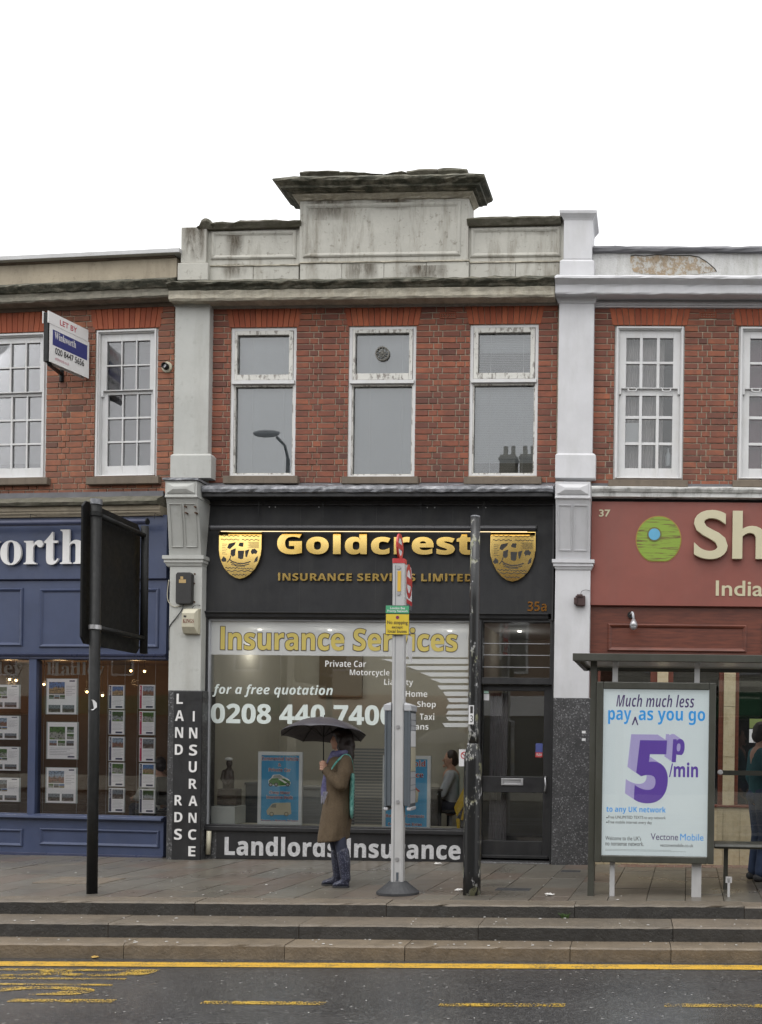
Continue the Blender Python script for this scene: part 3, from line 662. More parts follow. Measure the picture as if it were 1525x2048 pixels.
# --- entablature and parapet
sA, sB = C.S(352, 580, .15), C.S(1112, 580, .15)
z = lambda v, d=.1: C.Z(760, v, d)
b = B(); b.mould(C, C.S(419, 600, .05), C.S(1116, 600, .05), -.2, .0, [(.035, z(613, .03)), (.035, z(610, .03)), (.05, z(609, .05)), (.05, z(606.5, .05)), (.075, z(604.5, .07)), (.03, z(603, .05)), (.05, z(596, .05)), (.10, z(588, .1))], False, False, 10, .002); b.build('architrave', m_arcv, CB)
b = B(); b.mould(C, sA - .04, sB, -.3, .0, [(.20, z(597.5, .2)), (.235, z(596.5, .24)), (.25, z(592, .25)), (.245, z(584, .25)), (.25, z(577, .25)), (.24, z(574, .25))], False, False, 44, .005, seed=4); b.build('cornice_band', m_band, CB)
b = B(); b.mould(C, sA - .04, sB, -.3, .0, [(.245, z(576, .25)), (.26, z(573.5, .26)), (.275, z(568, .28)), (.31, z(562, .32)), (.32, z(558.5, .32)), (.05, z(555, .05))], False, False, 50, .008, seed=5); b.build('cornice_crown', m_crown, CB)
zpb0, zpb1 = C.Z(760, 566, .05), C.Z(760, 526, .06)
for u0, u1, dd in ((416, 598, .045), (600, 938, .095), (940, 1124, .045)):
    b = B(); s0, s1 = C.S(u0, 540, dd), C.S(u1, 540, dd)
    nb = max(1, round((s1 - s0) / .6)); cuts = [s0 + (s1 - s0) * i / nb for i in range(nb + 1)]
    for x0, x1 in zip(cuts, cuts[1:]):
        b = B(); b.fbox(C, x0 + .002, x1 - .002, -.25, dd, zpb0, zpb1 - .012); b.build('plinth_stone', m_stucco, CB, bevel=.006)
    b = B(); b.mould(C, s0, s1, -.25, dd, [(0.0, zpb1 - .0115), (.012, zpb1 - .009), (.012, zpb1 + .004), (-.02, zpb1 + .02)], False, False, 16, .003, seed=int(u0)); b.build('plinth_moulding', m_band, CB)
def ppanel(u0, v0, u1, v1, pu0, pv0, pu1, pv1, d):
    s0, s1, z0, z1 = C.rect(u0, v0, u1, v1, d); b = B(); b.fbox(C, s0, s1, -.25, d, zpb1 + .004, z1)
    o = b.build('parapet_panel', m_stucco, CB, bevel=.006); b = B(); b.panel(C, *C.rect(pu0, pv0, pu1, pv1, d), d, .055, .02); b.build('panel_moulding', m_stucco, o)
ppanel(413, 447, 601, 526, 423, 462, 593, 518, .02)
ppanel(936, 441, 1130, 526, 942, 455, 1122, 514, .02)
ppanel(599.5, 392, 937, 526, 607, 406, 922, 513, .07)
# broken copings
def rough_cope(u0, u1, vb, vtops, d0, d1, name, seed):
    rr = random.Random(seed); n = len(vtops) - 1; rings = []
    for i, vt in enumerate(vtops):
        u = u0 + (u1 - u0) * i / n; vbb = vb[0] + (vb[1] - vb[0]) * i / n; s_ = C.S(u, vt, d1); zt = C.Z(u, vt, d1); zb = C.Z(u, vbb, d1); j = lambda: rr.uniform(-.008, .008)
        rings.append([C.w(s_, d0, zb), C.w(s_, d1 - .05, zb), C.w(s_, d1 - .03 + j(), zb + (zt - zb) * .25), C.w(s_, d1 + j(), zb + (zt - zb) * .6), C.w(s_, d1 - .01 + j(), zt - .012), C.w(s_, d1 - .06, zt), C.w(s_, d0, zt - .01 + j())])
    b = B(); b.loft(rings); return b.build(name, m_cope, CB)
rough_cope(421, 600, (454, 448), [443, 440.5, 440, 441, 442, 437.5, 437, 436.5, 437, 436, 435.5, 436, 437, 438, 437, 437], -.3, .12, 'coping_stone', 1)
rough_cope(934, 1122, (447, 442), [433, 432, 430.5, 430, 429.5, 429, 430, 428.5, 428.5, 428.5, 428.5, 428, 428], -.3, .12, 'coping_stone', 2)
rough_cope(393, 422, (454, 453), [452.5, 447, 438, 433.5, 433, 435, 444], -.2, .13, 'broken_coping', 3)
# left pedestal
s0, s1, z0, z1 = C.rect(362, 453.5, 412.5, 526, .08); b = B(); b.fbox(C, s0, s1, -.25, .08, z0, z1); b.build('pedestal', m_stucco, CB, bevel=.008)
s0, s1, z0, z1 = C.rect(355, 525, 416, 560, .11); b = B(); b.fbox(C, s0, s1, -.25, .11, z0, z1); b.build('pedestal_base', m_stucco, CB, bevel=.01)
# big block cornice
s0, s1 = C.S(600, 395, .07), C.S(937, 395, .07); zz = lambda v, d: C.Z(768, v, d)
b = B(); b.mould(C, s0, s1, -.22, .07, [(0, zz(399, .07)), (.02, zz(398, .08)), (.035, zz(394, .1)), (.07, zz(388, .13)), (.075, zz(385, .14)), (.075, zz(380.5, .15)), (.12, zz(379.5, .18))], True, True, 30, .006, seed=9); b.build('block_cornice_bed', m_band, CB)
b = B(); b.mould(C, s0, s1, -.24, .07, [(.11, zz(380.5, .18)), (.13, zz(377, .2)), (.175, zz(373, .24)), (.18, zz(368, .25)), (.24, zz(358, .31)), (.25, zz(354, .32)), (.25, zz(351.5, .32)), (.05, zz(349.5, .12))], True, True, 30, .007, seed=10); b.build('block_cornice', m_crown, CB)
for (u0, u1, tops) in ((599, 678, [341, 338.5, 338, 338, 337.5, 337, 337.5, 338]), (679, 766, [341, 339, 340, 340.5, 341, 343, 345, 346]), (767, 812, [346, 343, 341.5, 340, 338, 341]), (813, 874.5, [339, 336.5, 334.5, 334, 333.5, 334]), (876, 934, [334, 333, 332.5, 332.5, 333, 334])):
    rough_cope(u0, u1, (352, 349), tops, -.25, .16, 'coping_stone', u0)
def stain_mat():
    g = N('water_stain'); sp_ = g.n('ShaderNodeSeparateXYZ'); g.l(g.tc.outputs['Generated'], sp_.inputs[0]); e1 = g.ramp(g.mul(g.mul(sp_.outputs[0], -.5, 'ADD'), 1.0), -.5, .5)
    ax_ = g.n('ShaderNodeMath', operation='ABSOLUTE'); g.l(g.mul(sp_.outputs[0], -.5, 'ADD'), ax_.inputs[0]); fx = g.ramp(ax_.outputs[0], .5, .12); fz = g.ramp(sp_.outputs[2], .0, .55, .15, 1.0)
    f = g.mul(g.mul(fx, fz), g.ramp(g.noise(9, 6, .75, (1, 1, .25)), .33, .62)); f = g.mul(f, .85); tr = g.n('ShaderNodeBsdfTransparent'); g.color((.085, .065, .04, 1)); g.rough(.9)
    ms = g.n('ShaderNodeMixShader'); g.l(f, ms.inputs[0]); g.l(tr.outputs[0], ms.inputs[1]); g.l(g.bs.outputs[0], ms.inputs[2]); g.l(ms.outputs[0], g.out.inputs[0]); return g.m
m_stain = stain_mat()
for u0, v0, u1, v1, dd in ((448, 449, 490, 526, .0255), (440, 527, 500, 556, .049), (363, 454, 400, 524, .083), (395, 454, 412, 520, .083), (612, 396, 700, 440, .075), (735, 396, 830, 420, .075), (560, 449, 598, 470, .0255), (690, 527, 760, 560, .099), (800, 530, 900, 560, .099), (1040, 443, 1120, 470, .0255)):
    r_ = C.rect(u0, v0, u1, v1, dd); b = B(); b.quad(C.w(r_[0], dd, r_[2]), C.w(r_[1], dd, r_[2]), C.w(r_[1], dd, r_[3]), C.w(r_[0], dd, r_[3])); b.build('water_stain', m_stain, CB)
b = B(); b.fbox(C, C.S(350, 500), C.S(1120, 500), -4.5, -.26, zb1 + .06, zb1 + .3); b.build('roof', m_lead, CB)
b = B(); b.fbox(C, C.S(350, 500), C.S(1120, 500), -4.6, -4.45, 0, zb1 + .3); b.build('rear_wall', m_mortar, CB)
# console + lower pilaster (left)
def console(fr, bld, ut0, ut1, ub0, ub1, vh0, vh1, vb1, dt, dbm, mat, lead):
    b = B(); s0, s1 = fr.S(ut0, (vh0 + vh1) / 2, dt), fr.S(ut1, (vh0 + vh1) / 2, dt); um = (ut0 + ut1) / 2
    z0, z1 = fr.Z(um, vh1, dt), fr.Z(um, vh0, dt); b.mould(fr, s0, s1, -.2, dt, [(-.006, z0 - .02), (.0, z0 - .012), (.0, z0), (-.004, z0 + .01), (-.004, z1)]); o = b.build('console_head', mat, bld, bevel=.004)
    b = B(); pz = (z1 - z0); q = lambda i, dd: [fr.w(s0 + i, dd, z0 + .02 + i * .5), fr.w(s1 - i, dd, z0 + .02 + i * .5), fr.w(s1 - i, dd, z1 - .02 - i * .5), fr.w(s0 + i, dd, z1 - .02 - i * .5)]
    b.loft([q(.03, dt - .008), q(.03, dt + .006), q(.12, dt + .03)]); b.build('console_boss', mat, o)
    t0, t1 = fr.S(ub0, vb1, dbm), fr.S(ub1, vb1, dbm); zb = fr.Z((ub0 + ub1) / 2, vb1, dbm)
    rings = []; n = 10
    for i in range(n + 1):
        f = i / n; dd = dt - .02 - (dt - .02 - dbm) * (f ** .85); zz_ = z0 - .02 + (zb - z0 + .02) * f
        a, c = s0 + .008 + (t0 - s0 - .008) * f, s1 - .008 + (t1 - s1 + .008) * f
        rings.append([fr.w(a, -.2, zz_), fr.w(a, dd, zz_), fr.w(c, dd, zz_), fr.w(c, -.2, zz_)])
    b = B(); b.loft(rings); body = b.build('console', mat, bld)
    for x0, x1 in ((.1, .46), (.54, .9)):          # two sunk flutes: raised borders on the sloping face
        pts = []
        for f in (.1, .84):
            dd = dt - .02 - (dt - .02 - dbm) * (f ** .85); zz_ = z0 - .02 + (zb - z0 + .02) * f; a, c = s0 + (t0 - s0) * f, s1 + (t1 - s1) * f
            pts.append((fr.w(a + (c - a) * x0, dd + .004, zz_), fr.w(a + (c - a) * x1, dd + .004, zz_)))
        (a, c), (e, f_) = pts; b = B()
        mids = []
        for f in (.1, .22, .34, .46, .58, .7, .84):
            dd = dt - .02 - (dt - .02 - dbm) * (f ** .85) + .006; zz_ = z0 - .02 + (zb - z0 + .02) * f; p, r_ = s0 + (t0 - s0) * f, s1 + (t1 - s1) * f
            mids.append((fr.w(p + (r_ - p) * x0, dd, zz_), fr.w(p + (r_ - p) * x1, dd, zz_)))
        loop = [m_[0] for m_ in mids] + [m_[1] for m_ in mids[::-1]]; loop.append(loop[0]); b.tube(loop, .006, 6); b.build('flute_border', mat, body)
    if lead:
        b = B(); b.mould(fr, s0, s1, -.1, dt, [(.012, z1 - .001), (.02, z1 + .004), (.018, z1 + .03), (-.05, z1 + .05)], True, True, 8, .004); b.build('lead_cap', m_lead, bld)
    return zb
console(C, CB, 329.5, 394.5, 338.5, 402.5, 961, 992, 1112, .40, .16, m_stuccog, True)
def pcap(fr, bld, u0, u1, v0, v1, d, mat):
    s0, s1 = fr.S(u0, v0, d + .05) + .03, fr.S(u1, v0, d + .05) - .03; um = (u0 + u1) / 2; z1, z0 = fr.Z(um, v0, d), fr.Z(um, v1, d); h = z1 - z0
    b = B(); b.mould(fr, s0, s1, -.2, d, [(.0, z0), (.012, z0 + h * .1), (.022, z0 + h * .3), (.035, z0 + h * .38), (.035, z0 + h * .62), (.05, z0 + h * .68), (.05, z1)]); b.build('pilaster_neck', mat, bld)
pcap(C, CB, 327.5, 404, 1112, 1134, .15, m_stuccog)
lp = pil(C, CB, 338, 403, 1132, 1383, .15, m_stuccog, 'pilaster')
s0, s1, z0, z1 = C.rect(334.5, 1381, 403, 1730, .16); b = B(); b.fbox(C, s0, s1, -.2, .16, -.05, z1); b.build('plinth', m_gran, CB, bevel=.004)
s0, s1, z0, z1 = C.rect(345.5, 1383, 402, 1722, .185); b = B(); b.fbox(C, s0, s1, .161, .185, z0, z1); vs_ = b.build('sign_board', m_black, CB, bevel=.003); vs_['label'] = 'narrow black board with white letters running down it'
for ch, u0, v0, u1, v1 in (('L', 353.5, 1387.7, 366, 1408), ('A', 350.5, 1421, 368, 1442), ('N', 350.5, 1454.7, 366.5, 1476), ('D', 350, 1489, 366, 1510), ('R', 349.5, 1590.7, 364.5, 1611), ('D', 349, 1624.6, 365, 1644.7), ('S', 348.5, 1658, 364, 1680),
        ('I', 386, 1422.5, 389.7, 1443), ('N', 378.6, 1455.5, 394.8, 1477), ('S', 378.5, 1489.5, 394.5, 1511.5), ('U', 378, 1523, 393.8, 1545), ('R', 378, 1558, 393.8, 1578), ('A', 377.5, 1592, 395, 1612), ('N', 377.5, 1626, 393.3, 1646), ('C', 376.5, 1659, 393, 1680), ('E', 377, 1693, 391, 1713)):
    ftext(ch, C, u0, v0, u1, v1, .188, 'letter', m_lwhite, vs_, st='b', ext=.002)
for u, v in ((371, 1013), (390, 1013.5), (371.5, 1025.5), (391, 1025.5), (390, 1148), (389, 1167), (389.5, 1204)):
    b = B(); dd = .36 if v < 1100 else .15; c0 = C.px(u, v, dd); b.tube([C.w(c0[0], dd - .05, c0[1]), C.w(c0[0], dd + .008, c0[1])], .011, 8); b.build('rusty_bolt', flat('rust', (.09, .05, .03, 1), .9), lp)
# --- shopfront
zf = lambda v, d=.0, u=760: C.Z(u, v, d)
fl, fr_ = C.S(403, 1100), C.S(1110, 1100)
b = B(); b.fbox(C, a_l, a_r, -.15, .005, zf(984), zf(966)); b.build('flashing_upstand', m_leadb, CB)
b = B(); b.mould(C, C.S(403, 975, .3), C.S(1107, 975, .3), -.1, .0, [(.28, zf(985, .28)), (.30, zf(983.5, .3)), (.31, zf(978, .3)), (.30, zf(972, .3)), (.02, zf(969, .02))], False, False, 60, .006, seed=21); b.build('lead_flashing', m_lead, CB)
b = B(); b.fbox(C, fl, fr_, -.1, .27, zf(993, .27), zf(984, .27)); b.build('soffit_board', m_black, CB, bevel=.004)
b = B(); b.fbox(C, fl, fr_, -.08, .06, zf(1013), zf(991, .1)); b.build('fascia_head', m_black, CB, bevel=.003)
b = B(); b.fbox(C, C.S(411, 1100), C.S(1106, 1100), -.07, .035, zf(1226, .035), zf(1012, .035)); fascia = b.build('fascia', m_fasc, CB, bevel=.003); fascia['label'] = 'charcoal fascia board with gold letters and two shield crests'
for x0, x1 in ((fl, C.S(411, 1100) - .002), (C.S(1106, 1100) + .002, fr_)): b = B(); b.fbox(C, x0, x1, -.08, .06, zf(1240), zf(1013) - .002); b.build('fascia_end', m_black, CB)
b = B(); b.mould(C, fl + .06, fr_ - .06, -.08, .03, [(.0, zf(1239)), (.02, zf(1236)), (.025, zf(1231)), (.05, zf(1228)), (.05, zf(1226)), (0, zf(1225.6))], False, False); b.build('fascia_moulding', m_black, CB)
ftext('Goldcrest', C, 556, 1062.5, 948, 1109.5, .062, 'letter', m_gold, fascia, st='b', ext=.016, off=.02, split=True, bevel=.003, space=1.06)
ftext('INSURANCE SERVICES LIMITED', C, 557, 1146.5, 946, 1162.5, .05, 'letter', m_gold, fascia, st='b', ext=.008, off=.012, split=True, space=1.08)
for u in (600, 752, 905):
    a = C.S(u, 1120, .036); b = B(); b.fbox(C, a - .002, a + .002, .03, .0358, zf(1225, .036), zf(1013, .036)); b.build('panel_joint', m_ink, fascia)
for u, v in ((539, 1014), (551, 1014), (638, 1014), (855, 1015), (870, 1015), (957, 1015), (972, 1015)):
    c0 = C.px(u, v, .04); b = B(); b.tube([C.w(c0[0], .03, c0[1]), C.w(c0[0], .04, c0[1])], .007, 8); b.build('screw', m_steel, fascia)
ftext('35a', C, 1055.5, 1203, 1094, 1222.5, .04, 'house_number', m_gold, fascia, st='b', ext=.003)
# shields with a ship
def shield(u0, v0, u1, v1):
    s0, s1, z0, z1 = C.rect(u0, v0, u1, v1, .06); W_, H_ = s1 - s0, z1 - z0; P = lambda x, y, e=0.: C.w(s0 + x * W_, .045 + e, z0 + y * H_)
    out = [(0, 1), (1, 1), (1, .62), (.985, .5), (.94, .36), (.86, .22), (.74, .1), (.62, .03), (.5, 0), (.38, .03), (.26, .1), (.14, .22), (.06, .36), (.015, .5), (0, .62)]
    b = B(); b.prism([P(x, y) for x, y in out], C.n * .03); sh = b.build('shield_crest', m_gold, fascia, bevel=.004)
    b = B(); e = .032
    def fig(pts): b.add([P(x, y, e) for x, y in pts], [tuple(range(len(pts)))])
    def line(pts, wdt=.012):
        for (x0, y0), (x1, y1) in zip(pts, pts[1:]):
            dx, dy = x1 - x0, y1 - y0; l = math.hypot(dx, dy) or 1; nx, ny = -dy / l * wdt, dx / l * wdt
            b.add([P(x0 + nx, y0 + ny, e), P(x0 - nx, y0 - ny, e), P(x1 - nx, y1 - ny, e), P(x1 + nx, y1 + ny, e)], [(0, 1, 2, 3)])
    def wave(y, x0, x1, n=4, a=.012): line([(x0 + (x1 - x0) * i / 20, y + a * math.sin(2 * math.pi * n * i / 20)) for i in range(21)], .007)
    for y, x0, x1 in ((.915, .05, .48), (.91, .54, .95), (.835, .05, .48), (.83, .54, .95), (.235, .16, .5), (.22, .52, .82), (.17, .2, .8), (.09, .33, .66)): wave(y, x0, x1)
    fig([(.2, .66), (.24, .75), (.4, .78), (.37, .72), (.33, .69), (.26, .63)]); fig([(.46, .71), (.49, .77), (.58, .77), (.57, .68), (.5, .69)])
    fig([(.28, .52), (.29, .61), (.4, .65), (.385, .5), (.33, .47)]); fig([(.46, .44), (.45, .6), (.6, .6), (.575, .43), (.52, .42)]); fig([(.62, .6), (.72, .63), (.66, .46), (.63, .47)])
    fig([(.75, .58), (.78, .63), (.85, .64), (.91, .59), (.88, .53), (.82, .54), (.78, .52)]); fig([(.06, .4), (.09, .44), (.12, .48), (.18, .43), (.18, .37), (.1, .36)]); fig([(.83, .35), (.86, .44), (.92, .49), (.91, .38)])
    line([(.25, .42), (.32, .37), (.45, .33), (.6, .33), (.75, .37)], .012); line([(.28, .36), (.4, .3), (.6, .29), (.72, .32)], .009); line([(.2, .35), (.26, .41), (.29, .5)], .009); line([(.3, .31), (.45, .27), (.62, .27)], .007)
    for k in range(7): line([(.08, .74 - k * .035), (.2 - .02 * (k % 3), .735 - k * .035)], .004); line([(.68 + .02 * (k % 3), .78 - k * .02), (.94, .78 - k * .02)], .004)
    b.build('ship_relief', m_ink, sh, kind='stuff')
shield(438.5, 1064, 524, 1158.5); shield(981.5, 1064.5, 1071.5, 1164)
# window
wl, wr = C.S(417, 1450, -.03), C.S(941, 1450, -.03); wz0, wz1 = zf(1655), zf(1240)
b = B(); b.grid(C, fl, C.S(962, 1450), zf(1668), zf(1238), -.10, .03, [(wl, wr, wz0, wz1)]); swin = b.build('shop_window', m_black, CB, bevel=.005)
b = B(); b.fbox(C, wl - .01, wr + .01, -.045, -.037, wz0 - .01, wz1 + .01); b.build('pane', m_glass, swin)
b = B(); b.fbox(C, fl, C.S(962, 1450), -.1, .07, zf(1667), zf(1658)); b.build('sill', m_black, swin, bevel=.008)
b = B(); b.fbox(C, wl + .0, wl + .02, -.06, .0, wz0, wz1); b.fbox(C, wl, wr, -.06, .0, wz1 - .02, wz1 - .0005); b.build('glazing_bead', m_lgrey, swin)
dv = -.034
def film(name, pts, mat, d=dv):
    b = B(); b.add([C.w(*((lambda q: (q[0], d, q[1]))(C.px(u, v, d)))) for u, v in pts], [tuple(range(len(pts)))]); return b.build(name, mat, swin)
film('frosted_band', [(421, 1309), (937, 1315), (938, 1245), (422, 1239.5)], m_frostv)
ftext('Insurance Services', C, 440, 1253.5, 917, 1303, dv + .004, 'lettering_outline', m_brownink, swin, st='b', off=.035)
ftext('Insurance Services', C, 441.5, 1255, 915.5, 1301.5, dv + .006, 'letter', m_viny, swin, st='b', off=.008, split=True)
ftext('for a free quotation', C, 425, 1369.5, 666, 1395, dv + .003, 'letter', m_vinyl, swin, st='i', split=True)
ftext('0208 440 7400', C, 422, 1409, 790, 1449, dv + .003, 'letter', m_vinyl, swin, st='b', off=.014, split=True)
for t, u0, v0, u1, v1 in (('Private Car', 651, 1321, 732.5, 1334), ('Motorcycle', 700, 1339, 779.5, 1354.5), ('Liability', 769, 1358, 826.5, 1374), ('Home', 812, 1382, 855, 1394), ('Shop', 835, 1402.5, 872, 1418), ('Taxi', 840, 1427, 869, 1440), ('Vans', 820, 1447.5, 857.5, 1459.5)):
    ftext(t, C, u0, v0, u1, v1, dv + .003, 'lettering', m_vinw, swin, st='b', off=-.012)
for (y0, y1), xl in zip(((335, 368), (383, 410), (427, 455), (470, 498), (515, 543), (558, 588), (602, 630), (645, 672), (688, 715), (730, 757), (772, 800)), (75, 245, 340, 410, 462, 500, 525, 535, 535, 520, 495)):
    u = 740 + xl / 3.4125; va, vb = 1220 + y0 / 3.4125, 1220 + y1 / 3.4125; film('window_stripe', [(u + (38 if xl < 200 else 22 if xl < 450 else 6 if xl < 530 else -4), vb), (937, vb), (937.5, va), (u, va)], m_frostv, dv + .002)
# stall riser
b = B(); b.fbox(C, fl, C.S(962, 1690), -.1, .02, -.05, zf(1667.5) - .002); riser = b.build('stall_riser', m_gran, CB)
s0, s1, z0, z1 = C.rect(433, 1666, 930, 1722, .03); b = B(); b.fbox(C, s0, s1, .021, .035, z0, z1); rb = b.build('riser_board', m_black, riser)
ftext('Landlords Insurance', C, 449.5, 1676.5, 922, 1715.5, .038, 'letter', m_lworn, rb, st='b', ext=.002, off=.015, split=True, space=1.05)
b = B(); c0 = C.px(418, 1690, .06); b.tube([C.w(c0[0], .06, zf(1668)), C.w(c0[0] - .01, .06, zf(1715))], .03, 10); b.build('waste_pipe', m_cream, riser, smooth=True)
# door recess
dl, dr = C.S(962, 1500), C.S(1106, 1500); dz0, dzt, dz1 = zf(1716), zf(1356), zf(1240)
b = B(); b.grid(C, dl, dr + .04, dz0 - .05, zf(1237), -.12, .02, [(dl + .005, C.S(1101, 1300), zf(1353), zf(1243)), (dl + .0, C.S(1103, 1500), dz0, zf(1366))]); dfr = b.build('door_frame', m_black, CB, bevel=.005)
b = B(); b.fbox(C, dl, C.S(1101, 1300) + .01, -.05, -.042, zf(1353) - .01, zf(1243) + .01); b.build('fanlight_pane', m_glassd, dfr)
for v in (1284, 1307, 1331): b = B(); b.fbox(C, dl, C.S(1101, 1300), -.056, -.036, zf(v + 1), zf(v)); b.build('louvre_edge', m_lgrey, dfr)
dd0, dd1 = -.10, -.06
g1 = (C.S(967, 1460, dd1), C.S(1088, 1460, dd1), zf(1549, dd1), zf(1379, dd1)); g2 = (g1[0], g1[1], zf(1677, dd1), zf(1581, dd1))
b = B(); b.grid(C, dl + .004, C.S(1103, 1500) - .004, dz0 + .02, zf(1366) - .006, dd0, dd1, [g1, g2]); door = b.build('door', m_black, CB, bevel=.004)
for g_ in (g1, g2): b = B(); b.fbox(C, g_[0] - .01, g_[1] + .01, -.083, -.077, g_[2] - .01, g_[3] + .01); b.build('pane', m_glassd, door)
b = B(); lb = C.rect(1003, 1557, 1047, 1571, -.05); b.grid(C, lb[0], lb[1], lb[2], lb[3], -.062, -.045, [(lb[0] + .03, lb[1] - .03, lb[2] + .022, lb[3] - .022)]); b.fbox(C, lb[0] + .03, lb[1] - .03, -.062, -.052, lb[2] + .022, lb[3] - .022); b.build('letter_box', m_steel, door, bevel=.003)
b = B(); hx = C.S(1091, 1565, -.03); b.tube([C.w(hx, -.06, zf(1549)), C.w(hx, -.02, zf(1552)), C.w(hx + .012, -.01, zf(1565)), C.w(hx, -.02, zf(1577)), C.w(hx, -.06, zf(1580))], .012, 8); b.build('handle', m_steel, door, smooth=True)
b = B(); b.fbox(C, dl + .02, C.S(1102, 1500) - .02, -.06, -.03, dz0 + .022, dz0 + .06); b.build('weather_bar', m_black, door, bevel=.004)
def sticker(fr, u0, v0, u1, v1, d, mat, parent, name='sticker'):
    b = B(); b.fbox(fr, *[fr.rect(u0, v0, u1, v1, d)[i] for i in (0, 1)], d - .001, d, *[fr.rect(u0, v0, u1, v1, d)[i] for i in (2, 3)]); return b.build(name, mat, parent)
m_stkb = flat('blue_sticker', (.06, .08, .25, 1)); m_stkr = flat('red_sticker', (.42, .04, .04, 1)); m_stkg = flat('green_sticker', (.4, .6, .5, 1)); m_stkw = flat('white_sticker', (.65, .65, .66, 1))
sticker(C, 968.5, 1378, 978, 1387, -.075, m_stkg, door); sticker(C, 968, 1388, 979, 1401, -.075, m_stkw, door); sticker(C, 1072, 1487, 1086, 1505, -.075, m_stkb, door); sticker(C, 1071.5, 1505, 1085.5, 1515, -.075, m_stkr, door)
ftext('PUSH', C, 1073.5, 1507, 1084, 1512.5, -.0735, 'lettering', m_stkw, door)
ns = sticker(C, 918.5, 1499, 938, 1533, dv + .003, m_stkw, swin, 'no_smoking_sticker')
c0 = C.px(929, 1511, dv + .005); b = B(); n = 20
ring = lambda r_: [C.w(c0[0] + r_ * math.cos(2 * math.pi * i / n), dv + .005, c0[1] + r_ * math.sin(2 * math.pi * i / n)) for i in range(n)]
b.loft([ring(.045), ring(.034)], False); k = .04 * .7; b.quad(*[C.w(c0[0] + x, dv + .0055, c0[1] + y) for x, y in ((-k - .004, k - .004), (-k + .004, k + .004), (k + .004, -k + .004), (k - .004, -k - .004))]); b.build('red_ring', m_stkr, ns)
b = B(); b.fbox(C, dl, dr, -.3, .12, -.1, dz0 - .01); b.build('door_step', m_gran, CB, bevel=.01)
b = B(); n = 30; sa_, sb_ = C.S(980, 1500, -.35), C.S(1016, 1500, -.35)
b.loft([[C.w(sa_ + (sb_ - sa_) * i / n, -.35 + .015 * math.sin(i * 1.3), z_) for i in range(n + 1)] for z_ in (.2, zf(1384, -.35))], False, False); b.build('door_curtain', m_curtain, CB, smooth=True)
# shop room
zfl = .12; rm = shell(C, CB, fl - .02, C.S(1108, 1500), -.11, -2.6, zfl, zf(1232), m_inwall, m_infloor, m_inceil, 'shop_room')
b = B(); b.fbox(C, wl - .05, wr, -.62, -.11, zfl + .02, wz0 - .02); b.build('window_shelf', m_inwall, CB, bevel=.004)
b = B(); b.fbox(C, C.S(945, 1500, -.4), C.S(945, 1500, -.4) + .05, -2.59, -.12, zfl + .01, zf(1234)); b.build('partition', m_inwall, CB)
dl_m = emit('downlight', (1, .95, .85, 1), 3.0)
for u in (520, 660, 800, 900, 1040):
    s_ = C.S(u, 1260, -1.5); zc_l = zf(1232) - .004; n = 14; b = B(); b.loft([[C.w(s_ + r_ * math.cos(2 * math.pi * i / n), -1.5 + r_ * math.sin(2 * math.pi * i / n), zc_l - h) for i in range(n)] for r_, h in ((.03, 0), (.03, .012), (.02, .014))]); dn = b.build('ceiling_downlight', dl_m, CB)
    pl = bpy.data.lights.new('downlight', 'POINT'); pl.energy = 3.2 if u < 950 else 1.0; pl.color = (1, .97, .92); pl.shadow_soft_size = .12; po = bpy.data.objects.new('downlight', pl); col.objects.link(po); po.location = C.w(s_, -1.5, zc_l - .25)
b = B(); b.fbox(C, C.S(640, 1300, -2.55), C.S(725, 1300, -2.55), -2.597, -2.54, zf(1395, -2.55), zf(1310, -2.55)); b.build('noticeboard', flat('brown_cork', (.16, .12, .07, 1)), CB)
b = B(); b.fbox(C, C.S(470, 1300, -2.55), C.S(545, 1300, -2.55), -2.597, -2.4, zf(1640, -2.55), zf(1400, -2.55)); b.build('cabinet', flat('dark_cabinet', (.03, .028, .026, 1)), CB)

# ================================================================== LEFT BUILDING (estate agent)
LB = thing('estate_agent_shop', 'red brick building with navy blue estate agent shopfront at the left', 'building', L.w(-2.5, 0, 0)); lb0 = LB.location.copy()
l0, l1 = L.S(-210, 800), -0.02
zl = lambda v, d=.0, u=170: L.Z(u, v, d)
zq0, zq1 = zl(990), zl(618)
LW1r = (L.S(-36, 800), L.S(92.5, 800), L.Z(30, 958), L.Z(30, 665)); LW2r = (L.S(189, 800), L.S(314.5, 800), L.Z(252, 954), L.Z(252, 657))
b = B(); b.grid(L, l0, l1 + .05, zq0, zq1 + .1, -.22, -.011, [LW1r, LW2r]); wallL = b.build('brick_wall', m_mortar, LB)
archL = [(LW1r[0] - .03, LW1r[1] + .03, LW1r[3] - .002, zq1 - .03), (LW2r[0] - .03, LW2r[1] + .03, LW2r[3] - .002, zq1 - .004)]
archL[0] = (archL[0][0], archL[0][1], archL[0][2], zq1 - .004)
lay_bricks(L, l0, l1, zq0, zq1 - .004, [LW1r, LW2r] + archL, wallL, lb0, 300, 8, 'left')
for i, a in enumerate(archL): flat_arch(L, a[0], a[1], a[2] + .004, a[3], wallL, 13, i + 7)
rowsL = [(682, 729), (732, 779), (787, 832), (836, 880), (884, 930)]
colsL = [(212.5, 241), (243.5, 270.5), (273, 299)]
gl_left = glass('left_upstairs_glass', (.9, .9, .91, 1), .95, .015)
wA, rA = sash(L, LB, 190.5, 657, 315.5, 954, colsL, rowsL, 'sash window with twelve and more small panes beside the grey pilaster', horns=True, sill=(171.5, 952.5, 316.5, 967.5), glassm=gl_left)
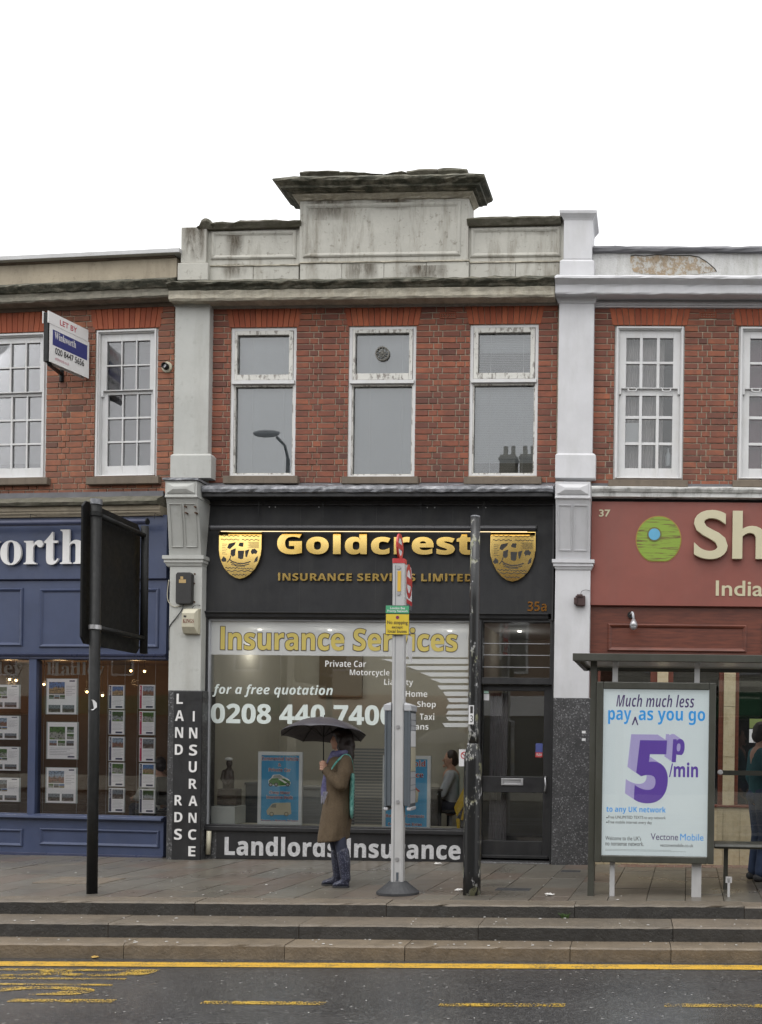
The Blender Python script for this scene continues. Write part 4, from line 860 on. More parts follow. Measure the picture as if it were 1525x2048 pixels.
wB, rB = sash(L, LB, -35, 665, 93, 958, [(-12, 18), (21.5, 49), (52, 79)], [(r0 + 5, r1 + 5) for r0, r1 in rowsL], 'sash window cut by the left edge', horns=True, sill=(-60, 955.5, 94, 969.5), glassm=gl_left)
m_blindd = paint('dusty_blind', (.27, .27, .28, 1), .6, .1, 4); blind(L, wA, rA[0] + .08, rA[1] - .08, rA[2] + .04, rA[3] - .05, -.19, m_blindd, .022, 1.25)
blind(L, wB, rB[0] + .08, rB[1] - .08, rB[2] + .25, rB[3] - .05, -.19, m_blindd, .022, 1.25)
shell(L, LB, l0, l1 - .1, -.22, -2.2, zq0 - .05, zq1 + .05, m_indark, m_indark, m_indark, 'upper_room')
sX = L.S(345, 590, .1)
b = B(); b.mould(L, l0, l1, -.2, 0, [(.02, zl(620)), (.03, zl(616)), (.03, zl(612)), (.06, zl(608)), (.07, zl(601))], False, False, 16, .003); b.build('architrave', m_sandd, LB)
b = B(); b.mould(L, l0, l1 + .06, -.3, 0, [(.14, zl(602, .15)), (.2, zl(600.5, .2)), (.22, zl(598, .2)), (.21, zl(590, .2)), (.22, zl(583, .2))], False, False, 40, .005, seed=31); b.build('cornice_band', stone('dull_flaking_stone', (.27, .25, .2, 1), (.12, .1, .07, 1), .7, (.06, .06, .045, 1), .4, 4.0, .6), LB)
b = B(); b.mould(L, l0, l1 + .06, -.3, 0, [(.2, zl(583.5, .22)), (.24, zl(580, .24)), (.26, zl(574, .26)), (.29, zl(567, .28)), (.29, zl(564.5, .28)), (.04, zl(562, .04))], False, False, 40, .006, seed=32); b.build('cornice_crown', m_crown, LB)
cuts = [l0, L.S(2, 545), l1 + .04]
for x0, x1 in zip(cuts, cuts[1:]): b = B(); b.fbox(L, x0 + .002, x1 - .002, -.3, .03, zl(568, .03), zl(523, .03)); b.build('parapet_stone', m_sand, LB, bevel=.006)
cuts = [l0, L.S(98, 520), l1 + .03]
for x0, x1 in zip(cuts, cuts[1:]): b = B(); b.mould(L, x0 + .002, x1 - .002, -.3, .03, [(.0, zl(524, .03)), (.03, zl(521, .05)), (.04, zl(516, .06)), (.06, zl(513, .08))], False, False, 8, .003); b.build('coping_stone', m_sandd, LB)
b = B(); b.fbox(L, l0, L.S(359, 500, .13), -.4, .13, zl(512.5, .13), zl(503.5, .13)); b.build('metal_coping', m_alu, LB, bevel=.006)
b = B(); b.fbox(L, l0, l1, -4.5, -.31, zq1 + .06, zq1 + .25); b.build('roof', m_lead, LB)
b = B(); b.fbox(L, l0, l1, -4.6, -4.45, 0, zq1 + .2); b.fbox(L, l0 - .2, l0 - .02, -4.6, -.1, -.2, zq1 + .5); b.build('rear_wall', m_mortar, LB)
# string course above the fascia
b = B(); b.fbox(L, l0, l1 - .1, -.2, .03, zl(997, .03), zl(984, .03)); b.build('lead_apron', m_leadb, LB)
b = B(); b.mould(L, l0, l1 - .1, -.2, 0, [(.1, zl(1012, .12)), (.16, zl(1009, .17)), (.18, zl(1003, .18)), (.15, zl(998, .16)), (.03, zl(994, .03))], False, False, 30, .005, seed=40); b.build('string_course_top', m_cope, LB)
b = B(); b.mould(L, l0, l1 - .1, -.2, 0, [(.06, zl(1033, .06)), (.07, zl(1030, .07)), (.09, zl(1026, .09)), (.09, zl(1023, .09)), (.105, zl(1021, .1)), (.11, zl(1012, .11))], False, False, 10, .002); b.build('string_course', m_sand, LB)
le = L.S(334, 1250)
b = B(); b.fbox(L, l0, le, -.1, .03, zl(1159), zl(1033)); fasL = b.build('fascia', m_blue, LB, bevel=.004); fasL['label'] = 'navy fascia board with raised white letters'
ftext('Winkworth', L, 2, 1060, 171, 1130, .06, 'letter', m_lwhite, fasL, st='s', ext=.014, off=.0, split=True, fit='orth')
b = B(); b.mould(L, l0, le, -.1, .0, [(.0, zl(1162)), (.035, zl(1160)), (.045, zl(1158.5))], False, False); b.build('fascia_bead', m_blued, LB)
b = B(); b.fbox(L, l0, le, -.1, .012, zl(1312), zl(1162)); pn = b.build('shopfront_panel', m_blue, LB)
raised(L, pn, 80, 1177.5, 318, 1295.5, .012, .045, .022, m_blue); raised(L, pn, -190, 1177, 46, 1292, .012, .045, .022, m_blue)
b = B(); b.mould(L, l0, le, -.1, 0, [(.0, zl(1320)), (.02, zl(1318)), (.02, zl(1314)), (.04, zl(1312)), (.045, zl(1309)), (.012, zl(1307.5))], False, False); b.build('window_head', m_blued, LB)
gz0, gz1 = zl(1630), zl(1317)
hl = [(L.S(72, 1470), L.S(331, 1470), gz0, gz1), (L.S(-196, 1470), L.S(57, 1470), gz0, gz1)]
b = B(); b.grid(L, l0, le, gz0 - .02, gz1 + .01, -.1, .01, hl); swl = b.build('shop_window', m_blue, LB, bevel=.006)
for h in hl: b = B(); b.fbox(L, h[0] - .01, h[1] + .01, -.05, -.042, h[2] - .01, h[3] + .01); b.build('pane', m_glassl, swl)
b = B(); b.mould(L, l0, le, -.1, .0, [(.02, gz0 - .065), (.06, gz0 - .06), (.075, gz0 - .045), (.07, gz0 - .02), (.0, gz0 - .008)], False, False); b.build('sill', m_blue, swl)
b = B(); b.fbox(L, l0, le, -.1, .012, zl(1713), gz0 - .062); rl = b.build('stall_riser', m_blue, LB, bevel=.003)
raised(L, rl, 80, 1659, 319, 1693, .012, .04, .02, m_blue); raised(L, rl, -190, 1656, 46, 1690, .012, .04, .02, m_blue)
b = B(); b.fbox(L, l0, le, -.08, .03, zl(1717), zl(1708)); b.build('riser_foot', m_blued, rl, bevel=.004)
b = B(); b.fbox(L, l0, le + .1, -.2, -.03, -.1, zl(1712)); b.build('plinth', m_gran, LB)
m_ghost = flat('dark_window_lettering', (.055, .043, .032, 1))
ftext('Hadley', L, 92, 1324, 209, 1358, -.04, 'lettering', m_ghost, swl, st='s'); ftext('Hadley', L, -86, 1322, 46, 1356, -.04, 'lettering', m_ghost, swl, st='s')
shell(L, LB, l0, le - .02, -.1, -2.4, .06, zl(1300), m_inbrown, m_infloor, m_inbrown, 'shop_room')
b = B(); b.fbox(L, l0, le - .05, -.5, -.11, .08, gz0 - .1); b.build('window_shelf', m_inbrown, LB)
lampm = emit('halogen_lamp', (1, .62, .25, 1), 9.0)
for (u, v), wh in zip(((19, 1359), (32, 1361), (88, 1369), (174, 1384), (205, 1391), (262, 1342), (289, 1343)), ('leftmost of all', 'second from the left', 'just left of the big cards', 'just left of the sign post', 'just right of the sign post', 'above the black-striped cards', 'rightmost, above the crimson-striped cards')):
    dd = -1.4; c0 = L.px(u, v, dd); zc = zl(1300) - .003
    h = thing('spotlight', 'small lit halogen spotlight inside the estate agent, ' + wh, 'lamp', L.w(c0[0], dd, c0[1]), 'halogen spots in the estate agent')
    b = B(); b.ball(L.w(c0[0], dd, c0[1]), .016, n=8, m=6); b.build('bulb', lampm, h, smooth=True)
    b = B(); p = L.w(c0[0], dd, c0[1] + .012); b.tube([p + Vector((0, 0, .0)), p + Vector((0, 0, .04))], [.035, .012], 10, caps=False); b.build('shade', m_steel, h, smooth=True)
    b = B(); b.tube([p + Vector((0, 0, .04)), L.w(c0[0], dd, zc)], .004, 5); b.build('rod', m_post, h)
for u, pw in ((20, 5), (120, 4), (270, 2)):
    pl = bpy.data.lights.new('halogen_light', 'POINT'); pl.energy = pw; pl.color = (1, .66, .32); pl.shadow_soft_size = .06
    po = bpy.data.objects.new('halogen_light', pl); col.objects.link(po); c0 = L.px(u, 1365, -1.5); po.location = L.w(c0[0], -1.5, c0[1])

# ================================================================== RIGHT BUILDING (restaurant)
RB = thing('restaurant_building', 'red brick building with white pilaster and brown restaurant shopfront at the right', 'building', R.w(1.5, 0, 0)); rb0 = RB.location.copy()
r0_, r1_ = R.S(1186, 800), R.S(1720, 800)
zr = lambda v, d=.0, u=1350: R.Z(u, v, d)
zk0, zk1 = zr(985), zr(613)
RW1r = (R.S(1228.5, 800), R.S(1368.5, 800), R.Z(1300, 960), R.Z(1300, 650.5)); RW2r = (R.S(1476.5, 800), R.S(1617, 800), R.Z(1545, 960), R.Z(1545, 651.5))
b = B(); b.grid(R, r0_ - .06, r1_, zk0, zk1 + .1, -.22, -.011, [RW1r, RW2r]); wallR = b.build('brick_wall', m_mortar, RB)
archR = [(h[0] - .03, h[1] + .03, h[3] - .002, zk1 - .004) for h in (RW1r, RW2r)]
abR = R.rect(1399.5, 623, 1434, 636)
lay_bricks(R, r0_, r1_, zk0, zk1 - .004, [RW1r, RW2r, abR] + archR, wallR, rb0, 300, 15, 'right')
for i, a in enumerate(archR): flat_arch(R, a[0], a[1], a[2] + .004, a[3], wallR, 13, i + 17)
airbrick(R, abR, wallR)
rowsR = [(676, 723), (728, 775), (789.6, 830), (836, 883), (888.6, 935)]
colsR = [(1252, 1279), (1285, 1313), (1319, 1346)]
wC, rC = sash(R, RB, 1229, 650.5, 1369.5, 959, colsR, rowsR, 'sash window with pale curtains and a bottle on the sill inside', horns=True, sill=(1217, 959.5, 1377, 973), handles=True, glassm=glass('clear_upstairs_glass', (.92, .93, .93, 1), .9, .012))
wD, rD = sash(R, RB, 1477, 651.5, 1617.5, 960, [(c0 + 248, c1 + 248) for c0, c1 in colsR], [(r0 + 1, r1 + 1) for r0, r1 in rowsR], 'sash window with mauve blind cut by the right edge', horns=True, sill=(1466.5, 960.5, 1627, 974), handles=True, glassm=MATS['clear_upstairs_glass'])
b = B(); b.fbox(R, rD[0] + .05, rD[1] - .05, -.22, -.2, rD[2], rD[3]); b.build('roller_blind', m_purple, wD)
def curtain(s0, s1, z0, z1, d, folds, amp, seed):
    rnd = random.Random(seed); b = B(); n = folds * 8; rows = 8; rings = []
    for k in range(rows + 1):
        f = k / rows; rings.append([R.w(s0 + (s1 - s0) * i / n * (1 - .12 * f * math.sin(f * 2)), d + amp * math.sin(2 * math.pi * folds * i / n + 1.3 * f) * (.6 + .5 * f), z1 + (z0 - z1) * f) for i in range(n + 1)])
    b.loft(rings, False, False); return b.build('curtain', m_curtain, wC, smooth=True)
curtain(rC[0] + .05, rC[0] + (rC[1] - rC[0]) * .62, rC[2] + .05, rC[3] - .05, -.21, 9, .018, 1); curtain(rC[0] + (rC[1] - rC[0]) * .6, rC[0] + (rC[1] - rC[0]) * .71, rC[2] + .05, rC[3] - .05, -.2, 3, .015, 2)
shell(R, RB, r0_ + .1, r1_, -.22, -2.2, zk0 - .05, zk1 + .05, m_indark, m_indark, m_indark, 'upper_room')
b = B(); c0 = R.px(1337, 933, -.16)
prof = [(0, .0), (.032, .0), (.034, .02), (.034, .12), (.03, .15), (.014, .18), (.012, .21), (.015, .215), (.012, .225), (0, .225)]; n = 14
b.loft([[R.w(c0[0] + r_ * math.cos(2 * math.pi * i / n), -.16 + r_ * math.sin(2 * math.pi * i / n), c0[1] + h) for i in range(n)] for r_, h in prof], False)
tag(b.build('bottle', flat('clear_bottle', (.45, .48, .5, 1), .1), None, smooth=True), 'small pale bottle standing inside the curtained sash window', 'bottle')
b = B(); b.fbox(R, rC[0] + .12, rC[0] + .31, -.152, -.148, R.Z(1265, 882), R.Z(1265, 838)); b.build('paper_sheet', m_stkw, wC)
# entablature
b = B(); b.mould(R, r0_ - .02, r1_, -.2, 0, [(.035, zr(614.5, .03)), (.035, zr(611, .03)), (.05, zr(610, .05)), (.05, zr(606, .05)), (.07, zr(604.5, .07)), (.03, zr(603, .04)), (.05, zr(595, .05)), (.1, zr(588, .1))], False, False, 6, .001); b.build('architrave', m_white, RB)
sPL = R.S(1112, 575, .2)
b = B(); b.mould(R, sPL, r1_, -.3, .0, [(.2, zr(589, .2)), (.235, zr(588, .24)), (.245, zr(585, .25)), (.245, zr(572, .25)), (.25, zr(569, .25)), (.3, zr(560, .3)), (.32, zr(556, .32)), (.32, zr(552, .32)), (.05, zr(550, .05))], False, False, 34, .004, seed=51); b.build('cornice', m_white, RB)
b = B(); b.fbox(R, R.S(1186, 525), r1_, -.3, .02, zr(556, .02), zr(500, .02)); par = b.build('parapet', m_plas, RB, bevel=.006)
patch = [(1262, 512), (1272, 510.5), (1290, 512), (1312, 509.5), (1345, 511), (1380, 511), (1398, 514), (1415, 524), (1430, 537), (1434, 543), (1405, 547), (1370, 551), (1340, 551), (1312, 549), (1284, 547), (1268, 543), (1261, 530)]
b = B(); b.prism([R.w(*((lambda q: (q[0], .021, q[1]))(R.px(u, v, .021)))) for u, v in patch], R.n * .003); b.build('bare_patch', m_patch, par)
b = B()
for (u, v), (u2, v2) in zip(patch[:10], patch[1:10]):
    p, q_ = R.px(u, v, .02), R.px(u2, v2, .02); b.tube([R.w(p[0], .022, p[1]), R.w(q_[0], .022, q_[1])], .007, 5)
b.build('plaster_edge', m_gap, par)
b = B(); b.mould(R, R.S(1187, 497, .05), r1_, -.4, .02, [(.02, zr(504, .05)), (.05, zr(502, .07)), (.06, zr(496, .08)), (.05, zr(491.5, .08)), (0, zr(490.5, .04))], False, False, 24, .007, seed=52); b.build('lead_coping', m_leadb, RB)
b = B(); b.fbox(R, R.S(1125, 500), r1_, -4.5, -.31, zk1 + .06, zk1 + .25); b.build('roof', m_lead, RB)
b = B(); b.fbox(R, R.S(1112, 500), r1_, -4.6, -4.45, 0, zk1 + .2); b.fbox(R, r1_, r1_ + .2, -4.6, -.1, -.2, zk1 + .5); b.build('rear_wall', m_mortar, RB)
# white pilaster, console, pedestal
pil(R, RB, 1117, 1187.5, 606, 908, .10, m_white, 'pilaster')
s0, s1 = R.S(1118.5, 600, .1), R.S(1189, 600, .1); z0, z1 = R.Z(1153, 606.5, .1), R.Z(1153, 587, .15)
b = B(); b.mould(R, s0, s1, -.2, .10, [(.0, z0), (.01, z0 + .004), (.01, z0 + .02), (.02, z0 + .025), (.035, z0 + .06), (.06, z0 + .085), (.06, z1 + .02)]); b.build('pilaster_cap', m_white, RB)
s0, s1, z0, z1 = R.rect(1111, 905, 1192, 956, .13); b = B(); b.mould(R, s0, s1, -.2, .13, [(0, z0), (0, z1 - .03), (-.012, z1 - .015), (-.03, z1)]); b.build('pilaster_base', m_white, RB, bevel=.005)
console(R, RB, 1110.5, 1182, 1112, 1180.5, 963, 994, 1120, .38, .16, m_white, False)
pcap(R, RB, 1108, 1186, 1120, 1141, .15, m_white)
lpR = pil(R, RB, 1109.5, 1180, 1140, 1398, .15, m_white, 'pilaster')
s0, s1, z0, z1 = R.rect(1105.5, 1396, 1179, 1733, .16); b = B(); b.fbox(R, s0, s1, -.2, .16, -.05, z1); b.build('plinth', m_gran, RB, bevel=.004)
for v in (1462, 1477): sticker(R, 1164.5, v, 1172, v + 5, .1625, m_stkw, lpR)
s0, s1, z0, z1 = R.rect(1128, 437, 1185.5, 518, .1); b = B(); b.fbox(R, s0, s1, -.35, .1, z0, z1); b.build('pedestal', m_white, RB, bevel=.008)
z2 = R.Z(1156, 420.5, .13); b = B(); b.mould(R, s0, s1, -.35, .1, [(0, z1 - .02), (.01, z1), (.035, z1 + .03), (.05, z1 + .045), (.055, z2 - .01), (.05, z2)]); b.build('pedestal_cap', m_white, RB)
s0, s1, z0, z1 = R.rect(1120, 516, 1189, 556, .13); b = B(); b.mould(R, s0, s1, -.3, .13, [(0, z0), (0, z1 - .03), (-.03, z1)]); b.build('pedestal_base', m_white, RB, bevel=.008)
# shopfront
rs0 = R.S(1183, 1100)
b = B(); b.fbox(R, r0_, r1_, -.15, .01, zr(980), zr(968)); b.build('flashing', m_leadb, RB)
b = B(); b.mould(R, rs0, r1_, -.1, 0, [(.13, zr(994.5, .14)), (.15, zr(994, .15)), (.15, zr(986, .15)), (.17, zr(984, .17)), (.19, zr(978, .19)), (.19, zr(975, .19)), (.02, zr(973, .02))], False, False, 20, .003); b.build('shop_cornice', paint('flaking_white_paint', (.6, .6, .58, 1), .7, .15, 5, .4, grime=(.08, .075, .06, 1), gamt=.95, stretch=(1, 1, .4)), RB)
b = B(); b.fbox(R, rs0, r1_, -.1, .02, zr(1008), zr(994)); b.build('fascia_recess', m_black, RB)
b = B(); b.fbox(R, rs0 + .004, r1_, -.08, .09, zr(1212, .09), zr(1004, .09)); fasR = b.build('fascia', m_red, RB, bevel=.004); fasR['label'] = 'brick red fascia board with cream letters and a green disc'
m_lcream = flat('cream_letter', (.50, .46, .31, 1), .4)
ftext('Sh', R, 1389, 1021.5, 1532, 1119, .13, 'letter', [m_lcream], fasR, ext=.02, off=.014, split=True, bevel=.004)
ftext('India', R, 1432.5, 1161.5, 1527, 1192.5, .094, 'letter', m_lcream, fasR, ext=.003, off=.012, split=True)
ftext('37', R, 1199, 1019, 1221.5, 1033.5, .093, 'house_number', m_lcream, fasR, ext=.002, off=.02)
def disc(fr, u, v, ru, rv, d, mat, parent, name, cut=None, th=.004, n=40):
    c0 = fr.px(u, v, d); a, c, e, f = fr.rect(u - ru, v - rv, u + ru, v + rv, d); rx, rz = (c - a) / 2, (f - e) / 2
    pts = []
    for i in range(n):
        t = 2 * math.pi * i / n; x, y = rx * math.cos(t), rz * math.sin(t)
        if cut is not None: y = max(y, -cut * rz)
        pts.append(fr.w(c0[0] + x, d - th, c0[1] + y))
    b = B(); b.prism(pts, fr.n * th); return b.build(name, mat, parent)
def lime():
    g = N('lime_stripes'); f = g.ramp(g.noise(4, 4, .6, (1, 1, 14)), .5, .62); g.color(g.mix(f, (.20, .30, .03, 1), (.12, .075, .02, 1))); g.rough(.5); return g.m
disc(R, 1318, 1079.5, 46, 48, .094, m_goldf, fasR, 'logo_rim', .92); disc(R, 1318, 1079.5, 44, 46, .099, lime(), fasR, 'logo_disc', .92); disc(R, 1309.5, 1068.5, 14.5, 14.5, .104, flat('olive', (.13, .13, .03, 1)), fasR, 'logo_dot'); disc(R, 1309.5, 1068.5, 11.5, 11.5, .108, flat('sky_blue', (.10, .34, .52, 1)), fasR, 'logo_dot')
b = B(); b.fbox(R, rs0, r1_, -.08, .03, zr(1326), zr(1212) - .003); wp = b.build('timber_panel', m_wood, RB)
raised(R, wp, 1216, 1249, 1494, 1304, .03, .05, .025, m_wood); raised(R, wp, 1524, 1250, 1700, 1305, .03, .05, .025, m_wood)
# ground floor behind the shelter
rz0 = .02; zs = zr(1613); zh = zr(1326)
jambs = [(1183, 1200), (1208, 1212), (1300, 1313), (1336, 1346), (1438, 1447), (1471, 1478)]
piers = [(1313.5, 1335.5), (1447.5, 1470.5)]
wins = [(1200, 1300), (1346, 1438), (1478, 1640)]
hl = [(R.S(u0, 1470), R.S(u1, 1470), zs + .03, zh - .02) for u0, u1 in wins]
b = B(); b.grid(R, rs0, R.S(1650, 1470), zs - .01, zh + .01, -.1, .0, hl); tw = b.build('timber_window', m_wood, RB, bevel=.004)
for h in hl:
    b = B(); b.fbox(R, h[0] - .01, h[1] + .01, -.06, -.052, h[2] - .01, h[3] + .01); b.build('pane', m_glassd, tw)
for u0, u1 in piers:
    b = B(); a, c = R.S(u0, 1500, .06), R.S(u1, 1500, .06); zt = [zs, zs + (zh - zs) * .35, zs + (zh - zs) * .7, zh + .02]
    for k in range(3): b = B(); b.fbox(R, a, c, -.05, .05 + .003 * k, zt[k] + .001, zt[k + 1] - .001); b.build('stone_pier', m_marble, RB, bevel=.003)
nx = 14; sa, sb = rs0, R.S(1650, 1680)
for i in range(nx):
    for k in range(2):
        b = B(); x0, x1 = sa + (sb - sa) * i / nx, sa + (sb - sa) * (i + 1) / nx; zz0, zz1 = (-.03, zs * .45) if k == 0 else (zs * .45, zs); b.fbox(R, x0 + .0015, x1 - .0015, -.1, .06, zz0 + .001, zz1 - .001); b.build('stone_tile', m_marble, RB, bevel=.002)
b = B(); b.fbox(R, sa, sb, -.1, .08, zs, zs + .028); b.build('timber_sill', m_wood, RB, bevel=.005)
shell(R, RB, rs0 + .02, R.S(1700, 1470), -.1, -2.4, rz0, zh, m_indark, m_infloor, m_indark, 'restaurant_room')
st = sticker(R, 1499.5, 1459, 1545, 1486, -.05, m_stkw, tw, 'window_notice'); sticker(R, 1500, 1438, 1545, 1457, -.05, flat('green_notice', (.16, .2, .06, 1)), tw, 'window_notice')
ftext('TAKE', R, 1505.5, 1461, 1519, 1467, -.048, 'lettering', m_ink, st); ftext('SE', R, 1511, 1471, 1518, 1477, -.048, 'lettering', m_ink, st); ftext('AVA', R, 1507.5, 1480.5, 1518, 1485.5, -.048, 'lettering', m_ink, st)

# ================================================================== ACROSS THE STREET (seen only as reflections)
m_render = paint('cream_render', (.50, .47, .39, 1), .8, .1, 1); m_slate = paint('slate_roof', (.07, .07, .08, 1), .7, .2, 3); m_dkwin = flat('dark_window', (.02, .02, .022, 1), .15)
def opposite(x0, x1, y, eave, ridge, mwall, mfas, label, chim, ch_h=.5):
    t = thing('terrace_house', label, 'building', ((x0 + x1) / 2, y, 0), 'terrace across the street')
    b = B(); b.box(x0, x1 - .02, y - 7, y, -.4, eave); b.build('wall', mwall, t)
    b = B(); b.add([(x0 - .1, y + .3, eave), (x1 + .08, y + .3, eave), (x1 + .08, y - 3.5, ridge), (x0 - .1, y - 3.5, ridge), (x0 - .1, y - 7.3, eave), (x1 + .08, y - 7.3, eave)], [(0, 1, 2, 3), (3, 2, 5, 4), (0, 3, 4), (1, 5, 2), (0, 4, 5, 1)]); rf = b.build('roof', m_slate, t)
    for cx in chim:
        b = B(); b.box(cx - .3, cx + .3, y - 3.8, y - 3.2, ridge - .8, ridge + ch_h); b.box(cx - .35, cx + .35, y - 3.85, y - 3.15, ridge + ch_h - .18, ridge + ch_h - .1)
        for k in (-.15, .15): b.tube([(cx + k, y - 3.5, ridge + ch_h), (cx + k, y - 3.5, ridge + ch_h + .4)], .09, 8)
        b.build('chimney', m_render, rf)
    n = max(1, int((x1 - x0) / 2.4))
    for i in range(n):
        cx = x0 + (x1 - x0) * (i + .5) / n; b = B(); b.box(cx - .5, cx + .5, y, y + .04, 4.0, 5.7); f = b.build('window', m_wwood, t); b = B(); b.box(cx - .42, cx + .42, y + .041, y + .05, 4.08, 5.62); b.build('pane', m_dkwin, f)
    b = B(); b.box(x0 + .1, x1 - .12, y, y + .15, 2.5, 3.2); b.build('fascia', mfas, t)
    b = B(); b.box(x0 + .2, x1 - .22, y, y + .06, .2, 2.45); b.build('shop_window', m_dkwin, t)
    b = B(); b.box(x0 + .1, x1 - .12, y, y + .1, -.36, .2); b.build('stall_riser', m_render, t)
    return t
m_green = flat('green_fascia', (.02, .09, .04, 1)); m_orng = flat('orange_fascia', (.3, .1, .03, 1)); m_opb = flat('brown_brickwork', (.18, .09, .06, 1), .85)
cols_o = [(-42, -29, 6.8, 8.6, m_render, m_opb), (-29, -21, 7.0, 8.9, m_opb, m_green), (-21, -14.4, 6.6, 8.7, m_render, m_green), (-14.4, -8.2, 7.1, 9.2, m_render, m_orng), (-8.2, -1.5, 7.2, 9.3, m_opb, m_lwhite), (-1.5, 7, 6.7, 8.6, m_render, m_green), (7, 18, 6.9, 8.9, m_opb, m_black)]
words_o = ['farthest left', 'brown brick with green fascia', 'cream rendered with long green fascia', 'cream rendered with orange fascia', 'brown brick with white fascia', 'cream rendered, right of the white fascia', 'farthest right']
for (x0, x1, e, r_, mw, mf), wd in zip(cols_o, words_o): opposite(x0, x1, -9.0, e, r_, mw, mf, 'terraced shop and roof across the street, ' + wd, [x0 + .55, x0 + 1.35] if x0 == -8.2 else [x1 - 1.0], 3.1 if x0 == -8.2 else .5)
# street lamp across the road, mirrored in the first-floor window
lt = thing('street_lamp', 'tall street lamp across the road mirrored in the left upstairs window', 'street lamp', (-11.4, -2.0, -.36))
b = B(); b.tube([(-11.4, -2.0, -.36), (-11.4, -2.0, 9.4)], [.09, .05], 10); b.tube([(-11.4, -2.0, 9.4), (-11.5, -2.0, 9.8), (-11.75, -2.0, 10.05)], .04, 8); b.build('column', m_post, lt, smooth=True)
b = B(); b.ball((-12.05, -2.0, 10.16), .4, .16, .1); b.build('lantern', m_lgrey, lt, smooth=True)

# ================================================================== WALL-MOUNTED THINGS
def trough(fr, u0, v0, u1, v1, d, mat, label, rods, lit):
    s0, z0 = fr.px(u0, v0, d); s1, z1 = fr.px(u1, v1, d); t = thing('trough_light', label, 'lamp', fr.w((s0 + s1) / 2, d, (z0 + z1) / 2)); r_ = .036; n = 14
    zc = (z0 + z1) / 2; b = B(); b.loft([[fr.w(s, d + r_ * math.cos(a), zc + r_ * math.sin(a)) for a in [2 * math.pi * k / n for k in range(n)]] for s in (s0, s1)]); b.build('housing', mat, t, smooth=False)
    for e_ in (s0, s1): b = B(); b.loft([[fr.w(e_ + o_, d + r_ * 1.12 * math.cos(a), zc + r_ * 1.12 * math.sin(a)) for a in [2 * math.pi * k / n for k in range(n)]] for o_ in (-.008, .008)]); b.build('end_cap', m_post, t)
    if lit: b = B(); b.fbox(fr, s0 + .12, s1 - .12, d - .03, d - .012, zc - r_ - .003, zc - r_ + .004); b.build('light_strip', emit('warm_strip', (1, .8, .48, 1), 1.1), t)
    for u, v in rods:
        a, za = fr.px(u, v, .06); b = B(); a2 = fr.S(u, v, d); b.tube([fr.w(a2, .03, za + .01), fr.w(a2, d - .01, za + .006), fr.w(a2, d, zc + r_ * .9)], .0035, 6); b.build('hanger_rod', m_post, t)
trough(C, 422, 1058, 1074, 1055, .2, paint('black_trough', (.03, .03, .034, 1), .35, .2, 4), 'long black trough light hung across the charcoal fascia', [(517, 1010), (646, 1011), (842, 1012), (968, 1010)], True)
trough(L, -200, 1046, 295, 1047, .2, m_blued, 'navy trough light above the white estate agent letters', [(309, 1033), (60, 1034)], False)
# black box and cream alarm box on the grey pilaster
s0, s1, z0, z1 = C.rect(351.5, 1144.5, 383, 1208, .22); b = B(); q = .02
b.loft([[C.w(s0 + x * (s1 - s0), dd, z0 + y * (z1 - z0)) for x, y in ((0, .06), (.06, 0), (.94, 0), (1, .06), (1, .93), (.9, 1), (.1, 1), (0, .93))] for dd in (.151, .225)] )
bb = b.build('outdoor_speaker', paint('black_plastic', (.022, .021, .021, 1), .45, .15, 9), None, bevel=.008); tag(bb, 'tall black plastic box on the grey pilaster', 'wall box')
for u0, v0, u1, v1 in ((358, 1159, 372, 1166), (361, 1153, 366.5, 1158.5)): sticker(C, u0, v0, u1, v1, .2275, flat('gold_label', (.42, .29, .12, 1)), bb, 'gold_label')
s0, s1, z0, z1 = C.rect(364.5, 1217, 391, 1262, .23)
b = B(); b.loft([[C.w(s0, .151, z0 - .04), C.w(s1 + .03, .151, z0 - .04), C.w(s1 + .03, .151, z1 + .01), C.w(s0, .151, z1 + .01)], [C.w(s0 + .0, .2, z0 - .03), C.w(s1 + .02, .2, z0 - .03), C.w(s1 + .02, .2, z1), C.w(s0, .2, z1)], [C.w(s0, .245, z0 + .05), C.w(s1 - .01, .245, z0 + .05), C.w(s1 - .01, .245, z1 - .06), C.w(s0, .245, z1 - .06)]])
al = b.build('alarm_box', m_cream, None, bevel=.006); tag(al, 'cream alarm box below the black box on the grey pilaster', 'alarm box')
ftext('KINGS', C, 366, 1238, 388, 1246, .249, 'lettering', flat('maroon_ink', (.16, .03, .02, 1)), al, st='s'); 
s0, s1, z0, z1 = C.rect(367, 1229.5, 373, 1234.5, .249); b = B(); b.add([C.w(s0 + x * (s1 - s0), .249, z0 + y * (z1 - z0)) for x, y in ((.1, 0), (.9, 0), (1, 1), (.75, .5), (.5, 1), (.25, .5), (0, 1))], [tuple(range(7))]); b.build('crown_mark', m_ink, al)
def cable(fr, pts, r_, mat, name, label):
    b = B(); P = [fr.w(*((lambda q: (q[0], d, q[1]))(fr.px(u, v, d)))) for u, v, d in pts]; out = []
    for i in range(len(P) - 1):
        a, p1, p2, c = P[max(i - 1, 0)], P[i], P[i + 1], P[min(i + 2, len(P) - 1)]
        for k in range(5): t = k / 5; out.append(.5 * ((2 * p1) + (p2 - a) * t + (2 * a - 5 * p1 + 4 * p2 - c) * t * t + (3 * p1 - a - 3 * p2 + c) * t ** 3))
    out.append(P[-1]); b.tube(out, r_, 6); return tag(b.build(name, mat, None, smooth=True), label, 'cable')
cable(C, [(367, 1208, .16), (364, 1220, .165), (352, 1236, .16), (341, 1250, .158), (338, 1262, .155), (338, 1300, .155)], .006, m_rubber, 'black_cable', 'black cable curving down from the black box on the pilaster')
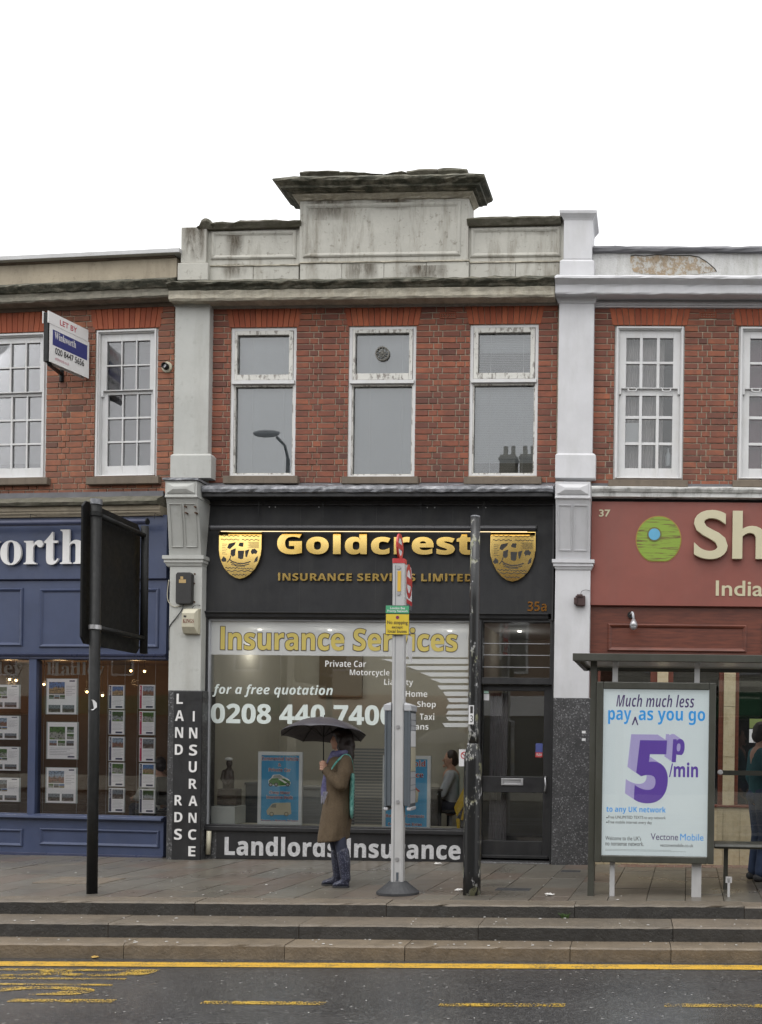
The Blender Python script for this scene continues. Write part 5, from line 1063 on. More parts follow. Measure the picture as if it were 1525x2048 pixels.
cable(C, [(338, 1160, .16), (335, 1185, .16), (337, 1203, .16), (347, 1213, .16), (360, 1212, .16)], .005, m_cream, 'white_cable', 'thin white cable looping at the edge of the grey pilaster')
cable(C, [(385, 1217, .2), (388, 1212, .19), (395, 1210, .17), (401, 1211, .16)], .004, m_rubber, 'thin_wire', 'thin dark wire above the cream alarm box')
# flue
t = thing('boiler_flue', 'round boiler flue in the brickwork beside the left sash window', 'flue', L.w(*(lambda q: (q[0], 0, q[1]))(L.px(333, 734, 0)))); c0 = L.px(333, 733.5, .02); n = 24
rg = lambda r_, dd: [L.w(c0[0] + r_ * math.cos(2 * math.pi * i / n), dd, c0[1] + r_ * math.sin(2 * math.pi * i / n)) for i in range(n)]
b = B(); b.loft([rg(.07, .0), rg(.07, .012), rg(.062, .02), rg(.04, .02)], False); b.build('collar', m_cream, t, smooth=False)
b = B(); b.loft([rg(.04, .0), rg(.04, .075), rg(.03, .078), rg(.03, .01)], False); b.build('pipe', m_post, t, smooth=True)
b = B(); b.loft([rg(.026, .03), rg(.026, .05)]); b.build('grille', m_steel, t)
# small brown sounder on the white pilaster
t = thing('wall_sounder', 'small dark brown box fixed low on the white pilaster', 'wall box', R.w(*(lambda q: (q[0], .15, q[1]))(R.px(1161, 1212, .15))))
s0, s1, z0, z1 = R.rect(1151.5, 1191, 1171, 1212, .2); m_brn = flat('dark_brown_plastic', (.045, .02, .018, 1)); b = B(); b.fbox(R, s0, s1, .151, .21, z0, z1); b.build('case', m_brn, t, bevel=.012)
b = B(); b.fbox(R, s0 - .015, s0 + .02, .16, .235, z0 + .02, z1 - .03); b.fbox(R, s0 + .02, s1 - .03, .2, .225, z1 - .02, z1 + .012); b.build('bracket', m_brn, t, bevel=.004)
cable(R, [(1162, 1191, .19), (1164, 1183, .18), (1172, 1180, .17), (1181, 1182, .155)], .003, m_post, 'sounder_wire', 'thin wire looping from the brown box on the white pilaster')
# wall lamp on the timber panel
c0 = R.px(1267, 1230, .05); t = thing('swan_neck_lamp', 'small silver spotlight on the mahogany panel under the red fascia', 'lamp', R.w(c0[0], .03, c0[1]))
b = B(); b.tube([R.w(c0[0] - .03, .03, c0[1] - .0), R.w(c0[0] - .03, .06, c0[1])], .04, 12); b.build('rose', m_post, t)
p1 = R.px(1268, 1244, .22); b = B(); b.tube([R.w(c0[0] - .03, .05, c0[1]), R.w(c0[0] - .01, .12, c0[1] + .02), R.w(c0[0], .18, c0[1]), R.w(p1[0], .2, p1[1] + .02)], .015, 8); b.build('arm', m_lgrey, t, smooth=True)
b = B(); b.tube([R.w(p1[0], .2, p1[1] + .03), R.w(p1[0], .21, p1[1] - .02), R.w(p1[0], .22, p1[1] - .06)], [.022, .045, .05], 12); b.ball(R.w(p1[0], .22, p1[1] - .055), .044, n=10, m=6); b.build('lamp_head', m_steel, t, smooth=True)

# LET BY board: a double-sided board at an angle to the wall
bp = L.px(97, 690, .35); A0 = at(92, 672, 12.46); A1 = at(173.5, 710, 13.05); A0.z = A1.z = 0; ax = (A1 - A0); bl = ax.length; ax.normalize(); an = Vector((0, 0, 1)).cross(ax); an = -an if an.y > 0 else an
zt = at(93, 622, A0.y).z; zb = at(93, 722, A0.y).z; hb = zt - zb
LBD = thing('letting_board', 'white and navy letting board fixed at an angle on the brickwork between the sash windows', 'sign', (A0 + A1) / 2 + Vector((0, 0, zb)))
def bpos(s, e, z): return A0 + ax * s + an * (.03 + e) + Vector((0, 0, zb + z))
def bbox_(b, s0, s1, z0, z1, e0, e1, mi=0): b.hexa([bpos(s0, e1, z0), bpos(s1, e1, z0), bpos(s1, e0, z0), bpos(s0, e0, z0), bpos(s0, e1, z1), bpos(s1, e1, z1), bpos(s1, e0, z1), bpos(s0, e0, z1)], mi)
b = B(); bbox_(b, 0.02, bl, 0, hb * .76, 0, .008); bbox_(b, 0.02, bl, 0, hb * .76, -.075, -.067); b.build('board', m_lwhite, LBD)
b = B(); bbox_(b, -.01, bl - .02, hb * .762, hb, .002, .012); bbox_(b, -.01, bl - .02, hb * .762, hb, -.079, -.069); b.build('slip_board', m_lwhite, LBD)
b = B(); bbox_(b, 0, .06, 0.0, hb * .98, -.066, -.001); b.build('post', m_post, LBD); b = B(); bbox_(b, bl * .93, bl * .99, .02, hb * .7, -.066, -.001); b.build('post', m_post, LBD)
b = B(); bbox_(b, bl * .1, bl * .95, hb * .36, hb * .67, .0085, .0095); b.build('navy_band', flat('navy_print', (.03, .035, .17, 1)), LBD)
def btext(t, x0, x1, y0, y1, mat, **kw): text(t, lambda s, e, z: bpos(s, .0125 + e, z), bl * x0, bl * x1, hb * y0, hb * y1, 'lettering', mat, LBD, **kw)
btext('LET BY', .26, .68, .82, .93, flat('crimson_ink', (.38, .015, .04, 1)), off=.02); btext('Winkworth', .14, .66, .5, .645, m_lwhite, st='s'); btext('020 8447 5656', .16, .87, .2, .33, m_ink, off=.015); btext('winkworth.co.uk', .16, .5, .08, .145, flat('pink_ink', (.5, .2, .25, 1)))
b = B(); p, q_ = bpos(.05, -.03, 0), L.w(L.S(124, 745, 0), 0, L.Z(124, 748, 0)); b.tube([p, p + Vector((0, 0, -.02)), q_ + L.n * .02], .025, 6); b.tube([q_ + Vector((0, 0, -.1)), q_ + Vector((0, 0, .25))], .03, 6); b.build('bracket', m_post, LBD)

# ================================================================== STREET FURNITURE
# --- bus stop
gp = onground(796, 1788); bx, by, gz = gp.x, gp.y, G(gp.x); px_ = 2050.0 / by
topz = at(799, 1122, by).z
BS = thing('bus_stop', 'slim grey bus stop pole with red roundel on top, on a black rubber foot', 'bus stop', (bx, by, gz))
lean = (at(799.5, 1127, by).x - at(796, 1765, by).x) / (topz - gz)
def bp_(x, y, z): return Vector((bx + x + lean * (z - gz), by + y, z))
hw = 12.1 / px_; foot = at(796, 1768, by).z
def oct_(z, w_, dp, c=.25): 
    k = w_ * c; return [bp_(-w_, -dp + k, z), bp_(-w_ + k, -dp, z), bp_(w_ - k, -dp, z), bp_(w_, -dp + k, z), bp_(w_, dp - k, z), bp_(w_ - k, dp, z), bp_(-w_ + k, dp, z), bp_(-w_, dp - k, z)]
b = B(); b.loft([oct_(gz + .04, hw, .055), oct_(topz - .03, hw, .055)]); b.build('pole', m_alu, BS, bevel=.003)
b = B(); b.hexa([bp_(-.028, -.057, gz + .1), bp_(-.024, -.057, gz + .1), bp_(-.024, -.05, gz + .1), bp_(-.028, -.05, gz + .1), bp_(-.028, -.057, topz - .05), bp_(-.024, -.057, topz - .05), bp_(-.024, -.05, topz - .05), bp_(-.028, -.05, topz - .05)]); b.build('channel_groove', m_dgrey, BS)
m_bred = flat('signal_red', (.46, .03, .035, 1), .4)
b = B(); b.loft([oct_(topz - .03, hw + .002, .058), oct_(topz + .015, hw + .002, .058)]); b.build('red_cap', m_bred, BS)
zr0, zr1 = topz + .013, at(801, 1068, by).z; rr = (zr1 - zr0) / 2; zc = (zr0 + zr1) / 2; n = 28
rgx = lambda r_, x: [bp_(x, r_ * math.cos(2 * math.pi * i / n), zc + r_ * math.sin(2 * math.pi * i / n)) for i in range(n)]
b = B(); b.loft([rgx(rr, -.008), rgx(rr, .008), rgx(rr * .7, .008), rgx(rr * .7, -.008), rgx(rr, -.008)], False); b.build('roundel_ring', m_bred, BS, smooth=False)
b = B(); b.loft([rgx(rr * .7, -.004), rgx(rr * .7, .004)]); b.build('roundel_face', m_stkw, BS)
b = B(); b.hexa([bp_(x, y, z) for z in (zc - rr * .2, zc + rr * .2) for x, y in ((-.009, -rr * 1.0), (.009, -rr * 1.0), (.009, rr * 1.0), (-.009, rr * 1.0))]); b.build('roundel_bar', m_bred, BS)
# flag plate behind the pole
fz1, fz0 = at(811, 1125, by).z, at(811, 1212, by).z; fh = fz1 - fz0; y0f, y1f = .055, .34; fx = hw - .012
b = B(); b.prism([bp_(fx, y, z) for y, z in ((y0f, fz0), (y1f, fz0), (y1f, fz1 - .06), (y1f - .04, fz1), (y0f, fz1))], (-.012, 0, 0)); flg = b.build('flag', m_stkw, BS)
cy, cz_ = (y0f + y1f) / 2, fz0 + fh * .64; R_ = .135; rf = lambda r_, x: [bp_(x, cy - y0f + y0f + r_ * math.cos(2 * math.pi * i / n), cz_ + r_ * 1.25 * math.sin(2 * math.pi * i / n)) for i in range(n)]
b = B(); b.loft([rf(R_, fx + .002), rf(R_ * .68, fx + .002)], False); b.build('flag_ring', m_bred, flg)
for za, zb_, m_ in ((cz_ - .035, cz_ + .035, m_bred), (fz0 + fh * .1, fz0 + fh * .2, m_bred), (fz0, fz0 + fh * .095, m_dgrey)): b = B(); b.quad(bp_(fx + .003, y0f, za), bp_(fx + .003, y1f, za), bp_(fx + .003, y1f, zb_), bp_(fx + .003, y0f, zb_)); b.build('flag_band', m_, flg)
# front plate
def fplate(u0, v0, u1, v1, y, mat, parent, name, th=.006):
    p, q_ = at(u0, v1, by + y), at(u1, v0, by + y); b = B(); b.box(p.x, q_.x, by + y, by + y + th, p.z, q_.z); return b.build(name, mat, parent, bevel=.002)
pl = fplate(771, 1211, 819.5, 1269.5, -.075, m_ink, BS, 'clearway_plate'); fplate(772, 1212, 818.5, 1226.5, -.078, flat('bus_green', (.06, .32, .16, 1)), pl, 'green_panel', .002); fplate(772, 1229, 818.5, 1268.5, -.078, flat('traffic_yellow', (.62, .46, .035, 1)), pl, 'yellow_panel', .002)
def ptext(t, u0, v0, u1, v1, y, mat, parent, **kw):
    p, q_ = at(u0, v1, by + y), at(u1, v0, by + y); text(t, lambda s, e, z: Vector((s, by + y - e, z)), p.x, q_.x, p.z, q_.z, 'lettering', mat, parent, **kw)
ptext('London Bus', 781, 1214, 810.5, 1218.5, -.0795, m_lwhite, pl, off=.01); ptext('Priority Network', 775, 1220, 816.5, 1225.5, -.0795, m_lwhite, pl, off=.01)
ptext('No stopping', 775, 1241.5, 816, 1250.5, -.0795, m_ink, pl, off=.012); ptext('except', 784, 1252.5, 806, 1258.5, -.0795, m_ink, pl, off=.012); ptext('local buses', 776, 1259.5, 814, 1265.5, -.0795, m_ink, pl, off=.012)
c0 = at(795.5, 1235, by - .0795); b = B(); b.add([c0 + Vector((.017 * math.cos(2 * math.pi * i / 16), 0, .017 * math.sin(2 * math.pi * i / 16))) for i in range(16)], [tuple(range(16))]); b.build('red_dot', flat('plum', (.2, .03, .08, 1)), pl)
yp = fplate(795, 1142, 802.5, 1183, -.062, flat('amber_plate', (.62, .38, .04, 1)), BS, 'amber_plate', .005)
for u, v in ((798.5, 1135), (798, 1187), (796.5, 1454), (796, 1604), (795, 1719), (795, 1762)):
    c0 = at(u, v, by - .056); b = B(); b.tube([c0 + Vector((0, .01, 0)), c0 + Vector((0, -.008, 0))], .018, 12); b.build('bolt', m_steel, BS, smooth=False)
c0, c1 = at(795, 1745, by - .056), at(795, 1763, by - .056); b = B(); b.tube([c0, c1], .012, 8); b.build('bolt_slot', m_dgrey, BS)
# timetable cases on both sides of the pole
zc1, zc0 = at(800, 1418, by).z, at(798, 1612, by).z
for sgn in (-1, 1):
    xi = hw + .004; xo = xi + .062
    def q8(x0, x1, y0, y1, z0, z1): return [bp_(sgn * x, y, z) for z in (z0, z1) for x, y in ((x0, y0), (x1, y0), (x1, y1), (x0, y1))]
    b = B(); b.hexa(q8(xi, xo - .02, -.05, .2, zc0, zc1)); b.build('timetable_case', m_dgrey, BS, bevel=.006)
    b = B(); b.hexa(q8(xo - .021, xo, -.06, .21, zc0 - .01, zc1 - .02)); b.build('case_door', m_dgrey, BS, bevel=.006)
    b = B(); b.loft([[bp_(sgn * x, y, zc1 - .021) for x, y in ((xi, -.06), (xo + .01, -.06), (xo + .01, .21), (xi, .21))], [bp_(sgn * x, y, zc1 + .035) for x, y in ((xi, -.06), (xo + .01, -.06), (xo + .01, .21), (xi, .21))], [bp_(sgn * x, y, zc1 + .06) for x, y in ((xi, -.05), (xi + .01, -.05), (xi + .01, .2), (xi, .2))]]); b.build('case_hood', m_lgrey, BS, bevel=.006)
    b = B(); b.hexa(q8(xi + .03, xo + .008, -.055, .2, zc0 - .045, zc0 - .011)); b.build('case_foot', m_lgrey, BS, bevel=.01)
    zz_ = zc1 - .04; k = 0
    for h, m_ in ((.07, m_lgrey), (.055, m_lgrey), (.045, m_lgrey), (.16, m_stkw), (.24, flat('timetable_cream', (.42, .39, .29, 1))), (.06, m_lgrey), (.07, m_lgrey), (.05, m_lgrey), (.13, m_lgrey)):
        b = B(); b.hexa(q8(xo + .0005, xo + .003, -.03, .18, zz_ - h + .006, zz_)); b.build('timetable_sheet', m_, BS); zz_ -= h
b = B(); n = 24; prof = [(.205, 0), (.205, .022), (.19, .035), (.09, .115), (.085, .122), (0.0, .122)]
b.loft([[Vector((bx + r_ * math.cos(2 * math.pi * i / n), by + r_ * .9 * math.sin(2 * math.pi * i / n), G(bx) + h)) for i in range(n)] for r_, h in prof[:-1]]); b.build('rubber_foot', m_rubber, BS, smooth=False)
fl2 = at(816, 1270, by + .1); b = B(); b.quad(bp_(hw + .003, .1, fl2.z), bp_(hw + .003, .3, fl2.z), bp_(hw + .003, .3, fl2.z - .26), bp_(hw + .003, .1, fl2.z - .2)); b.build('route_tile', m_stkw, BS)

# --- black lamp column stub
gp = onground(944, 1790); cx, cy = gp.x, gp.y; k = 2050.0 / cy; gz = G(cx)
LC = thing('lamp_column', 'tall black post with badly flaking paint standing before the shop door', 'post', (cx, cy, gz))
def cz(v): return at(950, v, cy).z
def cxat(z): return at(951.5, 1033, cy).x + (cx - at(951.5, 1033, cy).x) * (cz(1033) - z) / (cz(1033) - gz)
def colring(r_, z, n=22): return [Vector((cxat(z) + r_ * math.cos(2 * math.pi * i / n), cy + r_ * math.sin(2 * math.pi * i / n), z)) for i in range(n)]
rb_, rt_ = 17.8 / k, 10 / k
b = B(); b.loft([colring(rb_, z) for z in [gz - .02] + [gz + (cz(1520) - gz) * i / 6 for i in range(1, 7)]] + [colring(rb_ * .98, cz(1512)), colring(rt_ * 1.25, cz(1492)), colring(rt_ * 1.15, cz(1487))]); b.build('base_column', m_column, LC, smooth=True)
b = B(); b.loft([colring(rt_ * 1.14, cz(1489)), colring(rt_ * 1.05, cz(1470)), colring(rt_, cz(1400)), colring(rt_ * .97, cz(1200)), colring(rt_ * .95, cz(1034))]); b.build('shaft', m_column, LC, smooth=True)
b = B(); b.loft([colring(rt_ * .96, cz(1035)), colring(rt_ * .98, cz(1033.5)), colring(rt_ * .9, cz(1032))]); b.build('cap', m_lead, LC)
p, q_ = at(938.5, 1449, cy - .03), at(949.5, 1411, cy - .03); b = B(); b.box(p.x, q_.x, cy - rt_ - .012, cy - rt_ - .006, p.z, q_.z); npz = b.build('number_plate', m_stkw, LC)
for ch, v0, v1 in (('1', 1413, 1427), ('3', 1431, 1445)):
    p, q_ = at(942, v1, cy - .03), at(947.5, v0, cy - .03); yy = cy - rt_ - .0135; text(ch, lambda s, e, z: Vector((s, yy, z)), p.x, q_.x, p.z, q_.z, 'lettering', m_ink, npz)

# --- black sign seen from behind
gp = onground(184, 1788); sx, sy = gp.x, gp.y; gz = G(sx)
SG = thing('traffic_sign', 'black backed traffic sign on a black post, seen from behind, before the estate agent', 'sign', (sx, sy, gz))
tz = at(190, 1003, sy).z; lean = (at(193, 1003, sy).x - sx) / (tz - gz); pr = 10.2 / (2050 / sy)
def sp(x, y, z): return Vector((sx + x + lean * (z - gz), sy + y, z))
b = B(); b.tube([sp(0, 0, gz - .02), sp(0, 0, gz + 1), sp(0, 0, tz - .03)], pr, 16); b.build('post', m_post, SG, smooth=True)
b = B(); b.tube([sp(0, 0, tz - .03), sp(0, 0, tz + .02)], pr * 1.08, 16); b.build('post_cap', m_lead, SG)
pz1, pz0 = at(170, 1003, sy).z, at(170, 1288, sy).z; depth = 1.05
b = B(); yA, yB = -.09, depth; x = -pr - .03; c_ = .06
b.prism([sp(x, y, z) for y, z in ((yA + c_, pz0), (yB - c_, pz0), (yB, pz0 + c_), (yB, pz1 - c_), (yB - c_, pz1), (yA + c_, pz1), (yA, pz1 - c_), (yA, pz0 + c_))], (-.02, 0, 0)); b.build('sign_plate', paint('black_sign_back', (.010, .010, .010, 1), .55, .2, 6, .1, spec=.2), SG, bevel=.004)
b = B(); b.tube([sp(0, depth - .07, pz0 - .0), sp(0, depth - .07, pz1 - .02)], pr * .8, 12); b.build('rear_tube', m_post, SG, smooth=True)
for zz_ in (pz0 + .16, pz1 - .12):
    b = B(); b.tube([sp(0, 0, zz_), sp(0, depth - .07, zz_)], pr * .55, 10); b.build('cross_tube', m_post, SG, smooth=True)
    b = B(); b.tube([sp(0, 0, zz_ - .02), sp(0, 0, zz_ + .02)], pr * 1.15, 14); b.build('clamp', m_steel if zz_ < pz0 + .3 else m_post, SG)
c0 = at(185, 1410, sy - pr - .001); b = B(); n = 14; b.add([Vector((c0.x + .035 * math.cos(2 * math.pi * i / n) * (1 + .15 * math.sin(3 * i)), sy - pr * (1 - .35 * math.cos(2 * math.pi * i / n) ** 2) - .003, c0.z + .05 * math.sin(2 * math.pi * i / n))) for i in range(n)], [tuple(range(n))]); b.build('torn_sticker', m_stkw, SG)

# ================================================================== BUS SHELTER
gp = onground(1184, 1792); hy = gp.y; k = 2050 / hy; SH = Frame((gp.x, hy), 2.0); gz = G(gp.x)
BSH = thing('bus_shelter', 'olive framed bus shelter with a lit-box poster panel at its end', 'bus shelter', (gp.x, hy, gz))
zz = lambda v, u=1300, d=0.0: SH.Z(u, v, d)
e0, e1 = SH.S(1146, 1315, .15), SH.S(1800, 1315, .15); rz1, rz0_ = SH.Z(1300, 1308, .15), SH.Z(1300, 1323, .15)
b = B(); b.fbox(SH, e0, e1, .09, .15, rz0_, rz1); b.fbox(SH, e0, e0 + .05, -1.2, .088, rz0_ + .005, rz1 - .002); b.fbox(SH, e0 + .052, e1, -1.2, -1.15, rz0_ + .005, rz1 - .002); roofS = b.build('roof_frame', m_olive, BSH, bevel=.004)
b = B(); b.fbox(SH, e0 + .04, e1, -1.16, .1, rz1 - .03, rz1 - .012); b.build('roof_sheet', m_frostv, roofS)
s0, s1, z0, z1 = SH.rect(1179, 1330, 1191.5, 1790, 0.0); b = B(); b.fbox(SH, s0, s1, -.05, .02, gz - .02, rz0_ + .01); b.build('post', m_olive, BSH, bevel=.004)
for u in (1640,): s_ = SH.S(u, 1560, 0); b = B(); b.fbox(SH, s_, s_ + .06, -.05, .02, gz - .02, rz0_ + .01); b.build('post', m_olive, BSH, bevel=.004)
for u in (1184, 1790): s_ = SH.S(u, 1560, -1.1); b = B(); b.fbox(SH, s_, s_ + .05, -1.13, -1.07, gz - .02, rz0_ + .01); b.build('rear_post', m_olive, BSH, bevel=.004)
# poster panel
po = SH.rect(1191.5, 1364.5, 1431, 1727, .06); pi_ = SH.rect(1205.5, 1379, 1417.5, 1713, .06)
b = B(); b.grid(SH, po[0], po[1], po[2], po[3], -.1, .06, [pi_]); pf = b.build('poster_case', m_olive, BSH, bevel=.008)
b = B(); b.fbox(SH, po[0] + .02, po[1] - .02, -.09, -.02, po[2] + .02, po[3] - .02); b.build('case_back', m_olive, pf)
m_poster = lit('poster_paper', (.55, .61, .62, 1))
b = B(); b.fbox(SH, pi_[0] - .01, pi_[1] + .01, -.018, .012, pi_[2] - .01, pi_[3] + .01); pst = b.build('poster', m_poster, BSH); pst['label'] = 'pale poster advertising five pence a minute in purple'
b = B(); b.fbox(SH, pi_[0] - .005, pi_[1] + .005, .036, .04, pi_[2] - .005, pi_[3] + .005); b.build('poster_glass', glass('poster_glass', (.98, .985, .985, 1), .6, .004), pf)
for u0, v0, u1, v1 in ((1226, 1323, 1236.5, 1366), (1390, 1326, 1400.5, 1367)): s0, s1, z0, z1 = SH.rect(u0, v0, u1, v1, -.02); b = B(); b.fbox(SH, s0, s1, -.06, -.01, po[3] - .01, rz0_ + .01); b.build('top_strut', m_alu, pf)
for u0, u1 in ((1220, 1230), (1384, 1403.5)): s0, s1, z0, z1 = SH.rect(u0, 1727, u1, 1790, -.02); b = B(); b.fbox(SH, s0, s1, -.08, -.01, gz - .02, po[2] + .01); b.build('leg', m_alu, pf, bevel=.003)
pur = lit('purple_print', (.10, .05, .29, 1)); purl = lit('lilac_print', (.34, .30, .52, 1)); sky_ = lit('sky_blue_print', (.03, .27, .64, 1)); navy_ = lit('dark_print', (.06, .035, .12, 1))
def atext(t, x0, y0, x1, y1, mat, d=.0145, **kw):     # y measured down the poster 0..1
    W_, H_ = pi_[1] - pi_[0], pi_[3] - pi_[2]; text(t, lambda s, e, z: SH.w(s, d + e, z), pi_[0] + x0 * W_, pi_[0] + x1 * W_, pi_[3] - y1 * H_, pi_[3] - y0 * H_, 'print', mat, pst, **kw)
atext('Much much less', .12, .03, .86, .105, navy_, st='i', off=-.008); atext('pay', .045, .125, .265, .21, sky_, st='b'); atext('as you go', .335, .125, .965, .21, sky_, st='b')
W_, H_ = pi_[1] - pi_[0], pi_[3] - pi_[2]; PP = lambda x, y, d=.0145: SH.w(pi_[0] + x * W_, d, pi_[3] - y * H_)
b = B(); b.add([PP(.27, .215), PP(.282, .215), PP(.302, .183), PP(.322, .215), PP(.334, .215), PP(.308, .165), PP(.296, .165)], [tuple(range(7))]); b.build('caret_mark', navy_, pst)
for i in range(9):
    f = 1 - i / 9; atext('5', .30 - .085 * f, .305 - .035 * f, .62 - .085 * f, .685 - .035 * f, purl, .0135 + .0001 * i, st='b', off=.02, shear=.06)
    if i % 2 == 0: atext('p', .655 - .07 * f, .295 - .03 * f, .775 - .07 * f, .435 - .03 * f, purl, .0135 + .0001 * i, st='b', off=.02, shear=.06)
atext('5', .30, .305, .62, .685, pur, .0155, st='b', off=.02, shear=.06); atext('p', .655, .295, .775, .435, pur, .0155, st='b', off=.02, shear=.06); atext('/min', .63, .435, .905, .525, pur, .0155, st='b', off=.01)
atext('to any UK network', .04, .705, .605, .75, sky_, st='b'); atext('Free UNLIMITED TEXTS to any network', .06, .762, .605, .785, m_ink); atext('Free mobile internet every day', .06, .792, .475, .815, m_ink)
for y in (.775, .803): b = B(); b.add([PP(.047 + .007 * math.cos(a * .785), y + .004 * math.sin(a * .785)) for a in range(8)], [tuple(range(8))]); b.build('bullet', m_ink, pst)
atext("Welcome to the UK's", .035, .885, .375, .91, m_ink); atext('no nonsense network.', .035, .917, .40, .943, m_ink); atext('Vectone', .465, .865, .725, .905, navy_); atext('Mobile', .745, .865, .965, .905, sky_); atext('vectonemobile.co.uk', .555, .925, .87, .945, m_ink)
for y, x1 in ((.965, .66), (.972, .8)): b = B(); b.quad(PP(.035, y + .0015), PP(x1, y + .0015), PP(x1, y), PP(.035, y)); b.build('fine_print', flat('grey_print', (.3, .33, .33, 1)), pst)
# bench, glass screen and rail
gzb = gz + .02; bz = SH.Z(1470, 1692, -.55); s0 = SH.S(1428, 1692, -.55); s1 = e1 - .1
b = B(); n = 10; b.loft([[SH.w(s, -.75, bz - .01), SH.w(s, -.42, bz - .02), SH.w(s, -.40, bz + .0), SH.w(s, -.42, bz + .03), SH.w(s, -.74, bz + .03)] for s in (s0, s1)]); bench = b.build('bench', m_olive, BSH, bevel=.006)
for u in (1457, 1690): s_ = SH.S(u, 1740, -.2); b = B(); b.fbox(SH, s_ - .022, s_ + .022, -.62, -.57, gz - .02, bz); b.build('bench_leg', m_olive, bench)
gl = SH.S(1436, 1500, -1.1); b = B(); b.fbox(SH, gl, e1 - .1, -1.11, -1.098, SH.Z(1470, 1700, -1.1), rz0_ - .02); b.build('glass_screen', m_glasss, BSH)
b = B(); b.fbox(SH, SH.S(1446, 1547, -1.05), e1 - .1, -1.07, -1.05, SH.Z(1480, 1551, -1.05), SH.Z(1480, 1541.5, -1.05)); b.build('screen_rail', m_olive, BSH)
c0 = SH.px(1441.5, 1545, -1.04); b = B(); b.tube([SH.w(c0[0], -1.1, c0[1]), SH.w(c0[0], -1.04, c0[1]), SH.w(c0[0], -1.03, c0[1])], [.028, .028, .02], 14); b.build('screen_fixing', m_stkw, BSH)
c0 = SH.px(1458.5, 1790, -.02); b = B(); b.fbox(SH, c0[0] - .012, c0[0] + .012, -.06, -.04, gz - .01, SH.Z(1458, 1757, -.05)); b.fbox(SH, c0[0] - .03, c0[0] + .03, -.065, -.04, SH.Z(1458, 1766, -.05), SH.Z(1458, 1754, -.05)); b.build('marker_stud', m_alu, BSH)

# ================================================================== PEOPLE
def limb(b, pts, rads, n=12):
    b.tube(pts, rads, n)
    for p, r_ in zip(pts, rads): b.ball(p, r_ * .995, n=n, m=8)
def fuse(o, vox, it=4):
    m_ = o.modifiers.new('remesh', 'REMESH'); m_.mode = 'VOXEL'; m_.voxel_size = vox; m_.use_smooth_shade = True
    s_ = o.modifiers.new('smooth', 'SMOOTH'); s_.factor = .5; s_.iterations = it
    return o
def cloth(name, c, c2, scale=6, dots=None, rough=.85):
    g = N(name); cc = g.mix(g.ramp(g.noise(scale, 5, .6), .35, .7), c, c2)
    if dots:
        vo = g.n('ShaderNodeTexVoronoi', Scale=70.0); g.l(g.tc.outputs['Object'], vo.inputs['Vector']); cc = g.mix(g.ramp(vo.outputs['Distance'], .30, .38, .75, 0), cc, dots)
    g.color(cc); g.rough(rough); g.bump(g.noise(scale * 1.5, 4), .35, .03); return g.m
def coat_mat():
    g = N('olive_brown_wool'); f = g.noise(7, 4, .6, (1, 1, .3)); cc = g.mix(g.ramp(g.noise(60, 3), .35, .7), (.108, .077, .045, 1), (.088, .062, .037, 1)); g.color(cc); g.rough(.9)
    g.bump(g.mul(f, g.mul(g.noise(90, 2), .04), 'ADD'), 1.0, .045); return g.m
m_coat = coat_mat()
m_denim = cloth('dark_denim', (.022, .026, .045, 1), (.032, .038, .065, 1)); m_boot = cloth('dotted_navy_rubber', (.017, .019, .036, 1), (.026, .029, .052, 1), 8, (.13, .14, .2, 1), .35)
m_hair = cloth('dark_brown_hair', (.014, .009, .008, 1), (.034, .02, .017, 1), 14, None, .45)
m_scarf = cloth('violet_scarf', (.07, .065, .17, 1), (.2, .2, .32, 1), 18); m_fringe = cloth('grey_fringe', (.36, .36, .42, 1), (.2, .2, .26, 1), 20); m_teal = cloth('teal_print', (.03, .2, .17, 1), (.25, .5, .45, 1), 26)
def hand(b, wr, d, side, up=Vector((0, 0, 1)), k=1.0):
    d = Vector(d).normalized(); lat = d.cross(up).normalized() * side
    pc = wr + d * .045 * k; b.ball(pc, .04 * k, .028 * k, .038 * k)
    for i, ln in enumerate((.068, .076, .072, .056)):
        st = wr + d * .075 * k + lat * (.03 - .02 * i) * k; b.tube([st, st + d * ln * .5 * k, st + d * ln * .8 * k - up * .02 * k, st + d * ln * .8 * k - up * .045 * k], [.0095 * k, .009 * k, .0085 * k, .007 * k], 8)
    st = wr + d * .03 * k + lat * .035 * k; b.tube([st, st + lat * .02 * k + d * .025 * k, st + lat * .018 * k + d * .055 * k], [.012 * k, .011 * k, .008 * k], 8)
# ---- the woman with the umbrella
YW = onground(684, 1773).y
def J(u, v, dy=0.0): return at(u, v, YW + dy)
WO = thing('person', 'woman in a brown coat and dotted wellington boots facing left under an umbrella', 'person', onground(680, 1770))
b = B(); nS, nF = -.16, .16
limb(b, [J(688, 1516, -.02), J(684, 1506, -.02), J(682, 1492, -.01)], [.07, .052, .05])
b.ball(J(684, 1480, 0), .098, .076, .115); b.ball(J(676, 1484, -.01), .07, .062, .085); b.ball(J(669.5, 1495, -.01), .028, .032, .024)        # skull, face, chin
b.ball(J(663.6, 1484.5, -.012), .014, .011, .013); b.tube([J(666, 1476, -.012), J(662.8, 1484, -.012)], [.01, .011], 8); b.ball(J(665, 1490.5, -.012), .012, .017, .007); b.ball(J(667.5, 1477.5, -.035), .012, .012, .009); b.ball(J(667.5, 1477.5, .015), .012, .012, .009); b.ball(J(685, 1483, -.075), .018, .01, .03)
limb(b, [J(683, 1520, 0), J(680, 1560, 0), J(676, 1610, 0), J(674, 1632, 0)], [.11, .1, .11, .11])
limb(b, [J(673, 1632, -.07), J(683, 1698, -.09), J(690, 1758, -.09)], [.075, .045, .034]); limb(b, [J(672, 1632, .08), J(674, 1698, .08), J(675, 1754, .08)], [.085, .05, .036])
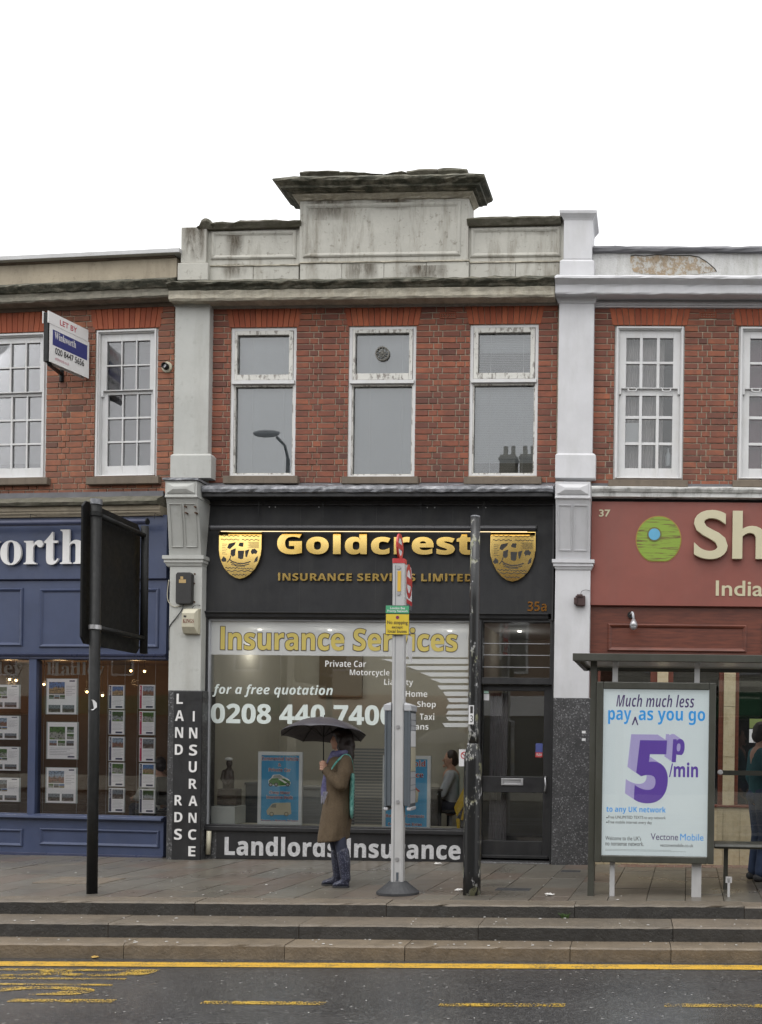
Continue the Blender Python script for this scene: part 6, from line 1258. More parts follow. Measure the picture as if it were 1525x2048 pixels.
limb(b, [J(690, 1758, -.09), J(684, 1767, -.09)], [.03, .02]); limb(b, [J(675, 1752, .08), J(668, 1761, .08)], [.03, .02])
for dy, wu, wv in ((nS, 653, 1541), (nF, 656, 1545)):
    limb(b, [J(690, 1524, dy), J(680, 1572, dy * 1.2), J(wu, wv, dy * .5 - .06)], [.05, .042, .026])
hc = J(647.5, 1533, -.13)
b.ball(J(650.5, 1534.5, -.12), .034, .036, .044); limb(b, [J(652, 1540, -.1), J(656, 1546, -.09)], [.03, .027])
for i in range(4):
    zz_ = .036 - i * .023; c_ = hc + Vector((0, 0, zz_)); b.tube([c_ + Vector((.025, -.012, -.004)), c_ + Vector((.008, -.036, .003)), c_ + Vector((-.022, -.032, .004)), c_ + Vector((-.032 + .003 * i, -.008, 0)), c_ + Vector((-.018, .012, -.002))], [.0115, .0115, .011, .0105, .008], 8)
b.tube([hc + Vector((.02, .0, .02)), hc + Vector((.008, -.012, .05)), hc + Vector((-.015, -.012, .052))], [.013, .012, .009], 8)
fuse(b.build('body', m_skin, WO), .006, 2)
# coat
rows = [(1506, 672, 697, .055, .02), (1511, 666, 701, .10, .01), (1518, 661, 705, .165, 0), (1530, 657, 706, .19, 0), (1550, 654, 705, .185, 0), (1580, 652, 703, .165, 0), (1600, 650, 703, .17, 0), (1625, 646, 703.5, .19, 0), (1650, 642, 700.5, .20, 0), (1668, 639, 697.5, .205, 0), (1682, 638, 695.5, .205, 0)]
b = B(); rings = []; n = 28
for v, ul, ur, ry, dy in rows:
    a, c = J(ul, v - .012 * (ul - 667), dy), J(ur, v + .0 * ur, dy); zc = (a.z + c.z) / 2; rx = (c.x - a.x) / 2; mx = (a.x + c.x) / 2; hem = v > 1660
    rings.append([Vector((mx + rx * math.copysign(abs(math.cos(t)) ** .85, math.cos(t)) + (.006 * math.sin(9 * t) if hem else 0), YW + dy + ry * math.copysign(abs(math.sin(t)) ** .85, math.sin(t)) + (.008 * math.cos(7 * t) if hem else 0), zc + (.018 * math.cos(t) if hem else 0))) for t in [2 * math.pi * i / n for i in range(n)]])
b.loft(rings)
for dy, wu, wv in ((nS, 655, 1543), (nF, 658, 1546)):
    limb(b, [J(691, 1523, dy * 1.02), J(689, 1545, dy * 1.25), J(683, 1570, dy * 1.3)], [.068, .068, .064]); limb(b, [J(683, 1570, dy * 1.3), J(670, 1560, dy * 1.15 - .02), J(wu, wv, dy * .5 - .085)], [.064, .058, .05])
coat = fuse(b.build('coat', m_coat, WO), .011, 5)
b = B(); b.loft([[J(u + x, v, dy) for x, dy in ((0, -.14), (2.0, -.165), (3.5, -.15), (3, .02), (0, .02))] for u, v in ((654, 1590), (649, 1630), (642, 1655), (639, 1677))]); fl_ = b.build('coat_front', m_coat, WO, smooth=True)
b = B(); limb(b, [J(678, 1672, -.085), J(684, 1700, -.09), J(688, 1715, -.09)], [.062, .06, .06]); limb(b, [J(671, 1672, .07), J(675, 1700, .08), J(675, 1712, .08)], [.072, .062, .058]); fuse(b.build('jeans', m_denim, WO), .011, 3)
for dy, pts, sole in ((-.09, [(686, 1704), (689, 1725), (691, 1748), (692, 1758)], (698.5, 1767, 666, 1771)), (.08, [(674.5, 1702), (675.5, 1722), (676, 1745), (675.5, 1753)], (682, 1761, 644, 1765))):
    b = B(); limb(b, [J(u, v, dy) for u, v in pts], [.064, .062, .05, .05]); hu, hv, tu, tv = sole; gy = YW + dy
    hx, tx = J(hu, hv, dy).x, J(tu, tv, dy).x; ln = hx - tx; gz_ = G(hx) + .004
    rings = []
    for f, w_, h in ((0, .026, .06), (.08, .036, .085), (.3, .037, .1), (.5, .04, .075), (.75, .046, .055), (.92, .038, .045), (1, .02, .03)):
        x = hx - ln * f; rings.append([Vector((x, gy + w_ * math.cos(t), gz_ + h * (.5 + .5 * math.sin(t)))) for t in [2 * math.pi * i / 14 for i in range(14)]])
    b.loft(rings); bo = fuse(b.build('boot', m_boot, WO), .009, 3)
    b = B(); b.prism([Vector((hx - ln * f, gy + s_ * w_, gz_ - .003)) for s_, seq in ((1, ((0, .02), (.08, .034), (.5, .04), (.75, .046), (.93, .036), (1, .012))), (-1, ((1, .012), (.93, .036), (.75, .046), (.5, .04), (.08, .034), (0, .02)))) for f, w_ in seq], (0, 0, .014)); b.build('sole', m_rubber, bo)
b = B(); b.ball(J(688, 1477, .0), .105, .092, .108); b.ball(J(692, 1492, .0), .098, .098, .11); b.ball(J(682, 1467, 0), .088, .082, .06)
limb(b, [J(694, 1495, -.05), J(699, 1512, -.055), J(701, 1524, -.05)], [.06, .05, .03]); limb(b, [J(694, 1495, .05), J(699, 1512, .055), J(701, 1526, .05)], [.065, .055, .03]); limb(b, [J(686, 1476, -.07), J(682, 1492, -.085), J(688, 1508, -.085)], [.03, .034, .02]); limb(b, [J(675, 1470, .05), J(672, 1486, .075), J(680, 1505, .085)], [.03, .03, .02]); fuse(b.build('hair', m_hair, WO), .008, 3)
b = B(); nk = [J(683 + 17 * math.cos(t), 1507 - 4 * math.cos(t), .105 * math.sin(t)) for t in [2 * math.pi * i / 20 for i in range(21)]]; limb(b, nk, [.034 + .006 * math.sin(5 * i) for i in range(21)], 8)
limb(b, [J(668, 1508, -.06), J(662, 1520, -.09), J(657, 1540, -.095), J(653, 1562, -.1), J(651, 1580, -.1), J(651, 1590, -.1)], [.036, .034, .035, .04, .045, .045]); sc_ = fuse(b.build('scarf', m_scarf, WO), .008, 2)
rnd = random.Random(3); b = B()
for i in range(34):
    u = 642.5 + 17 * i / 33; b.tube([J(u * .5 + 651 * .5, 1584, -.135 + .015 * math.sin(i)), J(u + 1, 1594, -.13 + .012 * math.sin(i * 2)), J(u + 1 + rnd.uniform(-1.4, 1.4), 1607 + rnd.uniform(-4, 3), -.13)], [.006, .0045, .003], 5)
b.build('scarf_fringe', m_fringe, sc_)
# teal shoulder bag
BG = thing('shoulder_bag', 'narrow teal patterned bag and strap over the shoulder of the umbrella woman', 'bag', J(704, 1640))
st_ = [(662, 1540, -.215), (668, 1531, -.23), (677, 1520, -.225), (686, 1512, -.19), (694, 1509.5, -.13), (701, 1513, -.12), (706, 1524, -.13), (709, 1545, -.12), (709, 1575, -.1)]
b = B(); b.loft([[J(u, v - 3.2, dy), J(u + .5, v - 3.2, dy - .012), J(u + .5, v + 3.2, dy - .016), J(u, v + 3.2, dy)] for u, v, dy in st_]); b.build('strap', m_teal, BG, sub=1)
b = B(); b.loft([[J(u0, v, -.13), J(u1, v, -.15), J(u1 + 1.2, v, 0), J(u1, v, .1), J(u0, v, .08)] for v, u0, u1 in ((1545, 700, 709), (1560, 699, 709.5), (1590, 698, 708), (1620, 699, 707.5), (1640, 700, 706))]); b.build('pouch', m_teal, BG, sub=1, smooth=True)
# umbrella
UY = -.13; al = math.radians(11.5); C0 = J(647.5, 1470.5, UY); axv = Vector((-.02, math.sin(al), math.cos(al))).normalized(); ex = Vector((1, 0, 0)); ex = (ex - axv * ex.dot(axv)).normalized(); ey = axv.cross(ex); RU, HU = .425, .178
UM = thing('umbrella', 'open dark grey folding umbrella held over the woman in the brown coat', 'umbrella', hc)
def up_(r_, t, dz=0.0): 
    rr_ = r_ / RU; return C0 + (ex * math.cos(t) + ey * math.sin(t)) * r_ + axv * (HU * (1 - rr_ ** 2.0) + dz)
b = B(); ns, nr = 64, 10; rings = []
for k in range(1, nr + 1):
    ring = []
    for i in range(ns):
        t = 2 * math.pi * i / ns; g_ = abs((i % 8) / 8 - .5) * 2; sc2 = 1 - .045 * (1 - g_ ** 2) * (k / nr) ** 2
        ring.append(up_(RU * k / nr * sc2, t, -.012 * (1 - g_ ** 2) * math.sin(math.pi * k / nr)))
    rings.append(ring)
b.loft(rings, False); i0 = len(b.v); b.v.append(C0 + axv * HU)
for i in range(ns): b.f.append([i, (i + 1) % ns, i0]); b.m.append(0)
cn = b.build('canopy', cloth('charcoal_nylon', (.04, .037, .047, 1), (.047, .044, .055, 1), 9, None, .5), UM, smooth=True); sm = cn.modifiers.new('thick', 'SOLIDIFY'); sm.thickness = .002
for i in range(8):
    t = 2 * math.pi * i / 8; b = B(); b.tube([up_(RU * f, t, -.008) for f in (.03, .2, .4, .6, .8, 1.0)], .003, 5); b.build('rib', m_post, UM)
    b = B(); b.tube([C0 + axv * -.02, up_(RU * .5, t, -.01)], .0025, 5); b.build('stretcher', m_post, UM)
b = B(); b.tube([C0 + axv * (HU + .03), C0 + axv * HU, C0, hc + Vector((0, 0, -.02))], .006, 8); b.build('shaft', m_post, UM, smooth=True)
b = B(); b.tube([hc + Vector((0, .0, .06)), hc + Vector((0, 0, -.07))], .014, 10); b.build('handle', m_rubber, UM, smooth=True)

def figure(name, label, pos, ang, pose, cs, k=1.0, group=None):
    """a simpler dressed figure; local x right, y forward"""
    T = thing(name, label, 'person', pos, group); ca, sa = math.cos(ang), math.sin(ang); pos = Vector(pos)
    P = lambda x, y, z: pos + Vector((x * ca - y * sa, x * sa + y * ca, z)) * k
    fwd = P(0, 1, 0) - P(0, 0, 0); sit = pose == 'sit'; dz = -.45 if sit else 0.0
    hip = .92 + dz; body = B(); sh = B(); tr = B()
    limb(body, [P(0, -.01, 1.40 + dz), P(0, .0, 1.47 + dz), P(0, .015, 1.53 + dz)], [.07, .058, .055]); body.ball(P(0, .02, 1.60 + dz), .078 * k, .078 * k, .115 * k); body.ball(P(0, .045, 1.57 + dz), .06 * k, .06 * k, .085 * k)
    body.ball(P(0, .118, 1.575 + dz), .014 * k); body.ball(P(0, .10, 1.50 + dz), .024 * k); 
    for s_ in (-1, 1): body.ball(P(s_ * .08, .0, 1.585 + dz), .012 * k, .02 * k, .03 * k); body.ball(P(s_ * .032, .1, 1.6 + dz), .012 * k)
    limb(body, [P(0, 0, 1.36 + dz), P(0, 0, 1.15 + dz), P(0, 0, hip)], [.12, .11, .12])
    rows_ = [(1.45, .075, .06), (1.41, .17, .09), (1.36, .2, .11), (1.2, .185, .12), (1.05, .17, .115), (.95, .18, .12), (.88, .185, .12)]
    sh.loft([[P(rx * math.cos(t), ry * math.sin(t), z + dz) for t in [2 * math.pi * i / 18 for i in range(18)]] for z, rx, ry in rows_])
    for s_ in (-1, 1):
        S_, E_, W_ = ((s_ * .19, 0, 1.38 + dz), (s_ * .25, .12, 1.12 + dz), (s_ * .14, .36, 1.10 + dz)) if sit else ((s_ * .19, 0, 1.38), (s_ * .245, -.02, 1.12), (s_ * .24, .08, .88))
        limb(body, [P(*S_), P(*E_), P(*W_)], [.05 * k, .042 * k, .028 * k]); limb(sh, [P(*S_), P(*E_)], [.068 * k, .058 * k]); limb(sh, [P(*E_), P(*[e + (w_ - e) * .85 for e, w_ in zip(E_, W_)])], [.056 * k, .044 * k])
        hand(body, P(*W_), (P(*W_) - P(*E_)), s_, Vector((0, 0, 1)) if sit else fwd.normalized() * -1, k)
        kn, an_, to = ((s_ * .11, .42, .5), (s_ * .11, .43, .09), (s_ * .12, .6, .05)) if sit else ((s_ * .1, .03, .5), (s_ * .1, -.02, .09), (s_ * .125, .15, .04))
        limb(body, [P(s_ * .09, 0, hip), P(*kn), P(*an_)], [.085 * k, .055 * k, .036 * k]); limb(body, [P(*an_), P(*to)], [.036 * k, .03 * k]); limb(tr, [P(s_ * .09, 0, hip + .02), P(*kn), P(an_[0], an_[1], an_[2] + .02)], [.108 * k, .082 * k, .07 * k])
        b = B(); b.ball(P(an_[0], an_[1] + .08, .045), .05 * k, .05 * k, .045 * k); a_ = P(an_[0], an_[1] - .05, .045); e_ = P(to[0], to[1] + .02, .038); limb(b, [a_, e_], [.044 * k, .036 * k]); fuse(b.build('shoe', cs['shoe'], T), .012, 2)
    fuse(body.build('body', m_skin, T), .008, 2); fuse(sh.build('top', cs['top'], T), .014, 4); tr.ball(P(0, 0, hip), .16 * k, .13 * k, .1 * k); fuse(tr.build('trousers', cs['leg'], T), .014, 4)
    b = B(); b.ball(P(0, -.005, 1.63 + dz), .09 * k, .09 * k, .1 * k); b.ball(P(0, -.03, 1.57 + dz), .078 * k, .07 * k, .08 * k); fuse(b.build('hair', m_hair, T), .012, 2)
    return T
gp = onground(1519, 1762)
figure('person', 'person in a teal top and jeans waiting behind the glass of the bus shelter', (gp.x, gp.y, G(gp.x)), math.radians(-75), 'stand', {'top': cloth('teal_jersey', (.02, .085, .10, 1), (.03, .12, .14, 1)), 'leg': cloth('blue_denim', (.03, .05, .1, 1), (.045, .07, .14, 1)), 'shoe': m_rubber}, 1.0)
c0 = C.S(903, 1560, -1.55)
figure('person', 'man in a white shirt seated at a desk inside the insurance shop', C.w(c0, -1.55, zfl), math.radians(100), 'sit', {'top': cloth('white_shirt', (.38, .4, .43, 1), (.45, .46, .48, 1)), 'leg': m_denim, 'shoe': m_rubber}, 1.0)
c0 = L.S(318, 1600, -.95)
figure('person', 'person in a pale shirt seated inside the estate agent, behind the small cards', L.w(c0, -.95, .08), math.radians(60), 'sit', {'top': cloth('pale_shirt', (.4, .41, .36, 1), (.5, .5, .46, 1)), 'leg': m_denim, 'shoe': m_rubber}, .92)

# ================================================================== WINDOW DISPLAYS
def office_chair(fr, s, d, z, ang, label):
    p = fr.w(s, d, z); t = thing('office_chair', label, 'chair', p); ca, sa = math.cos(ang), math.sin(ang); Q = lambda x, y, h: p + Vector((x * ca - y * sa, x * sa + y * ca, h))
    def bx(b, x0, x1, y0, y1, z0, z1): b.hexa([Q(x, y, h) for h in (z0, z1) for x, y in ((x0, y0), (x1, y0), (x1, y1), (x0, y1))])
    b = B(); bx(b, -.22, .22, -.2, .22, .40, .445); b.build('seat', m_rubber, t, bevel=.015); b = B(); bx(b, -.2, .2, -.26, -.21, .52, .9); b.build('backrest', m_rubber, t, bevel=.015)
    b = B(); b.tube([Q(0, 0, .08), Q(0, 0, .41)], .025, 8); b.tube([Q(0, -.2, .42), Q(0, -.27, .5), Q(0, -.24, .6)], .015, 6); b.build('stem', m_steel, t)
    for i in range(5): b = B(); a = 2 * math.pi * i / 5; b.tube([Q(0, 0, .09), Q(.27 * math.cos(a), .27 * math.sin(a), .055)], .018, 6); b.ball(Q(.27 * math.cos(a), .27 * math.sin(a), .028), .027, n=8, m=6); b.build('leg', m_rubber, t)
c0 = C.S(903, 1560, -1.55); office_chair(C, c0, -1.55, zfl, math.radians(100), 'black office chair under the seated man in the insurance shop')
c0 = L.S(318, 1600, -.95); office_chair(L, c0, -.95, .08, math.radians(60), 'black office chair under the seated person in the estate agent')
def desk(fr, s0, s1, d0, d1, z, h, mat, label):
    t = thing('desk', label, 'desk', fr.w((s0 + s1) / 2, (d0 + d1) / 2, z)); b = B(); b.fbox(fr, s0, s1, d0, d1, z + h - .03, z + h); b.build('top', mat, t, bevel=.004)
    b = B(); b.fbox(fr, s0 + .03, s1 - .03, d1 - .06, d1 - .04, z + .1, z + h - .032); b.build('modesty_panel', mat, t)
    for s in (s0 + .02, s1 - .06):
        for d in (d0 + .02, d1 - .06): b = B(); b.fbox(fr, s, s + .04, d, d + .04, z, z + h - .031); b.build('leg', m_post, t)
desk(C, C.S(600, 1600, -1.6), C.S(700, 1600, -1.6), -1.9, -1.3, zfl, .74, flat('grey_laminate', (.3, .3, .29, 1)), 'grey desk behind the woman inside the insurance shop')
desk(C, C.S(790, 1600, -1.5), C.S(895, 1600, -1.5), -1.8, -1.2, zfl, .74, flat('dark_laminate', (.07, .06, .05, 1)), 'dark desk before the seated man in the insurance shop')
desk(C, C.S(468, 1600, -1.6), C.S(560, 1600, -1.6), -2.0, -1.4, zfl, .78, m_dgrey, 'grey counter behind the carved statuette')
# lowered slatted blind deep in the shop
b = B(); s0, s1 = C.S(705, 1550, -1.25), C.S(770, 1550, -1.25); za = C.Z(740, 1648, -1.25); zb2 = C.Z(740, 1500, -1.25); zz_ = za
while zz_ < zb2: b.fbox(C, s0, s1, -1.26, -1.245, zz_, zz_ + .028); zz_ += .042
tag(b.build('slatted_screen', flat('grey_slats', (.22, .22, .215, 1)), None), 'grey slatted screen standing inside the shop behind the umbrella woman', 'screen')
# poster boards
m_pblue = N('poster_blue'); f_ = m_pblue.ramp(m_pblue.noise(3, 2, .5, (1, .01, .15)), .4, .6); m_pblue.color(m_pblue.mix(f_, (.05, .30, .55, 1), (.13, .45, .70, 1))); m_pblue.rough(.4); m_pblue = m_pblue.m
m_pred = flat('poster_red', (.34, .045, .035, 1)); m_pwh = flat('poster_white', (.84, .84, .82, 1))
def board(u0, v0, u1, v1, d, label):
    r_ = C.rect(u0, v0, u1, v1, d); t = thing('poster_board', label, 'poster', C.w((r_[0] + r_[1]) / 2, d, r_[2]))
    b = B(); b.grid(C, r_[0], r_[1], r_[2], r_[3], d - .03, d, [(r_[0] + .045, r_[1] - .045, r_[2] + .045, r_[3] - .045)]); b.build('frame', flat('pale_aluminium', (.72, .74, .74, 1), .4), t, bevel=.004)
    b = B(); b.fbox(C, r_[0] + .04, r_[1] - .04, d - .025, d - .008, r_[2] + .04, r_[3] - .04); sh = b.build('sheet', m_pblue, t); return t, sh
def otext(t, u0, v0, u1, v1, d, parent):
    ftext(t, C, u0 - .6, v0 - .6, u1 + .6, v1 + .6, d, 'print_outline', m_pwh, parent, st='b', off=.035); ftext(t, C, u0, v0, u1, v1, d + .0015, 'print', m_pred, parent, st='b')
def shape(pts, d, mat, parent, name='print_shape'):
    b = B(); b.add([C.w(*((lambda q: (q[0], d, q[1]))(C.px(u, v, d)))) for u, v in pts], [tuple(range(len(pts)))]); return b.build(name, mat, parent)
def circ(u, v, r_, n=14): return [(u + r_ * math.cos(2 * math.pi * i / n), v + r_ * math.sin(2 * math.pi * i / n)) for i in range(n)]
t1, p1 = board(515.5, 1504, 604.5, 1650, -.085, 'blue vehicle insurance poster board with green car and cream van, left of the woman'); d = -.0905
for s_ in (('Commercial Vehicle', 524, 1514, 597, 1521.5), ('&', 556.5, 1527, 562.5, 1533), ('Private Car', 538, 1536.5, 581.5, 1543.5), ('Cheap Motor', 539, 1582.5, 580, 1590), ('Insurance Deals', 533.5, 1591.5, 585.5, 1598), ('Young + Mature Drivers', 522, 1639.5, 596.5, 1645.5)): otext(*s_, d, p1)
m_cargreen = flat('car_green', (.06, .2, .03, 1)); m_tyre = flat('tyre_black', (.02, .02, .02, 1)); m_van = flat('van_cream', (.52, .48, .34, 1))
shape([(537, 1561), (543, 1556), (546, 1550), (560, 1549), (567, 1553), (578, 1559), (582, 1566), (580, 1572), (553, 1573), (538, 1569)], d + .001, m_pwh, p1)
shape([(538, 1562), (544, 1557), (558, 1556.5), (570, 1558), (580.5, 1563), (580.5, 1570), (556, 1572), (539, 1568)], d + .002, m_cargreen, p1); shape([(546, 1556), (548.5, 1551), (560, 1550), (566, 1556)], d + .003, flat('car_glass', (.4, .42, .4, 1)), p1); shape([(556, 1558), (562, 1557.5), (575, 1566), (570, 1567)], d + .003, m_pwh, p1)
for u in (552.5, 541.5, 575.5): shape(circ(u, 1569.5, 4.0), d + .0035, m_tyre, p1); shape(circ(u, 1569.5, 2.2), d + .004, m_lgrey, p1)
shape([(533, 1622), (537, 1617), (544, 1608), (550, 1606), (581.5, 1605.5), (583, 1628), (578, 1630.5), (535, 1630)], d + .002, m_van, p1); shape([(541, 1615), (545.5, 1609), (553, 1608.5), (552, 1616)], d + .003, flat('van_glass', (.2, .2, .16, 1)), p1)
for u in (543.5, 573): shape(circ(u, 1628.5, 4.4), d + .0035, flat('van_tyre', (.2, .18, .13, 1)), p1); shape(circ(u, 1628.5, 2.8), d + .004, m_van, p1)
t2, p2 = board(765, 1511.5, 861.5, 1661, -.085, 'blue household insurance poster board behind the bus stop pole')
for s_ in (('Household', 772, 1521, 851, 1533), ('Insurance', 776, 1544, 847, 1555), ('Buildings + Contents', 773, 1629, 848.5, 1637), ('Competitive Rates', 777, 1646, 844, 1653)): otext(*s_, d, p2)
shape([(800, 1600), (800, 1580), (819, 1566), (838, 1580), (836, 1604), (815, 1612)], d + .002, m_van, p2); shape([(796, 1582), (819, 1563), (841, 1583), (837, 1584), (819, 1569), (800, 1584)], d + .003, m_pred, p2)
# carved statuette on a block
c0 = C.px(453, 1609, -.3); sg = -.3; S0 = c0[0]
ST = thing('statuette', 'dark carved wooden bust statuette on a block in the insurance window', 'statuette', C.w(S0, sg, C.Z(449, 1613, sg)))
m_dwood = cloth('dark_carved_wood', (.035, .022, .014, 1), (.06, .038, .024, 1), 9, None, .45)
b = B(); b.pbox(C, 434, 1578, 472, 1611, sg - .1, sg + .08); b.build('block', m_dwood, ST, bevel=.01)
E_ = lambda u, v, e=0: C.w(*((lambda q: (q[0], sg + e, q[1]))(C.px(u, v, sg))))
b = B(); limb(b, [E_(457, 1580), E_(457, 1560), E_(458, 1545), E_(459, 1536)], [.07, .075, .06, .03]); b.ball(E_(459, 1527), .04, .04, .055); b.ball(E_(464, 1530, .02), .014); limb(b, [E_(450, 1543, .02), E_(448, 1558, .05), E_(455, 1567, .07)], [.025, .024, .02]); limb(b, [E_(466, 1544, .02), E_(468, 1558, .05), E_(462, 1568, .07)], [.022, .022, .018]); fuse(b.build('figure', m_dwood, ST), .008, 3)
b = B(); b.ball(E_(458, 1518.5), .05, .045, .022); b.build('headdress', m_pwh, ST, smooth=True)
b = B(); b.pbox(C, 417.5, 1613, 470, 1648, -.44, -.12); tag(b.build('white_box', flat('white_card', (.52, .54, .52, 1)), None, bevel=.003), 'white cardboard box under the statuette in the window corner', 'box')
# yellow and black folded umbrella by the door
FU = thing('folded_umbrella', 'half folded yellow and black umbrella leaning inside the insurance window', 'umbrella', C.w(C.S(922, 1655, -.3), -.3, wz0))
rnd = random.Random(5)
for i, (m_, pts) in enumerate(((flat('umbrella_yellow', (.55, .36, .02, 1)), [(928, 1575), (909, 1615), (914, 1634), (931, 1608)]), (m_ink, [(931, 1578), (931, 1608), (915, 1636), (924, 1640), (935, 1600)]), (MATS['umbrella_yellow'], [(934, 1590), (922, 1640), (932, 1642), (938, 1610)]), (MATS['umbrella_yellow'], [(913, 1638), (921, 1636), (920, 1658), (914, 1658)]), (m_ink, [(922, 1640), (932, 1640), (930, 1658), (921, 1658)]))):
    b = B(); P_ = [C.w(*((lambda q: (q[0], -.28 + .02 * ((k + i) % 2), q[1]))(C.px(u, v, -.28)))) for k, (u, v) in enumerate(pts)]; b.prism(P_, C.n * -.03); b.build('gore', m_, FU, bevel=.006)
b = B(); b.tube([C.w(*((lambda q: (q[0], -.3, q[1]))(C.px(918, 1659, -.3)))), C.w(*((lambda q: (q[0], -.3, q[1]))(C.px(930, 1570, -.3))))], .01, 8); b.build('shaft', m_post, FU)
# property cards hung in the estate agent's window
rnd = random.Random(12)
def pic_mat(i):
    g = N('card_photo'); pal = [((.10, .2, .42, 1), (.36, .26, .14, 1)), ((.05, .09, .03, 1), (.3, .32, .33, 1)), ((.28, .35, .45, 1), (.25, .12, .08, 1)), ((.07, .15, .03, 1), (.33, .33, .3, 1)), ((.2, .22, .25, 1), (.09, .06, .05, 1))][i % 5]
    sp_ = g.n('ShaderNodeSeparateXYZ'); g.l(g.tc.outputs['Generated'], sp_.inputs[0]); sh_ = g.mul(sp_.outputs[2], g.mul(g.noise(3, 2, coord='Generated', off=(i, 0, 0)), .6), 'ADD')
    cc = g.mix(g.ramp(sh_, .75, .9), pal[1], pal[0]); cc = g.mix(g.ramp(g.noise(9, 4, coord='Generated', off=(0, i, 0), stretch=(1, .01, 1)), .5, .62), cc, (.02, .02, .015, 1)); cc = g.mix(g.ramp(sh_, .42, .36), cc, (.12, .2, .04, 1) if i % 2 else (.2, .18, .16, 1)); g.color(cc); g.rough(.3); return g.m
PICS = [pic_mat(i) for i in range(7)]; m_card = flat('card_white', (.86, .85, .87, 1), .4); m_lines = flat('card_text_grey', (.38, .37, .40, 1)); m_navyp = flat('card_navy', (.03, .03, .08, 1)); m_acr = flat('acrylic_edge', (.4, .44, .44, 1), .2)
def card(u0, v0, u1, v1, kind, i, label, grp):
    d = -.07; r_ = L.rect(u0, v0, u1, v1, d); t = thing('property_card', label, 'card', L.w((r_[0] + r_[1]) / 2, d, r_[2]), grp)
    W_, H_ = r_[1] - r_[0], r_[3] - r_[2]
    def pc(name, x0, y0, x1, y1, mat, e): b = B(); b.fbox(L, r_[0] + x0 * W_, r_[0] + x1 * W_, d - .001 + e - .002, d + e, r_[3] - y1 * H_, r_[3] - y0 * H_); return b.build(name, mat, t)
    pc('sheet', 0, 0, 1, 1, m_card, 0.0); pc('holder', -.05, -.012, 1.05, 1.012, m_acr, -.006)
    if kind == 'big':
        pc('photo', .07, .09, .60, .44, PICS[i % 7], .002)
        for k in range(3): pc('photo', .07 + k * .185, .46, .24 + k * .185, .57, PICS[(i + k + 1) % 7], .002)
        for k in range(6): pc('text_line', .65, .2 + k * .05, .95 - .1 * (k % 2), .212 + k * .05, m_lines, .002)
        pc('brand_tag', .76, .04, .94, .075, m_navyp, .002); pc('text_block', .06, .74, .46, .95, PICS[4], .002); pc('text_block', .53, .74, .93, .95, PICS[4], .002)
    elif kind == 'plain':
        pc('photo', .07, .12, .60, .47, PICS[3], .002); pc('photo', .67, .12, .9, .28, PICS[1], .002); pc('photo', .67, .31, .9, .46, PICS[3], .002)
        for k in range(3): pc('photo', .07 + k * .29, .5, .32 + k * .29, .64, PICS[(k + 2) % 7], .002)
        for k in range(5): pc('text_line', .08, .7 + k * .045, .9 - .12 * (k % 3), .712 + k * .045, m_lines, .002)
        pc('brand_tag', .7, .92, .93, .96, m_navyp, .002)
    else:
        pc('side_strip', .02, .02, .16, .98, m_navyp if kind == 'let' else flat('card_crimson', (.42, .03, .09, 1)) if 'card_crimson' not in MATS else MATS['card_crimson'], .002); pc('photo', .22, .04, .95, .45, PICS[i % 7], .002)
        for k in range(6): pc('text_line', .24, .52 + k * .055, .93 - .1 * (k % 2), .532 + k * .055, m_lines, .002)
        pc('brand_tag', .45, .88, .9, .95, m_navyp, .002); t_ = 'TO LET' if kind == 'let' else 'LET BY'
        text(t_, lambda s, e, z: L.w(r_[0] + .15 * W_ - (z), d + .0035, r_[3] - .42 * H_ + s), 0, .36 * H_, .03 * W_, .12 * W_, 'lettering', m_card, t)
    return t
ordn = ['topmost', 'second from the top', 'third from the top', 'fourth from the top', 'lowest']
card(94, 1358, 153, 1428.5, 'big', 0, 'large property card with a sandstone villa under blue sky, topmost of three', 'large property cards'); card(95, 1445, 153.5, 1518, 'plain', 3, 'large property card with five garden photos, middle of three', 'large property cards'); card(93, 1536, 151.5, 1606, 'big', 2, 'large property card with a grey house, lowest of three', 'large property cards')
for i, (v0, v1) in enumerate(((1370, 1417), (1432, 1479), (1494, 1541), (1556, 1603))): card(-22, v0, 37.5, v1, 'big', i + 1, 'wide property card left of the navy mullion, ' + ['topmost', 'second down', 'third down', 'lowest'][i] + ' of four', 'wide property cards at the left edge')
for i, (v0, v1) in enumerate(((1371, 1418), (1421.5, 1469), (1474, 1522), (1526, 1573), (1577, 1624.5))): card(218, v0, 248, v1, 'let', i, 'small black-striped property card right of the sign post, ' + ordn[i], 'small property cards')
for i, (v0, v1) in enumerate(((1370.5, 1418), (1423, 1470), (1476, 1523.5), (1527.5, 1575), (1579, 1626.5))): card(279, v0, 309, v1, 'letby' if i < 3 else 'let', i + 2, 'small ' + ('crimson' if i < 3 else 'black') + '-striped property card nearest the grey pilaster, ' + ordn[i], 'small property cards')
for i, u in enumerate((89.5, 157, 216, 250.5, 276.5, 311.5)):
    a = L.px(u, 1345, -.1); b = B(); b.tube([L.w(a[0], -.1, zl(1318)), L.w(a[0] - .004, -.1, gz0 + .01)], .0018, 5); tag(b.build('display_wire', m_steel, None), 'thin steel display wire, ' + ['leftmost of six', 'second from the left', 'third from the left', 'fourth from the left', 'fifth from the left', 'rightmost of six'][i] + ' in the estate agent window', 'wire', 'display wires')

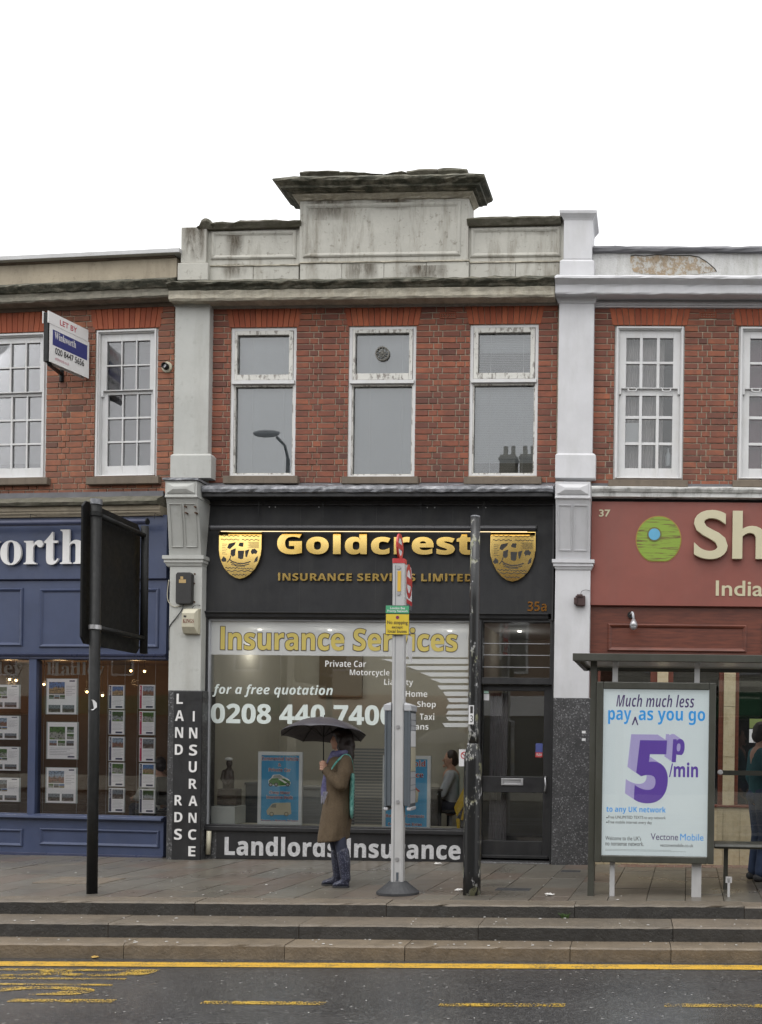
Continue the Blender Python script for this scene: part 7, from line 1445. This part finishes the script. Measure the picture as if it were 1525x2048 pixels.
# ================================================================== LITTER
m_litter = flat('pale_litter', (.55, .54, .52, 1)); rnd = random.Random(21); b = B()
for i in range(170):
    u = rnd.uniform(-20, 1545); band = rnd.random()
    if band < .42: p = onground(u, rnd.uniform(1745, 1803)); z_ = G(p.x) + .006
    elif band < .64: x = at(u, 1845, Y2).x; p = Vector((x, rnd.uniform(Y2 + .02, Y1 - .01), 0)); z_ = G(x) - .115 + .005
    elif band < .86: x = at(u, 1880, Y3).x; p = Vector((x, rnd.uniform(Y3 + .02, Y2 - .01), 0)); z_ = G(x) - .24 + .005
    else: p = onground(u, rnd.uniform(1918, 2045), .36); z_ = G(p.x) - .36 + .005
    r_ = rnd.choice((.006, .008, .01, .013, .02)) * (.8 if band < .86 else .5); a = rnd.uniform(0, 6.28); pts = [Vector((p.x + r_ * math.cos(a + k * 1.57) * rnd.uniform(.6, 1.2), p.y + r_ * math.sin(a + k * 1.57) * rnd.uniform(.6, 1.2), z_)) for k in range(4)]
    b.prism(pts, (0, 0, .003))
tag(b.build('litter_specks', m_litter, None), 'tiny pale scraps of litter scattered over the wet steps and road', 'litter', None, 'stuff')
for u, v, label, dr in ((876, 1730, 'crumpled white paper scrap on the pavement below the shop lettering', 0), (1100, 1792, 'white crumpled scrap on the pavement left of the shelter post', 0), (920, 1783, 'small white scrap at the foot of the flaking black post', 0), (1323, 1925, 'pale yellow scrap in the gutter before the right steps', .36), (190, 1917.5, 'orange leaf lying in the gutter at the left', .36)):
    p = onground(u, v, dr); b = B(); rr = .045 if dr == 0 else .03; n = 9; z_ = G(p.x) - dr + .008
    top = [Vector((p.x + rr * rnd.uniform(.5, 1.3) * math.cos(2 * math.pi * i / n), p.y + rr * .7 * rnd.uniform(.5, 1.2) * math.sin(2 * math.pi * i / n), z_ + rnd.uniform(0, .012))) for i in range(n)]
    b.loft([top, [Vector((q_.x * .5 + p.x * .5, q_.y * .5 + p.y * .5, z_ + rnd.uniform(.008, .025))) for q_ in top]]); tag(b.build('paper_scrap' if 'leaf' not in label else 'fallen_leaf', m_litter if dr == 0 else flat('scrap_ochre', (.45, .28, .06, 1)), None), label, 'litter')
b = B(); wp_ = at(1131, 1841, Y1 - .01); rnd = random.Random(2)
for i in range(22): a = rnd.uniform(0, 3.14); h = rnd.uniform(.02, .05); base = Vector((wp_.x + rnd.uniform(-.03, .03), Y1 - .008, G(wp_.x) - .113)); b.tube([base, base + Vector((.02 * math.cos(a), -.012, h * .7)), base + Vector((.04 * math.cos(a), -.02, h))], [.004, .004, .001], 4)
tag(b.build('weed', flat('weed_green', (.06, .12, .03, 1)), None), 'tiny green weed growing from a joint in the steps', 'plant')
